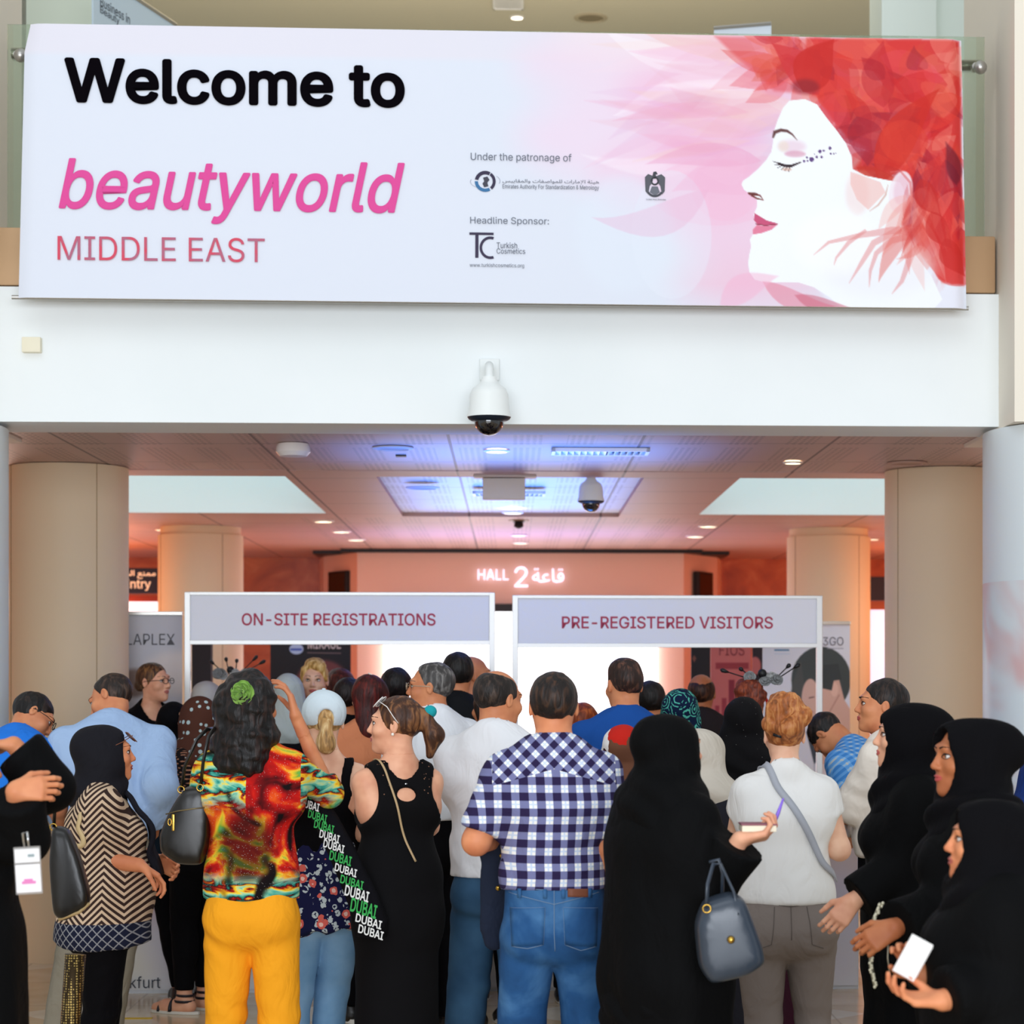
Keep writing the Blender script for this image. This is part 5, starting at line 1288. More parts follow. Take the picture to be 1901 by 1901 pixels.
du = ((u+z)*(1/.038)).frac(); dv = ((u-z)*(1/.038)).frac(); ln = du.lt(.16).mx(dv.lt(.16)); dia = m.mix(ln, '1c2034', '8c8c90')
CHEV_HEM = .775; m.color(m.mix(z.lt(CHEV_HEM), chev, dia)); m.bump(m.noise(scale=9, detail=3), .4, .03); CHEVRON = m.m
m = fab('tie_dye', 'ffffff'); x, y, z = m.xyz(); n = m.noise(scale=4.6, detail=3, dist=1.6, sz=1.2); n2 = m.noise(m.vec(x*3+1, y*2, z*9), scale=2.2, detail=3, dist=1.8); n3 = m.noise(scale=5.2, detail=2, dist=.6)
left = x.lt(-.0); r1 = m.ramp(n, [(.30, '140a0c'), (.38, '7c0f12'), (.47, 'c41a14'), (.53, 'e2591c'), (.58, 'f0c030'), (.64, '6fae3c'), (.72, '4fae9c'), (.8, 'b8d8c0')])
st = ((z+n2*.13)*(1/.055)).frac(); r2 = m.ramp(st, [(0, '3aa090'), (.25, '9cd0a8'), (.42, 'f2d238'), (.55, 'e8a020'), (.66, 'a81c12'), (.8, '1c0e10'), (1, '3aa090')])
topm = z.ss(1.20, 1.30)*left.mx(x.abs().gt(.19)); low = (z*-1).ss(-1.02, -.96); c = m.mix((topm).mx(low), r1, r2); c = m.mix(n3.ss(.60, .68), c, '120a0c')
cc = x*x*55+(z-1.10)*(z-1.10)*38; c = m.mix((cc*-1).ss(-.9, -.25)*.85, c, '33100c'); gl, _ = m.voro(150, 1)
m.color(m.mix(gl.lt(.12)*n.gt(.35)*.8, c, 'e8e0d8')); TIEDYE = m.m
m = fab('floral_print', 'ffffff'); v1, c1 = m.voro(17, .9); v2, _ = m.voro(30, 1, sx=1.1); v3, _ = m.voro(60, 1); x, y, z = m.xyz(); nn = m.noise(scale=48, detail=2)
c = m.mix((v2+nn*.25).lt(.56)*v3.lt(.58), '1a1c42', 'c6d0d2'); c = m.mix((v1+nn*.3).lt(.45), c, 'e0685c'); c = m.mix((v1+nn*.3).lt(.31), c, 'f6cabc'); m.color(c); FLORAL = m.m
m = fab('teal_paisley', 'ffffff'); v1, _ = m.voro(14, 1); n = m.noise(scale=22, detail=2, dist=1.5); m.color(m.mix(((v1*5+n).frac()).lt(.33)*n.gt(.45), '0c1c38', '52b09c')); TEAL = m.m
m = fab('red_brown_scarf', 'ffffff'); x, y, z = m.xyz(); n = m.noise(scale=6, detail=3, dist=1); v1, _ = m.voro(16, 1)
c = m.mix((z+n*.12).lt(1.50), 'c2261c', '6c4634'); c = m.mix((x+n*.08).lt(-.01), c, 'e8e4e2'); c = m.mix((x+n*.08).lt(-.01)*v1.lt(.33), c, '3a1420'); m.color(c); REDSCARF = m.m
m = fab('grey_ring_scarf', 'ffffff'); v1, _ = m.voro(24, .6); x, y, z = m.xyz(); m.color(m.mix((v1-.36).abs().lt(.05)*z.lt(1.50), 'b9b6b2', '4a4a4e')); RINGS = m.m
m = fab('dotted_brown_scarf', 'ffffff'); v1, c1 = m.voro(26, .8); m.color(m.mix(v1.lt(.28), '4c2c22', 'a8b8b8')); DOTS = m.m
m = fab('fishnet', 'ffffff'); x, y, z = m.xyz(); u = x+y; d1 = ((u+z)*45).frac().lt(.6); d2 = ((u-z)*45).frac().lt(.6); m.color(m.mix(d1.mx(d2), 'a8745a', '171214')); FISHNET = m.m
m = fab('denim', '2a4f78'); n = m.noise(scale=5, detail=4, dist=.6); x, y, z = m.xyz()
m.color(m.ramp(n, [(.3, '1c3a60'), (.5, '27507e'), (.72, '4a76a2')])); nb = m.noise(scale=26, detail=3); m.bump(nb, .35, .01); DENIM = m.m
m = fab('light_denim', '7fa6c8'); n = m.noise(scale=5, detail=4); m.color(m.ramp(n, [(.3, '5f8fb8'), (.6, '86aed0'), (.75, 'a6c6dc')])); m.bump(m.noise(scale=22, detail=3), .3, .01); LDENIM = m.m
m = fab('dark_denim', '33485c'); n = m.noise(scale=5, detail=4); m.color(m.ramp(n, [(.3, '24405c'), (.7, '3e617f')])); DDENIM = m.m
m = fab('embroidered_shirt', 'ffffff'); v1, _ = m.voro(22, 1); m.color(m.mix(v1.lt(.33), 'ece6e6', '5a2430')); EMBR = m.m
BLK = cloth('08070a', .85, 0, .35, .12); BLK2 = cloth('0e0d12', .85, 0, .4, .12); ABAYA = cloth('060607', .8, 0, .3, .12)
WHT = cloth('e6e4e2'); LEATH = plain('15120f', .32, spec=.6); GOLD = plain('c8a04a', .25, 1.0); CHROME = plain('d0d0d0', .2, 1.0)
def P(*a, **k): return Person(*a, **k)
# ================================================================== front of the crowd
# --- man in the checked shirt
p = P('man in a navy and white checked short sleeved shirt and blue jeans, seen from behind', 1027, 1238, 550, yaw=0, sex='m', skin='warm', hero=3, w=.98, sh=.168, head=(3, 4, 0), L=((884, 1562, -.04), (925, 1560, .20)), R=((1134, 1575, -.02), (1148, 1715, .06)), legs={'L': (-.035, 0, 0), 'R': (.05, 0, 0)}, hs=1.0)
p.body(); p.face(); p.hair('short', hairmat('1f1714', '4a3020')); SCALE = p.h
p.top(CHECK, 'checked_shirt', sleeve=.86, hem=.585, i=.013, cuff=.012, amp=.008, belly=.015, flare=.0, neckz=.85); p.collar(CHECK)
sb = bvh([p.last]); p.trousers(DENIM, 'jeans', z1=.60, i=.012, bag=.018, amp=.006); jb = bvh([p.last]); TH_ = plain('6f86a0', .8); h = p.h; o = p.root.children[-1]
p.seam(jb, [(0, .598*h), (0, .50*h), (.003, .465*h)], TH_, parent=o); p.seam(jb, [(-.15, .575*h), (0, .555*h), (.15, .575*h)], TH_, parent=o); p.seam(jb, [(-.15, .585*h), (0, .582*h), (.15, .585*h)], TH_, parent=o)
for sg in (-1, 1):
    c = sg*.088; q = [(c-.058, .545*h), (c+.058, .549*h), (c+.052, .478*h), (c-.052, .474*h)]
    if sg > 0: q = [(c-.058, .549*h), (c+.058, .545*h), (c+.052, .474*h), (c-.052, .478*h)]
    p.patch(jb, q, DENIM, 'back_pocket', parent=o)
    p.seam(jb, [q[0], q[3], ((q[2][0]+q[3][0])/2, q[2][1]-.012), q[2], q[1], q[0]], TH_, 'pocket_stitching', parent=o)
for xx in (-.115, -.03, .03, .12): p.patch(jb, [(xx-.006, .584*h), (xx+.006, .584*h), (xx+.006, .566*h), (xx-.006, .566*h)], DENIM, 'belt_loop', off=.007, n=3, parent=o)
p.patch(jb, [(.045, .585*h), (.125, .583*h), (.125, .567*h), (.045, .569*h)], plain('7a4630', .6), 'leather_patch', off=.005, n=5, parent=o); p.shoes(LEATH)
PCH = p
# --- blazer over his forearm
def ghost(name, lab, cat, verts_fn, mat): pass
def at(px, py, s): return W(px, py, s)
t = empty('blazer', at(925, 1560, 545)); tag(t, 'dark navy blazer with gold buttons hanging from the forearm of the checked shirt man', 'jacket')
S_ = 540.0
def bl(px, py): return (((px-925)/S_), 0, (1560-py)/S_)
ops = [cap(bl(918, 1565), bl(932, 1650), .035, .05, fy=.55, k=.03), cap(bl(928, 1640), bl(918, 1745), .05, .038, fy=.5, k=.03), cap(bl(912, 1600), bl(905, 1720), .03, .02, fy=.6, k=.03)]
ops += [cap(bl(905, 1572), bl(945, 1572), .035, .035, k=.03)]
ops = [dict(q, trim=()) for q in ops]
V, Q = sdfmesh(ops, .008, lambda V: .005*wob(V, 16, 3, (1, 1, .35))); V[:, 1] += .03; o = mkmesh('cloth', [(V, Q)], cloth('1b2233'), t); bb_ = bvh([(V, Q)])
for px, py in ((932, 1588), (925, 1648)):
    a = bl(px, py); r = bb_.ray_cast(Vector((a[0], -1, a[2])), Vector((0, 1, 0))); y0 = r[0].y if r[0] else -.04
    g = B(); g.lathe([(0, -.006), (.006, -.005), (.0095, -.001), (.0095, .002), (0, .003)], (a[0], y0-.001, a[2]), 16, 'y'); g.build('button', GOLD, t, 'all')
# --- woman in the tie-dye blouse
p = P('woman in multicoloured tie dye blouse and yellow trousers, with a green flower in her hair', 487, 1238, 510, yaw=-4, sex='f', skin='tan', hero=3, w=.92, head=(-20, 0, 0), pad=.03,
      L=((372, 1500, .02), (392, 1470, .22)), R=((580, 1452, .08), (549, 1330, .10), dict(n=(-1, 0, 0), d=(-.25, .1, 1), c=.5)), shift=(-.035, 0), legs={'L': (-.02, 0, 0), 'R': (.02, 0, 0)}, sh=.158)
p.body(); p.face(); p.hair('curly', hairmat('14100f', '33231e')); p.top(TIEDYE, 'blouse', sleeve=1.20, hem=.53, i=.016, cuff=.014, amp=.006, flare=.006, f=8); tb = p.last
p.trousers(cloth('f0a01c', .8, .1, .4), z1=.60, i=.010, gi=.012, bag=.010, amp=.006, taper=.95); jb = bvh([p.last]); p.shoes(LEATH)
fl = B(); c = Vector(fpt(p.FH, (.035, -.128, .045))); rr = random.Random(4); n_ = Vector(p.FH[0] @ np.array([.15, -1, .1])).normalized(); a_ = n_.orthogonal().normalized(); b_ = n_.cross(a_)
def flower(fl, c, n_, R_, rings=4):
    a_ = n_.orthogonal().normalized(); b_ = n_.cross(a_)
    for ring in range(rings):
        k = 5-ring//2; r0 = R_*(1-ring/(rings+.6))
        for j in range(k):
            w = 2*PI*(j/k+ring*.13); g = []; nu, nv = 7, 6
            for iu in range(nu):
                u = -1+2*iu/(nu-1)
                for iv in range(nv):
                    v = iv/(nv-1); ww = w+u*(.75-.1*ring); rad = r0*(.15+.85*math.sin(v*1.7))*(1-.12*u*u)
                    lift = R_*(.12+.22*ring)*v*v+R_*.10*math.sin(u*5+ring)*v; g.append(c+(a_*math.cos(ww)+b_*math.sin(ww))*rad+n_*(lift+R_*.1*ring))
            fl.add(g, [(i*nv+q, (i+1)*nv+q, (i+1)*nv+q+1, i*nv+q+1) for i in range(nu-1) for q in range(nv-1)])
flower(fl, c, n_, .046, 5); m = MT('green_petal', '86b04a', .6, sheen=.2); n = m.noise(scale=30); m.color(m.ramp(n, [(.3, '6f9c38'), (.7, '9cc45e')])); o = fl.build('hair_flower', m.m, p.root, 'all'); md = o.modifiers.new('t', 'SOLIDIFY'); md.thickness = .0015
PTD = p
# --- her handbag
def handbag(lab, pts_px, s, mat, depth=.09, handles=(), zdir=None, name='handbag', gold=True, group=None, seam=True):
    "body: cross section outline in pixels, softened; handles: list of pixel polylines"
    pts_px = [(a[0]+(c[0]-a[0])*u, a[1]+(c[1]-a[1])*u) for a, c in zip(pts_px, pts_px[1:]+pts_px[:1]) for u in (.12, .88)]
    cx = sum(q[0] for q in pts_px)/len(pts_px); zb = max(q[1] for q in pts_px); t = empty(name, W(cx, zb, s)); tag(t, lab, 'handbag', group)
    def L(px, py, y=0): return Vector(((px-cx)/s, y, (zb-py)/s))
    bm = bmesh.new(); n = len(pts_px); lay = []
    for f, y in ((.80, -depth/2), (.97, -depth/3), (1, 0), (.97, depth/3), (.80, depth/2)):
        cc = Vector((0, 0, sum((zb-q[1]) for q in pts_px)/n/s)); vs = []
        for q in pts_px: pt = L(*q); pt = cc+(pt-cc)*f; pt.y = y; vs.append(bm.verts.new(pt))
        lay.append(vs)
    bm.faces.new(lay[0]); bm.faces.new(lay[-1][::-1])
    for a, c in zip(lay, lay[1:]):
        for i in range(n): bm.faces.new((a[i], c[i], c[(i+1) % n], a[(i+1) % n]))
    bmesh.ops.recalc_face_normals(bm, faces=bm.faces[:]); me = bpy.data.meshes.new('body'); bm.to_mesh(me); bm.free(); o = link('bag_body', me, t, [mat]); md = o.modifiers.new('s', 'SUBSURF'); md.levels = md.render_levels = 2
    for hp in handles:
        b = B(); b.tube([L(q[0], q[1], q[2] if len(q) > 2 else 0) for q in hp], .0075, 8, flat=.6); h = b.build('handle', mat, t, 'all')
        if gold:
            for q in (hp[0],):
                g = B(); c = L(q[0], q[1], (q[2] if len(q) > 2 else 0)-.006); g.tube([c+Vector((.012*math.cos(w), -.004, .012*math.sin(w))) for w in [2*PI*k/12 for k in range(12)]], .0025, 6, close=True); g.build('ring', GOLD, h, 'all')
    return t, L
t, L = handbag('black leather shoulder bag with gold clasps hanging at the left of the tie dye blouse', [(352, 1456), (392, 1452), (402, 1500), (398, 1560), (385, 1602), (340, 1600), (308, 1578), (306, 1545), (325, 1500)], 505, LEATH, .13,
    handles=[[(348, 1462, -.03), (356, 1420, -.06), (380, 1370, -.085), (396, 1352, -.05), (402, 1352, .03)], [(384, 1458, -.05), (392, 1410, -.09), (402, 1365, -.10), (410, 1350, -.05), (412, 1352, .03)]])
t.location.y -= .12
g = B(); g.box(-.045, -.035, -.075, -.068, .13, .19, .002); g.tube([L(330+3*math.cos(k), 1520+6*math.sin(k), -.074) for k in [2*PI*j/12 for j in range(12)]], .0025, 6, close=True); g.build('clasp', GOLD, t, 'all')
b = B(); b.tube([L(322, 1506, -.062), L(345, 1500, -.068), L(372, 1496, -.068), L(394, 1494, -.06)], .0025, 6); b.build('zip', plain('7a6a48', .4, .8), t, 'all')
# --- woman with the white cap
p = P('woman in a white cap, black tank top and navy floral skirt over pale jeans', 596, 1283, 466, yaw=6, sex='f', skin='pale', hero=3, w=.88, head=(4, 6, 0), pad=.012, L=((545, 1560, .06), (575, 1560, .25)), R=((678, 1548, -.02), (655, 1500, .2)), legs={'L': (-.05, 0, .0), 'R': (-.10, .05, .05)}, shift=(.01, 0))
p.body(); p.face(); p.hair('lowtail', hairmat('b98d55', 'e2c48e')); p.top(BLK, 'tank_top', sleeve=0, hem=.62, i=.012, amp=.003, neckz=.83, nr=.03, tank=.018, neckdrop=.80)
p.trousers(LDENIM, 'jeans', z1=.55, i=.008, gi=.004, bag=.004, amp=.004, taper=.92)
p.skirt(FLORAL, z1=.665, z0=.435, r0=.135, r1=.205, folds=7, fa=.009, i=.022, slant=.12); p.shoes(LEATH)
CAPM = cloth('cfdce2', .8, .1, .3); ops = [p._E((0, -.02, .035), (.096, .112, .098), trim=(((0, 0, -.018), (0, .12, -1)),)), p._E((0, -.135, .0), (.034, .07, .040), k=.004, sub=True)]
cm = p.garment('cap', CAPM, ops, amp=.0015, h=.006, disp=lambda V: .0015*wob(V, 20, 2))
q = p.hs; b = B(); v = []
for i in range(9):
    w = PI*i/8
    for r in (0, 1): v.append(fpt(p.FH, ((.075+.012*r)*math.cos(w)*q, (.06+(.085*r+.03)*math.sin(w)*1.0)*q, (.012-.012*r*math.sin(w))*q))+np.array([0, 0, 0]))
b.add(v, [(2*i, 2*i+2, 2*i+3, 2*i+1) for i in range(8)]); o = b.build('visor', CAPM, cm, 'all'); md = o.modifiers.new('t', 'SOLIDIFY'); md.thickness = .004
b = B(); c = fpt(p.FH, (0, -.022*q, .135*q)); b.ball(c, (.008, .008, .004), 6); b.build('button', CAPM, cm, 'all')
PCAP = p
# --- her lettered cloth bag
t = empty('cloth_bag', W(690, 1740, 500)); tag(t, 'black cloth bag with green and white DUBAI lettering worn across the floral skirt', 'bag'); S_ = 500.0
def cb_(px, py, y=0): return np.array([(px-690)/S_, y, (1740-py)/S_])
path = [(560, 1448), (582, 1482), (608, 1528), (632, 1575), (655, 1625), (676, 1672), (690, 1712), (690, 1738)]; wd_ = [24, 30, 34, 38, 42, 48, 52, 44]
v = []; 
for i, ((a, c), w) in enumerate(zip(path, wd_)):
    j0, j1 = max(0, i-1), min(len(path)-1, i+1); d = np.array(path[j1])-np.array(path[j0]); d = d/np.linalg.norm(d); nn = np.array([-d[1], d[0]])
    for k in range(7): u = -1+k/3; q_ = np.array([a, c])+nn*u*w/2; v.append(cb_(q_[0], q_[1], -.012*(1-u*u)*(1+i*.5)+.004*math.sin(k*2+i)))
b = B(); b.add(v, [(i*7+k, i*7+k+1, (i+1)*7+k+1, (i+1)*7+k) for i in range(7) for k in range(6)]); o = b.build('bag_cloth', BLK2, t, 'all'); md = o.modifiers.new('t', 'SOLIDIFY'); md.thickness = .03; md.offset = 0
GRN = plain('2fa04a', .7); WTX = plain('dcdcd8', .7)
for txt, px, py, wpx, hpx, mt, sc_ in (('DUBAI', 566, 1470, 34, 14, GRN, 0), ('DUBAI', 578, 1492, 36, 15, WTX, 0), ('DUBAI', 592, 1513, 36, 15, GRN, 0), ('DUBAI', 604, 1532, 38, 15, GRN, 0), ('DUBAI', 614, 1550, 38, 15, WTX, 0), ('DUBAI', 622, 1568, 40, 15, WTX, 0),
                              ('DUBAI', 634, 1590, 42, 18, GRN, 0), ('DUBAI', 644, 1612, 42, 15, WTX, 0), ('DUBAI', 655, 1634, 44, 16, GRN, 0), ('DUBAI', 664, 1655, 46, 20, WTX, 0), ('DUBAI', 676, 1682, 50, 26, GRN, 0), ('DUBAI', 686, 1706, 50, 16, WTX, 0), ('DUBAI', 690, 1726, 48, 16, WTX, 0)):
    ang = math.radians(-18); O = Vector(cb_(px-wpx/2*math.cos(ang), py+hpx/2+wpx/2*math.sin(ang)*-1*-1, -.085)); lettering('lettering', txt, O, Vector((math.cos(ang), 0, math.sin(ang)))*wpx/S_, Vector((-math.sin(ang)*.5, 0, 1)).normalized()*hpx/S_, mt, t, bold=.02)
b = B(); b.tube([cb_(560, 1448, 0), cb_(552, 1430, .03), cb_(545, 1405, .08)], .012, 8, flat=.3); b.build('strap', BLK2, t, 'all')
# --- woman in the black lace dress
p = P('woman in a sleeveless black dress with white sunglasses on her tied brown hair', 724, 1283, 488, yaw=26, sex='f', skin='fair', hero=3, w=.88, gl=.95, head=(56, -2, 0), L=((700, 1550, -.05), (668, 1505, .12)), R=((800, 1490, .12), (772, 1560, .2)), shift=(.02, 0))
p.gaze = 0; p.body(); p.face(brow='2a1810', lip='b2545a'); p.hair('tied', hairmat('4a2c1c', '8a5c38'))
m = fab('black_lace', '121012'); v1, _ = m.voro(70, 1); x, y, z = m.xyz(); m.color(m.mix(v1.lt(.17)*z.gt(1.27)*x.abs().gt(.07)*.8, '0a090b', '9a7058')); LACE = m.m
ops = p.torso(.012, z0=.3)+p.glute(.014)+[cap((0, 0, .58*p.h), (0, 0, .02), .142, .150, fx=1.12, fy=.92, k=.07, trim=(((0, 0, .03*p.h), (0, 0, -1)),)), cap((0, .012, .838*p.h), (0, .05, .95*p.h), .095, .11, k=.008, fr=p.FU, sub=True), ell((0, -.14, .775*p.h), (.045, .08, .028), k=.008, sub=True)]
for sg in (-1, 1): ops.append(ell((sg*(p.sx+.022), 0, .775*p.h), (.068, .13, .115), k=.012, sub=True))
p.garment('dress', LACE, ops, amp=.004); p.topmesh = p.last; tb = bvh([p.last])
h = p.h; p.ribbon([(-.09, .06, .83*h), (-.095, -.02, .86*h), (-.075, -.10, .82*h), (-.03, -.13, .70*h), (.02, -.12, .62*h)], plain('b89c74', .6), 'bag_strap', wdt=.008, thick=.003)
p.glasses(plain('efeae4', .3), 'sunglasses', up=.088, lens=plain('6a625e', .15), r=.026, back=.042)
b = B(); c = fpt(p.FH, (0, -.135, .052)); b.ball(c, (.026, .022, .024), 10); b.build('hair_tie', cloth('1d98a0'), p.root, 'all')
b = B(); c = fpt(p.FH, (-.083*p.hs, -.008, -.040*p.hs)); b.ball(c, .006, 8); b.build('earring', plain('ece6da', .3), p.root, 'all'); p.shoes(LEATH, None)
for k in range(2): p.patch(tb, [(-.004, .80*h), (.004, .80*h), (.004, .77*h), (-.004, .77*h)], CHROME, 'clasp', n=3)
# --- tall woman in the black abaya with the blue bag
p = P('tall woman in a long plain black abaya and headscarf carrying a dark bag, walking right', 1236, 1310, 590, yaw=-62, sex='f', skin='fair', hero=2, w=1.12, pad=.03, head=(-2, -2, 0), R=((1305, 1588, -.16), (1366, 1572, -.22), dict(d=(.9, .0, .15), n=(0, .3, 1), c=1.0)), L=((1290, 1560, .2), (1300, 1600, .22)), shift=(.02, 0), sh=.165)
p.body(); p.face(); p.robe(ABAYA, i=.034, r0=.175, r1=.30, loose=.022, cuff=.02, sleeve=1.92, folds=7, fa=.018, amp=.009, zt=.72)
p.hood(ABAYA, back=.008, tail=.42, amp=.005, low=.05, open_=(.05, .075)); PAB = p
t, L = handbag('dark blue grey leather tote hanging from the arm of the tall black abaya', [(1292, 1655), (1340, 1640), (1366, 1650), (1398, 1735), (1404, 1770), (1372, 1792), (1305, 1808), (1284, 1775), (1276, 1700)], 600, MT('blue_leather', '333c48', .3, spec=.6).m, .16,
    handles=[[(1296, 1668, -.06), (1298, 1625, -.06), (1310, 1592, -.02), (1325, 1592, .0), (1345, 1640, -.05), (1352, 1680, -.07)], [(1330, 1655, .05), (1330, 1610, .03), (1322, 1585, .02), (1306, 1590, .03)]]); t.location.y -= .24
b = B(); b.ball(L(1338, 1722, -.085), .012, 8); b.build('clasp', GOLD, t, 'all')
t = empty('booklet', W(1395, 1530, 590)); t.location.y -= .2; tag(t, 'cream booklet held flat in the hand of the tall black abaya', 'booklet'); b = B(); b.box(-.055, .05, -.05, .05, -.008, .012, .003); b.build('pages', plain('efe4cc', .7), t)
b = B(); b.box(-.057, .052, -.052, .052, .0125, .0165); b.build('cover', plain('8a4a58', .5), t)
t = empty('pen', W(1420, 1520, 590)); t.location.y -= .2; tag(t, 'purple pen sticking up from the hand with the cream booklet', 'pen'); b = B(); b.tube([(0, 0, -.02), (.018, 0, .03), (.034, 0, .075)], [.004, .006, .003], 8); b.build('barrel', plain('8a6ad8', .4), t, 'all'); b = B(); b.tube([(-.004, 0, -.03), (0, 0, -.02)], [.001, .004], 8); b.build('tip', plain('5a3aa8', .4), t, 'all')
# --- woman in the white T-shirt
p = P('woman in a white T shirt and grey jeans with piled up red blonde hair', 1455, 1303, 500, yaw=3, sex='f', skin='pale', hero=3, w=1.04, gl=1.04, head=(0, 2, 0), L=((1372, 1535, .05), (1400, 1545, .25)), R=((1548, 1540, .0), (1530, 1560, .22)), legs={'L': (.03, 0, .0), 'R': (.04, .04, .02)}, hs=.98, sh=.15)
p.body(); p.face(); p.hair('updo', hairmat('a05a2a', 'c98a52')); p.top(cloth('e9e7e3', .85, .1, .4), 't_shirt', sleeve=.42, hem=.555, i=.013, cuff=.012, amp=.005, flare=.0, f=9); tb = p.last
p.trousers(cloth('7b7069', .75, .1, .35), 'jeans', z1=.585, i=.008, gi=.012, bag=.002, amp=.005, taper=.98); jb = bvh([p.last]); h = p.h; o = p.root.children[-1]; TH_ = plain('5c534d', .8)
p.seam(jb, [(0, .58*h), (0, .47*h)], TH_, parent=o); p.seam(jb, [(-.16, .56*h), (0, .545*h), (.16, .56*h)], TH_, parent=o)
for sg in (-1, 1): p.seam(jb, [(sg*.06, .545*h), (sg*.075, .46*h), (sg*.12, .45*h)], TH_, 'pocket_stitching', parent=o)
p.ribbon([(-.085, .06, .86*h), (-.085, -.03, .88*h), (-.05, -.12, .83*h), (.05, -.13, .73*h), (.13, -.10, .64*h), (.19, 0, .60*h)], plain('a9acb4', .6), 'shoulder_strap', wdt=.026, thick=.004, target=bvh([p.topmesh]), off=.007)
b = B(); 
for sg in (-1, 1): pass
q = p.hs
b = B(); b.tube([fpt(p.FH, (-.06*q, -.10*q, -.0)), fpt(p.FH, (-.03*q, -.118*q, -.008))], .006, 8); b.build('hair_clip', BLACK, p.root, 'all'); p.shoes(LEATH)
# --- woman in the chevron tunic
p = P('woman in a brown and cream chevron tunic with black headscarf, arms folded', 205, 1335, 480, yaw=-78, sex='f', skin='warm', hero=3, w=1.12, pad=.028, head=(4, -3, 0), R=((168, 1580, -.12), (258, 1606, -.16), dict(n=(0, 0, -1), d=(.8, .3, -.5), c=.7)), L=((225, 1560, .15), (268, 1590, .1)), legs={'R': (0, -.04, 0)}, shift=(-.01, 0), sh=.15)
p.body(); p.face(lip='a04a44'); p.hair('short', hairmat('6a3c24', 'a8704a'))
p.hood(cloth('16151b', .8, .1, .4), back=.012, low=-.02, amp=.004, open_=(.070, .098), fwd=-.030, oz=-.018, shoulder=False)
h = p.h; CH_ = p
ops = p.torso(.018, z0=.3, belly=.01)+p.glute(.016)+p.armops('R', .018, f1=1.15, cuff=.02)+p.armops('L', .018, f1=1.15, cuff=.02)+[cap((0, 0, .60*h), (0, 0, .44*h), .15, .185, fx=1.08, fy=1.05, k=.06, trim=(((0, 0, .455*h), (0, 0, -1)),))]
ops = [dict(q_, trim=q_['trim']+(((0, 0, .455*h), (0, 0, -1)),)) for q_ in ops]+[cap((0, .012, .85*h), (0, .06, .95*h), .07, .09, k=.01, sub=True)]
p.garment('tunic', CHEVRON, ops, amp=.006, h=.0085); p.topmesh = p.last; p.trousers(BLK, z1=.5, i=.006, bag=0); p.shoes(LEATH)
p.ribbon([(.02, .10, .83*h), (.06, .17, .78*h), (.07, .19, .70*h), (.06, .20, .62*h)], cloth('1a1a22'), 'scarf_end', wdt=.085, thick=.02, off=.008)
p.ribbon([(.10, -.06, .66*h), (.12, -.03, .76*h), (.10, .0, .83*h)], plain('cbb183', .6), 'bag_strap', wdt=.02, thick=.004)
p.glasses(plain('7a4a34', .3), 'sunglasses', up=.064, lens=plain('30343c', .1), r=.026, back=.008)
b = B(); q = p.hs
b.tube([fpt(p.FH, (.068*q*math.sin(w), (.058-.02)*q, (.0+.098*math.cos(w))*q)) for w in [math.radians(-110+220*k/16) for k in range(17)]], .003, 6); b.build('scarf_trim', plain('8a6a50', .5), p.root, 'all')
t = empty('name_badge', W(263, 1678, 470)); t.location.y -= .1; tag(t, 'white name badge hanging in front of the chevron tunic', 'badge'); b = B(); b.box(-.024, .024, -.002, .002, 0, .08, .001); b.build('card', plain('e8e6e2', .5), t)
for k in range(4): b = B(); b.box(-.012, .014, -.0035, -.002, .02+.013*k, .026+.013*k); b.build('printed_line', plain('8a8890', .6), t)
# ================================================================== right foreground, three women in black
def wbag(): pass
p = P('woman in black abaya, farthest of the three facing left at the right edge', 1683, 1290, 560, yaw=84, sex='f', skin='fair', hero=2, w=1.1, pad=.03, head=(0, -4, 0), L=((1668, 1610, -.14), (1618, 1648, -.16), dict(d=(-.6, -.1, -.7), n=(.1, 1, 0), c=.7)), R=((1690, 1600, .2), (1680, 1650, .15)), hs=1.0)
p.body(); p.face(lip='c2605a'); p.robe(ABAYA, i=.034, r0=.165, r1=.25, loose=.018, cuff=.016, folds=7); p.hood(BLK, back=.03, amp=.006, low=.03, open_=(.056, .09), fwd=-.01); b = B(); p34 = p
p = P('woman in black headscarf with parted lips, middle of the three at right edge', 1796, 1316, 620, yaw=88, sex='f', skin='brown', hero=3, w=1.1, pad=.03, head=(14, -2, 0), L=((1745, 1690, -.1), (1688, 1712, -.16), dict(d=(-.85, -.1, -.45), n=(0, 1, -.4), c=.9)), R=((1760, 1680, .2), (1760, 1710, .2)), hs=1.08)
p.gaze = -.2; p.body(); p.face(brow='1c100c', lip='b8504c', mk=1.2); p.robe(ABAYA, i=.034, r0=.165, r1=.25, loose=.018, cuff=.016, folds=7); p.hood(BLK, back=.045, amp=.007, low=.03, top_=-.002, open_=(.066, .100), fwd=-.022, oz=-.014)
p = P('short woman in a plain black hood nearest the camera at the lower right corner', 1834, 1462, 715, yaw=84, sex='f', skin='warm', hero=3, w=1.15, pad=.035, head=(0, -6, 0), L=((1850, 1835, -.16), (1772, 1852, -.2), dict(d=(-1, -.05, .05), n=(0, -.25, 1), c=.6)), R=((1800, 1790, .1), (1720, 1815, .02), dict(d=(-.4, -.2, .7), n=(.3, -.6, -1), c=.7)), hs=1.05)
p.body(); p.face(lip='b05a50'); p.robe(ABAYA, i=.04, r0=.19, r1=.29, loose=.016, cuff=.014, folds=7); p.hood(BLK, back=.04, amp=.006, low=.04, open_=(.062, .10), fwd=-.02, oz=-.018)
b = B(); c = p.arm['L']['w']; d = p.arm['L']['w']-p.arm['L']['e']; d /= np.linalg.norm(d); e1 = np.cross(d, [0, 0, 1]); e1 /= np.linalg.norm(e1); e2 = np.cross(d, e1)
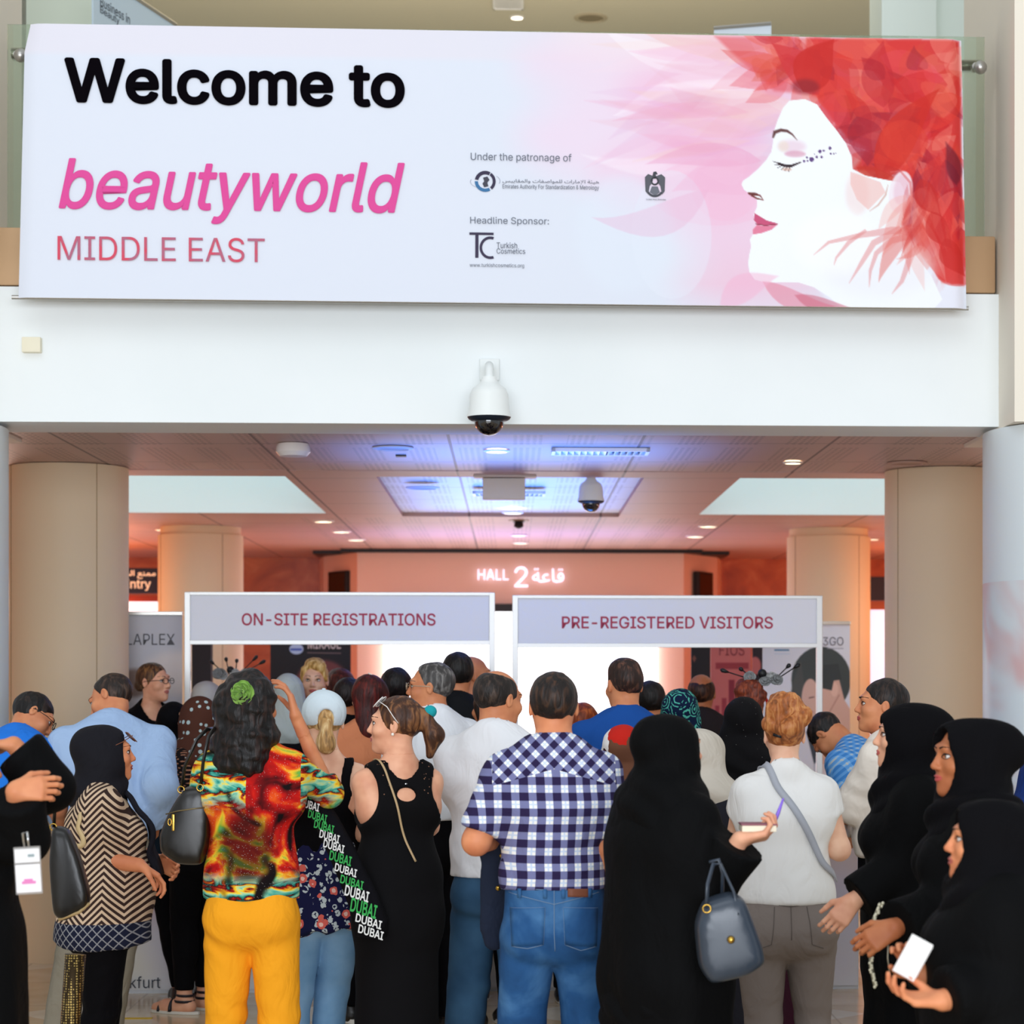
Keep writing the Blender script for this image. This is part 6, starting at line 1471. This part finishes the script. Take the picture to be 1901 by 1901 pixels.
b.tube([c-d*.02+(e1*math.cos(w)+e2*math.sin(w))*.029 for w in [2*PI*k/16 for k in range(16)]], .003, 6, close=True); b.build('bracelet', GOLD, p.root, 'all')
t = empty('folded_paper', W(1676, 1812, 738)); t.rotation_euler = (0, .5, 0); tag(t, 'white folded paper held between the women in black at the right', 'paper'); b = B(); b.box(-.03, .03, -.003, .003, 0, .105, .001); b.build('sheet', plain('ecebe8', .6), t); b = B(); b.box(-.027, .033, .004, .006, .004, .10); b.build('sheet', plain('dcdad8', .6), t)
t = empty('beaded_strap', W(1600, 1800, 600)); tag(t, 'pale beaded bag strap hanging before the black abaya of the farthest woman at right', 'strap'); S_ = 600.0; pts = [Vector(((x_-1600)/S_, 0, (1800-y_)/S_)) for x_, y_ in ((1612, 1662), (1600, 1690), (1594, 1730), (1594, 1775), (1602, 1812))]
b = B(); b.tube(pts, .009, 8, flat=.5); b.build('band', plain('8a8470', .5), t, 'all'); b = B()
for i in range(40):
    u = i/39*4; k = min(3, int(u)); q_ = pts[k].lerp(pts[k+1], u-k); b.ball(q_+Vector((random.Random(i).uniform(-.006, .006), -.007, 0)), .005, 5)
tag(b.build('beads', plain('d8d2b8', .3), t, 'all'), kind='stuff'); t.location.y -= .24
t = empty('thin_chain', W(1632, 1800, 620)); t.location.y -= .2; tag(t, 'thin bag chain hanging from the hand of the middle woman in black', 'strap'); b = B(); b.tube([(0, 0, 0), (-.008, 0, .06), (-.006, 0, .12)], .002, 6); b.build('chain', plain('a8a08c', .4, .6), t, 'all')
# --- woman at the left edge
p = P('woman in black abaya with a badge, hand held out, cut by the left edge', -52, 1335, 620, yaw=-84, sex='f', skin='tan', hero=3, w=1.1, pad=.03, head=(0, 4, 0), R=((-20, 1555, -.14), (32, 1492, -.2), dict(d=(1, 0, .12), n=(.1, 1, -.2), c=.85)), L=((158, 1436, .05), (42, 1402, .06), dict(d=(-1, 0, .05), n=(0, 0, -1), c=.6)), shift=(-.01, 0), sh=.16)
p.body(); p.face(); p.robe(ABAYA, i=.03, r0=.18, r1=.24, loose=.022, cuff=.016, folds=7, sleeve=1.88, fyy=1.0); p.hood(BLK, back=.02, amp=.005, low=.02); PL = p
t = empty('name_badge', W(55, 1660, 690)); t.rotation_euler = (0, -.06, 0); tag(t, 'clear plastic badge holder with two white cards on the black abaya at the left edge', 'badge'); b = B(); b.box(-.036, .036, -.002, .001, 0, .128, .002); b.build('holder', MT('clear_plastic', 'b8b4b0', .15, alpha=.5).m, t)
b = B(); b.box(-.033, .033, -.004, -.0022, .086, .122); b.build('card', plain('e6e4e4', .5), t); b = B(); b.box(-.033, .033, -.004, -.0022, .006, .080); o = b.build('card', plain('ebe8ea', .5), t)
b = B(); b.box(-.018, .02, -.0052, -.0041, .028, .036); b.box(-.012, .012, -.0052, -.0041, .036, .042); b.build('pink_logo', plain('d67ab0', .6), o); b = B(); b.box(.002, .02, -.0052, -.0041, .100, .108); b.build('card_mark', plain('8c9a9c', .6), t)
b = B(); b.tube([(-.006, -.002, .128), (-.008, -.003, .165), (.004, -.003, .168), (.006, -.002, .128)], .003, 6); b.build('clip', CHROME, t, 'all'); 
t, L = handbag('black shoulder bag with cream edge between the black abaya and the chevron tunic', [(98, 1530), (128, 1535), (150, 1590), (168, 1660), (165, 1685), (120, 1712), (100, 1700), (92, 1600)], 520, LEATH, .10, handles=[[(100, 1535, 0), (104, 1500, -.02), (118, 1470, 0), (134, 1450, .02)]])
b = B(); b.tube([L(112, 1706, -.03), L(150, 1692, -.035), L(168, 1676, -.02)], .006, 6); b.build('edge_trim', plain('b89c6c', .5), t, 'all')
t = empty('studded_boot', W(122, 1990, 520)); tag(t, 'gold studded boot showing between the black abaya and the chevron tunic', 'boot')
t.location.z = 0; m = MT('gold_mesh', '8a7038', .35, metal=.7); v1, _ = m.voro(110, .2); m.color(m.mix(v1.lt(.35), '3a2c18', 'c8a860')); b = B(); b.tube([(0, 0, .01), (0, 0, .12), (.01, -.02, .34), (.035, 0, .72)], [.03, .03, .034, .038], 16); b.build('shaft', m.m, t, 'all')
b = B(); b.box(-.04, .04, -.05, .16, 0, .05, .015); b.build('foot', LEATH, t)
# ================================================================== middle rows
p = P('man in a white shirt and spectacles with grey hair, facing left', 786, 1223, 388, yaw=38, sex='m', skin='tan', hero=3, head=(46, 0, 0), L='bag', R=((868, 1480, .02), (850, 1560, .15)), sh=.19, shift=(.03, 0))
p.body(); p.face(brow='5a5450', lip='a86a5c'); p.hair('receding', hairmat('4a4644', '8a8682')); p.top(cloth('eceef2', .8, .1, .5), 'shirt', sleeve=1.95, hem=.585, i=.022, amp=.007, loose=.014, cuff=.012); p.collar(cloth('eceef2')); p.trousers(BLK, bag=.03, i=.014); p.shoes(LEATH)
p.glasses(plain('b8a890', .3, .6), r=.021)
p = P('balding man in a white T shirt and dark jeans, turned slightly right', 950, 1236, 466, yaw=-24, sex='m', skin='tan', hero=3, head=(-24, 8, 0), L=((872, 1490, 0), (885, 1590, .15)), R='front', legs={'L': (-.06, 0, 0), 'R': (.0, .05, 0)}, shift=(-.045, 0), sh=.19)
p.body(); p.face(); p.hair('balding', hairmat('241c18', '4a3a30')); p.top(cloth('e8e8ea', .85, .1, .4), 't_shirt', sleeve=.65, hem=.53, i=.02, cuff=.02, amp=.006, flare=.01); p.trousers(DDENIM, 'jeans', bag=.02, i=.012); p.shoes(LEATH)
p = P('man in a blue polo shirt with swept up brown hair, seen from behind', 1158, 1218, 402, yaw=8, sex='m', skin='tan', hero=2, head=(12, 4, 0), L='front', R='front', sh=.195)
p.body(); p.face(); p.hair('quiff', hairmat('2e1c16', '6a4434')); p.top(cloth('164a94', .8, .1, .4), 'polo_shirt', sleeve=.7, hem=.55, i=.018, cuff=.015); p.collar(cloth('164a94'), hgt=.04); p.trousers(BLK); p.shoes(LEATH)
p = P('man in a black suit with neat dark hair, seen from behind', 850, 1205, 351, yaw=-6, sex='m', skin='tan', hero=2, head=(8, 2, 0), sh=.205)
p.body(); p.face(); p.hair('short', hairmat('15110f', '2e2622')); p.top(cloth('0f1116', .7, .1, .3), 'suit_jacket', sleeve=1.93, hem=.47, i=.026, flare=.01, cuff=.012, neckz=.85); p.collar(WHT, 'shirt_collar', hgt=.03); p.trousers(BLK); p.shoes(LEATH)
p = P('bald man half hidden behind the black suit, facing right', 880, 1217, 318, yaw=-70, sex='m', skin='tan', hero=1, head=(-10, 0, 0), pad=.0)
p.body(); p.face(); p.top(cloth('2c3038'), sleeve=1.95, hem=.5); p.trousers(BLK); p.shoes(LEATH)
p = P('woman with long dark red hair and a peach top', 683, 1246, 372, yaw=14, sex='f', skin='fair', hero=2, head=(6, 0, 0), w=1.15)
p.body(); p.face(); p.hair('long', hairmat('3e0f0c', '6a1c14')); p.top(cloth('cc7f58'), sleeve=1.9, hem=.5, i=.02, loose=.02); p.trousers(BLK); p.shoes(LEATH)
b = B(); b.tube([fpt(p.FH, (-.01, -.04, .118)), fpt(p.FH, (.005, -.055, .108))], .0035, 6); b.build('hair_clip', plain('e8e0d4', .3), p.root, 'all')
p = P('dark haired man behind the grey haired man, in brown trousers and blue shoes', 735, 1233, 358, yaw=4, sex='m', skin='tan', hero=1, legs={'L': (.10, .02, 0), 'R': (.14, -.02, 0)}); p.body(); p.face(); p.hair('short', hairmat('120d0e', '241a1a')); p.top(BLK2, sleeve=1.95, hem=.5); p.trousers(cloth('6a5440'), bag=.03); p.shoes(cloth('2c5078'))
p = P('woman with short red hair behind the checked shirt man', 1082, 1299, 352, yaw=-10, sex='f', skin='pale', hero=1); p.body(); p.face(); p.hair('bob', hairmat('8a3a18', 'c0622c')); p.top(cloth('ecd8cc'), sleeve=1.9, hem=.5); p.trousers(BLK); p.shoes(LEATH)
b = B(); p.ribbon([(.06, -.08, .84*p.h), (.02, -.12, .78*p.h), (-.06, -.13, .7*p.h)], plain('2a2018', .6), 'bag_strap', wdt=.02)
p = P('person with short black hair right of the blue polo shirt', 1207, 1256, 362, yaw=0, sex='m', skin='tan', hero=1); p.body(); p.face(); p.hair('crop', hairmat('14100f', '241c1a')); p.top(BLK2, sleeve=1.95, hem=.5); p.trousers(BLK); p.shoes(LEATH)
p = P('woman in a teal and navy paisley headscarf', 1264, 1270, 382, yaw=-12, sex='f', skin='fair', hero=2, pad=.025); p.body(); p.face(); p.robe(cloth('26283c'), name='coat'); p.hood(TEAL, back=.01, low=-.02)
p = P('bald man in a blue collar and dark jumper, seen from behind', 1302, 1250, 318, yaw=-8, sex='m', skin='brown', hero=2, pad=.002); p.body(); p.face(); p.hair('bald', hairmat('2e1810', '5a3420')); p.top(cloth('2a2222'), 'jumper', sleeve=1.95, hem=.5, i=.02); p.collar(cloth('38689c'), 'shirt_collar', hgt=.05); p.trousers(BLK); p.shoes(LEATH)
p = P('woman in a red, brown and white floral headscarf beside the black abaya', 1158, 1336, 438, yaw=-10, sex='f', skin='fair', hero=2, pad=.025, w=1.05); p.body(); p.face(); p.robe(cloth('2a262a'), name='coat'); p.hood(REDSCARF, back=.03, low=.02, amp=.006)
p = P('woman in a cream headscarf and dark top behind the tall black abaya', 1306, 1346, 456, yaw=-30, sex='f', skin='fair', hero=2, pad=.025, w=1.1, head=(-20, 0, 0), L='front', R=((1378, 1540, .0), (1372, 1600, .15))); p.body(); p.face(); p.robe(cloth('23232b', .85, .1, .4), name='coat', i=.03, r1=.22); p.hood(cloth('c9c0b2', .85, .1, .5), back=.03, low=-.03, amp=.005, tail=0)
p = P('woman in a black glittery headscarf and maroon dress', 1380, 1286, 420, yaw=-4, sex='f', skin='fair', hero=2, pad=.025); p.body(); p.face(); p.robe(cloth('3c1626'), name='dress'); m = fab('glitter_scarf', '0e0c0e'); v1, _ = m.voro(55, 1); m.color(m.mix(v1.lt(.05), '0e0d0f', 'b8b4ae')); p.hood(m.m, back=.02, low=.10, amp=.006, tail=.55)
p = P('red brown haired woman wearing the grey headdress with black brushes, at right', 1388, 1268, 352, yaw=6, sex='f', skin='fair', hero=1, w=1.1, pad=.03); p.body(); p.face(); p.hair('updo', hairmat('6a2c1c', '9c4a2c')); p.robe(BLK2, name='dress'); pr1 = p
b = B(); c = [fpt(p.FH, (.10*math.sin(w), -.04, .10*math.cos(w)+.01)) for w in [math.radians(-20+100*k/10) for k in range(11)]]; b.tube(c, .014, 8, flat=.3); b.build('head_ribbon', cloth('b0201a'), p.root, 'all')
# bending man in the blue plaid shirt
p = P('man in a light blue plaid shirt bending over the counter, in jeans and black shoes', 1520, 1346, 362, h=1.76, yaw=52, sex='m', skin='tan', hero=2, solve=True, head=(0, 30, 0), L='desk', R='desk', sh=.2); p.body(); p.face(); p.hair('crop', hairmat('1a1412', '3a2c26')); p.top(BPLAID, 'plaid_shirt', sleeve=1.2, hem=.54, i=.02, cuff=.015); p.trousers(DENIM, 'jeans', bag=.02, i=.012); p.shoes(LEATH, '15120f')
# man in white shirt facing left, right side
p = P('dark haired man in a cream white shirt facing left, right of the white T shirt', 1637, 1252, 432, yaw=66, sex='m', skin='tan', hero=3, head=(22, -4, 0), L=((1588, 1492, -.08), (1650, 1440, -.0)), R='front', shift=(.0, 0)); p.body(); p.face(brow='1c1410'); p.hair('short', hairmat('191210', '3a2a22')); p.top(cloth('e6dccf', .85, .1, .5), 'shirt', sleeve=1.95, hem=.56, i=.024, loose=.02, cuff=.012, amp=.008); p.collar(cloth('e6dccf')); p.trousers(BLK, bag=.02); p.shoes(LEATH)
p = P('woman in a blue headscarf mostly beyond the right edge', 1930, 1384, 470, yaw=20, sex='f', skin='warm', hero=1, pad=.025); p.body(); p.robe(EMBR, name='coat'); p.hood(cloth('16306e'), low=-.02)
# ================================================================== left group at the counter
p = P('man in bright blue shirt with dark shoulder strap, bending at far left', 74, 1291, 388, h=1.77, yaw=-24, sex='m', skin='tan', hero=3, solve=True, head=(-50, 14, 0), L='desk', R='desk', sh=.21); p.body(); p.face(brow='1c1410'); p.hair('short', hairmat('16110f', '33261f')); p.top(cloth('2276d8', .8, .1, .45), 'shirt', sleeve=.75, hem=.54, i=.02, cuff=.02, amp=.006); h = p.h
def U_(x, y, z): return fpt(p.FU, (x, y, z*h))
p.ribbon([U_(-.02, .0, .86), U_(-.05, -.12, .80), U_(-.08, -.15, .72), U_(-.11, -.14, .62)], plain('23263a', .6), 'bag_strap', wdt=.035, thick=.004); p.collar(cloth('2276d8')); p.glasses(BLACK, r=.021); p.trousers(cloth('3a3e4c')); p.shoes(LEATH)
p = P('man in a pale blue shirt leaning over the counter, looking down to the left', 199, 1254, 390, h=1.80, yaw=12, sex='m', skin='tan', hero=3, solve=True, head=(60, 16, 0), L='desk', R=((296, 1460, 0), (290, 1520, .15)), sh=.21, legs={'L': (-.14, 0, 0), 'R': (-.12, .05, 0)}); p.body(); p.face(brow='2a1c14'); p.hair('receding', hairmat('2a1e18', '4e3a2e')); p.top(cloth('9fb8da', .8, .1, .5), 'shirt', sleeve=1.9, hem=.53, i=.024, loose=.022, cuff=.012, amp=.007); p.collar(cloth('9fb8da'), hgt=.04)
h = p.h; p.ribbon([U_(-.06, .03, .855), U_(-.04, -.06, .85), U_(0, -.075, .845), U_(.04, -.06, .85), U_(.06, .03, .855)], plain('2c3350', .6), 'lanyard', wdt=.014, thick=.003, off=.012); p.trousers(cloth('8a8272'), bag=.03); p.shoes(cloth('2a62a8'))
p = P('woman with glasses and a black top standing behind the counter, looking right', 286, 1224, 318, yaw=-140, sex='f', skin='fair', hero=3, head=(22, -2, 0), hs=1.0, w=1.1); p.gaze = 0; p.body(); p.face(brow='4a3020', lip='b0625a', lash=True); p.hair('bun', hairmat('4a3020', '8a6038')); p.top(BLK, 'blouse', sleeve=1.9, hem=.5, i=.022, neckz=.82, nr=.0); p.trousers(BLK); p.shoes(LEATH); p.glasses(BLACK, r=.023, sq=.72)
p = P('short person in a plain black headscarf below the woman with glasses', 322, 1296, 352, yaw=6, sex='f', skin='fair', hero=2, pad=.025, w=.82, legs={'L': (.13, 0, 0), 'R': (.06, .1, 0)}); p.body(); p.face(); p.top(cloth('12202c'), 'coat', sleeve=1.9, hem=.5, i=.016); p.trousers(BLK, i=.006, bag=0); p.shoes(LEATH); p.hood(BLK, back=.01)
p = P('woman in a light grey headscarf printed with dark rings', 386, 1259, 313, yaw=-6, sex='f', skin='fair', hero=2, pad=.025); p.body(); p.face(); p.robe(RINGS, name='coat'); p.hood(RINGS, back=.02, low=.03)
p = P('woman in black trousers and strappy sandals with fishnet sleeves, behind the black handbag', 392, 1288, 362, yaw=58, sex='f', skin='fair', hero=2, pad=.02, L=((352, 1440, -.1), (318, 1488, -.08)), R='front', legs={'L': (.0, .03, 0), 'R': (-.03, .03, 0)}, shift=(-.08, 0)); p.body(); p.face(); p.top(FISHNET, 'top', sleeve=1.85, hem=.5, i=.014); p.trousers(BLK, z1=.6, i=.009, bag=0, z0=.075, taper=.97, amp=.002); p.hood(DOTS, low=-.02)
for sg in (-1, 1):
    hip, kn, an = p.legpts(sg); a = np.array([an[0], an[1], 0]); f = np.array([sg*.18, 1, 0]); f /= np.linalg.norm(f); r_ = np.array([f[1], -f[0], 0]); b = B()
    b.prism([Vector(a+f*(.055+math.sin(w)*.142)+r_*math.cos(w)*(.045+.006*math.sin(w))+[0, 0, .001]) for w in [2*PI*k/18 for k in range(18)]], (0, 0, .014)); o = b.build('sandal', plain('d6d0c4', .6), p.root)
    b = B()
    for zc_, rr_, ff in ((.095, .043, -.005), (.065, .047, .0)): b.tube([a+f*ff+np.array([0, 0, zc_])+(f*math.cos(w)*1.05+r_*math.sin(w))*rr_ for w in [2*PI*k/16 for k in range(16)]], .008, 6, close=True, flat=.5)
    b.tube([a+f*(.06+.0)+r_*math.cos(w)*.046+np.array([0, 0, .012+.058*math.sin(w)]) for w in [PI*k/10 for k in range(11)]], .010, 6, flat=.4); b.tube([a+f*(.13)+r_*math.cos(w)*.043+np.array([0, 0, .010+.038*math.sin(w)]) for w in [PI*k/10 for k in range(11)]], .008, 6, flat=.4)
    b.tube([a+f*.055+np.array([0, 0, .07]), a+f*.03+np.array([0, 0, .095])], .009, 6); tag(b.build('straps', plain('1c1a22', .4), o, 'all'))
p = P('blonde woman behind the counter looking toward the camera over the white cap', 584, 1223, 308, yaw=178, sex='f', skin='pale', hero=3, hs=1.0); p.gaze = .25; p.body(); p.face(brow='7a5a44', eye='4a3a34', lip='c0605c', mk=1.5); p.hair('swept', hairmat('c99a52', 'f0d090')); p.top(BLK, sleeve=1.9, hem=.5); p.trousers(BLK); p.shoes(LEATH)
p = P('woman in a pale grey headscarf between the black curls and the blonde woman', 536, 1244, 323, yaw=0, sex='f', skin='fair', hero=1, pad=.025); p.body(); p.robe(BLK2, name='coat'); p.hood(cloth('b4bcb8'))
p = P('red brown haired woman right of the blonde woman', 627, 1236, 296, yaw=30, sex='f', skin='fair', hero=1); p.body(); p.face(); p.hair('long', hairmat('4a1c14', '7a3020')); p.top(EMBR, sleeve=1.9, hem=.5); p.trousers(BLK); p.shoes(LEATH)
p = P('dark haired man in black seen between the white cap and the red hair', 648, 1250, 352, yaw=-10, sex='m', skin='brown', hero=1); p.body(); p.face(); p.hair('crop', hairmat('181010', '2a1c1a')); p.top(BLK, sleeve=1.95, hem=.5); p.trousers(BLK); p.shoes(LEATH)
p = P('dark haired person half hidden just left of the balding man in white', 908, 1266, 378, yaw=30, sex='f', skin='tan', hero=1); p.body(); p.face(); p.hair('bob', hairmat('15120f', '2c2826')); p.top(BLK2, sleeve=1.95, hem=.5); p.trousers(BLK); p.shoes(LEATH)
p = P('person wearing the grey headdress with black brushes, at left beside the grey headscarf', 438, 1262, 296, yaw=0, sex='f', skin='fair', hero=1); p.body(); p.face(); p.hair('bun', hairmat('3a2018', '5a3426')); p.robe(BLK2, name='dress'); pr2 = p
# headdresses of grey flowers and black brushes
def headdress(lab, p, seed, off=(0, 0), sk=()):
    c = p.wpos(fpt(p.FH, (0, -.02, .118))); t = empty('headdress', (c[0]+off[0], c[1], c[2]+off[1])); tag(t, lab, 'headdress', 'brush headdresses'); r = random.Random(seed)
    for k in range(6):
        b = B(); a = Vector((r.uniform(-.09, .09), r.uniform(-.04, .03), r.uniform(.0, .035))); flower(b, a, Vector((r.uniform(-.3, .3), -1, r.uniform(.2, .8))).normalized(), .034, 3); o = b.build('fabric_flower', cloth('8f9090' if k % 2 else 'b4b4b2'), t, 'all')
    for x0, x1, z1 in sk:
        b = B(); a = Vector((x0, 0, .02)); e = Vector((x1, -.01, z1)); b.tube([a, a.lerp(e, .75)], .0035, 6); d = e-a; b.tube([a.lerp(e, .72), a.lerp(e, .82), a.lerp(e, .93), e], [.004, .010, .012, .004], 10); b.build('brush', BLACK, t, 'all')
    b = B(); b.ball((.0, -.02, .05), .024, 10); b.build('pompom', BLACK, t, 'all')
headdress('grey flower headdress stuck with black brushes at the left of the crowd', pr2, 3, (-.03, .02), ((-.03, -.13, .11), (-.01, -.03, .13), (.03, .04, .12), (.05, .17, .14), (.06, .22, .11)))
headdress('grey flower headdress stuck with black brushes at the right of the crowd', pr1, 5, (.07, .02), ((-.06, -.22, .07), (-.04, -.12, .08), (.07, .15, .10), (.08, .20, .10)))

PE = [o for o in bpy.data.objects if o.name.split('.')[0] == 'person' and o.parent is None]
for o in PE: print('PERSON', o.name, '%.2f %.2f' % (o.location.x, o.location.y), o['label'][:60])
for o in bpy.data.objects:
    if 'label' in o and len(o['label'].split()) > 16: print('LONG', o.name, o['label'])
for i, a in enumerate(PE):
    for b_ in PE[i+1:]:
        d = (a.location-b_.location); 
        if math.hypot(d.x, d.y) < .36: print('CLOSE', a.name, b_.name, '%.2f %.2f' % (d.x, d.y), a['label'][:35], '|', b_['label'][:35])
# ------------------------------------------------------------------ light, sky, camera
wd = bpy.data.worlds.new('sky'); SC.world = wd; wd.use_nodes = True
bg = wd.node_tree.nodes['Background']; bg.inputs[0].default_value = (*lin('eaf1f6'), 1); bg.inputs[1].default_value = .62
def area(name, loc, aim, sx, sy, e, col, spread=180):
    l = bpy.data.lights.new(name, 'AREA'); l.shape = 'RECTANGLE'; l.size = sx; l.size_y = sy; l.energy = e; l.color = lin(col); l.spread = math.radians(spread)
    o = bpy.data.objects.new(name, l); COL.objects.link(o); o.location = loc
    o.rotation_euler = (Vector(aim)-Vector(loc)).to_track_quat('-Z', 'Y').to_euler(); return o
area('atrium_skylight', (-2, -1, 11.5), (0.5, 11, 2.0), 9, 6, 260, 'eef6ff')
area('front_fill', (0, -8, 2.9), (0, 12, 2.2), 12, 4.4, 1500, 'eef5ff')  # added fill from behind the camera, brightens the lobby and crowd
for i, (x, y, e, c) in enumerate(((-3.9, 18.9, 22, 'ffb080'), (3.9, 18.9, 22, 'ffb080'), (-4.2, 21.8, 60, 'ff8a4c'), (4.4, 21.8, 60, 'ff8a4c'), (-.3, 20.6, 14, 'ffc4b0'), (-3.6, 15.0, 26, 'ffe0d0'), (3.6, 15.0, 26, 'ffe0d0'))):  # added fill lights without fixtures, warm up the hall interior
    l = bpy.data.lights.new('hall_fill', 'POINT'); l.energy = e; l.color = lin(c); l.shadow_soft_size = .25
    o = bpy.data.objects.new('hall_fill', l); COL.objects.link(o); o.location = (x, y, 2.2 if abs(x) > 1 else 2.0)
area('blue_ceiling_fill', (.05, 12.9, 2.0), (.05, 12.9, 3), 1.5, 1.3, 22, '3c86ff', 80)  # added unseen lights facing up, cast blue on the ceiling
area('blue_ceiling_fill', (0, 16.1, 2.3), (0, 16.1, 3), 1.3, 3.0, 30, '3c8cff', 70)
area('upper_ceiling_fill', (0, 17.5, 5.6), (0, 17.6, 8), 5, 3, 130, 'fff4e0', 160)  # added light facing up, lifts the dark upper ceiling
area('violet_ceiling_fill', (.05, 20.0, 2.1), (.05, 20.0, 3), 2.2, 1.2, 14, '8a7cff', 140)  # added unseen light, tints the ceiling before the hall entrance
cam = bpy.data.cameras.new('camera'); co = bpy.data.objects.new('camera', cam); COL.objects.link(co); SC.camera = co
co.location = (0, 0, CH); co.rotation_euler = (PI/2, 0, 0); cam.sensor_width = 36; cam.lens = FPX/1901*36; cam.shift_y = (HZ-950.5)/1901
cam.dof.use_dof = True; cam.dof.focus_distance = 9.2; cam.dof.aperture_fstop = 4.0; cam.clip_end = 200
SC.view_settings.view_transform = 'Standard'; SC.view_settings.look = 'None'; SC.view_settings.gamma = 1; SC.view_settings.use_curve_mapping = False
SC.view_settings.exposure = 0.25
SC.cycles.max_bounces = 7; SC.cycles.diffuse_bounces = 4; SC.cycles.glossy_bounces = 3; SC.cycles.transmission_bounces = 4; SC.cycles.caustics_reflective = False; SC.cycles.caustics_refractive = False
print('SCENE BUILT in %.1f s' % (time.time()-T0))
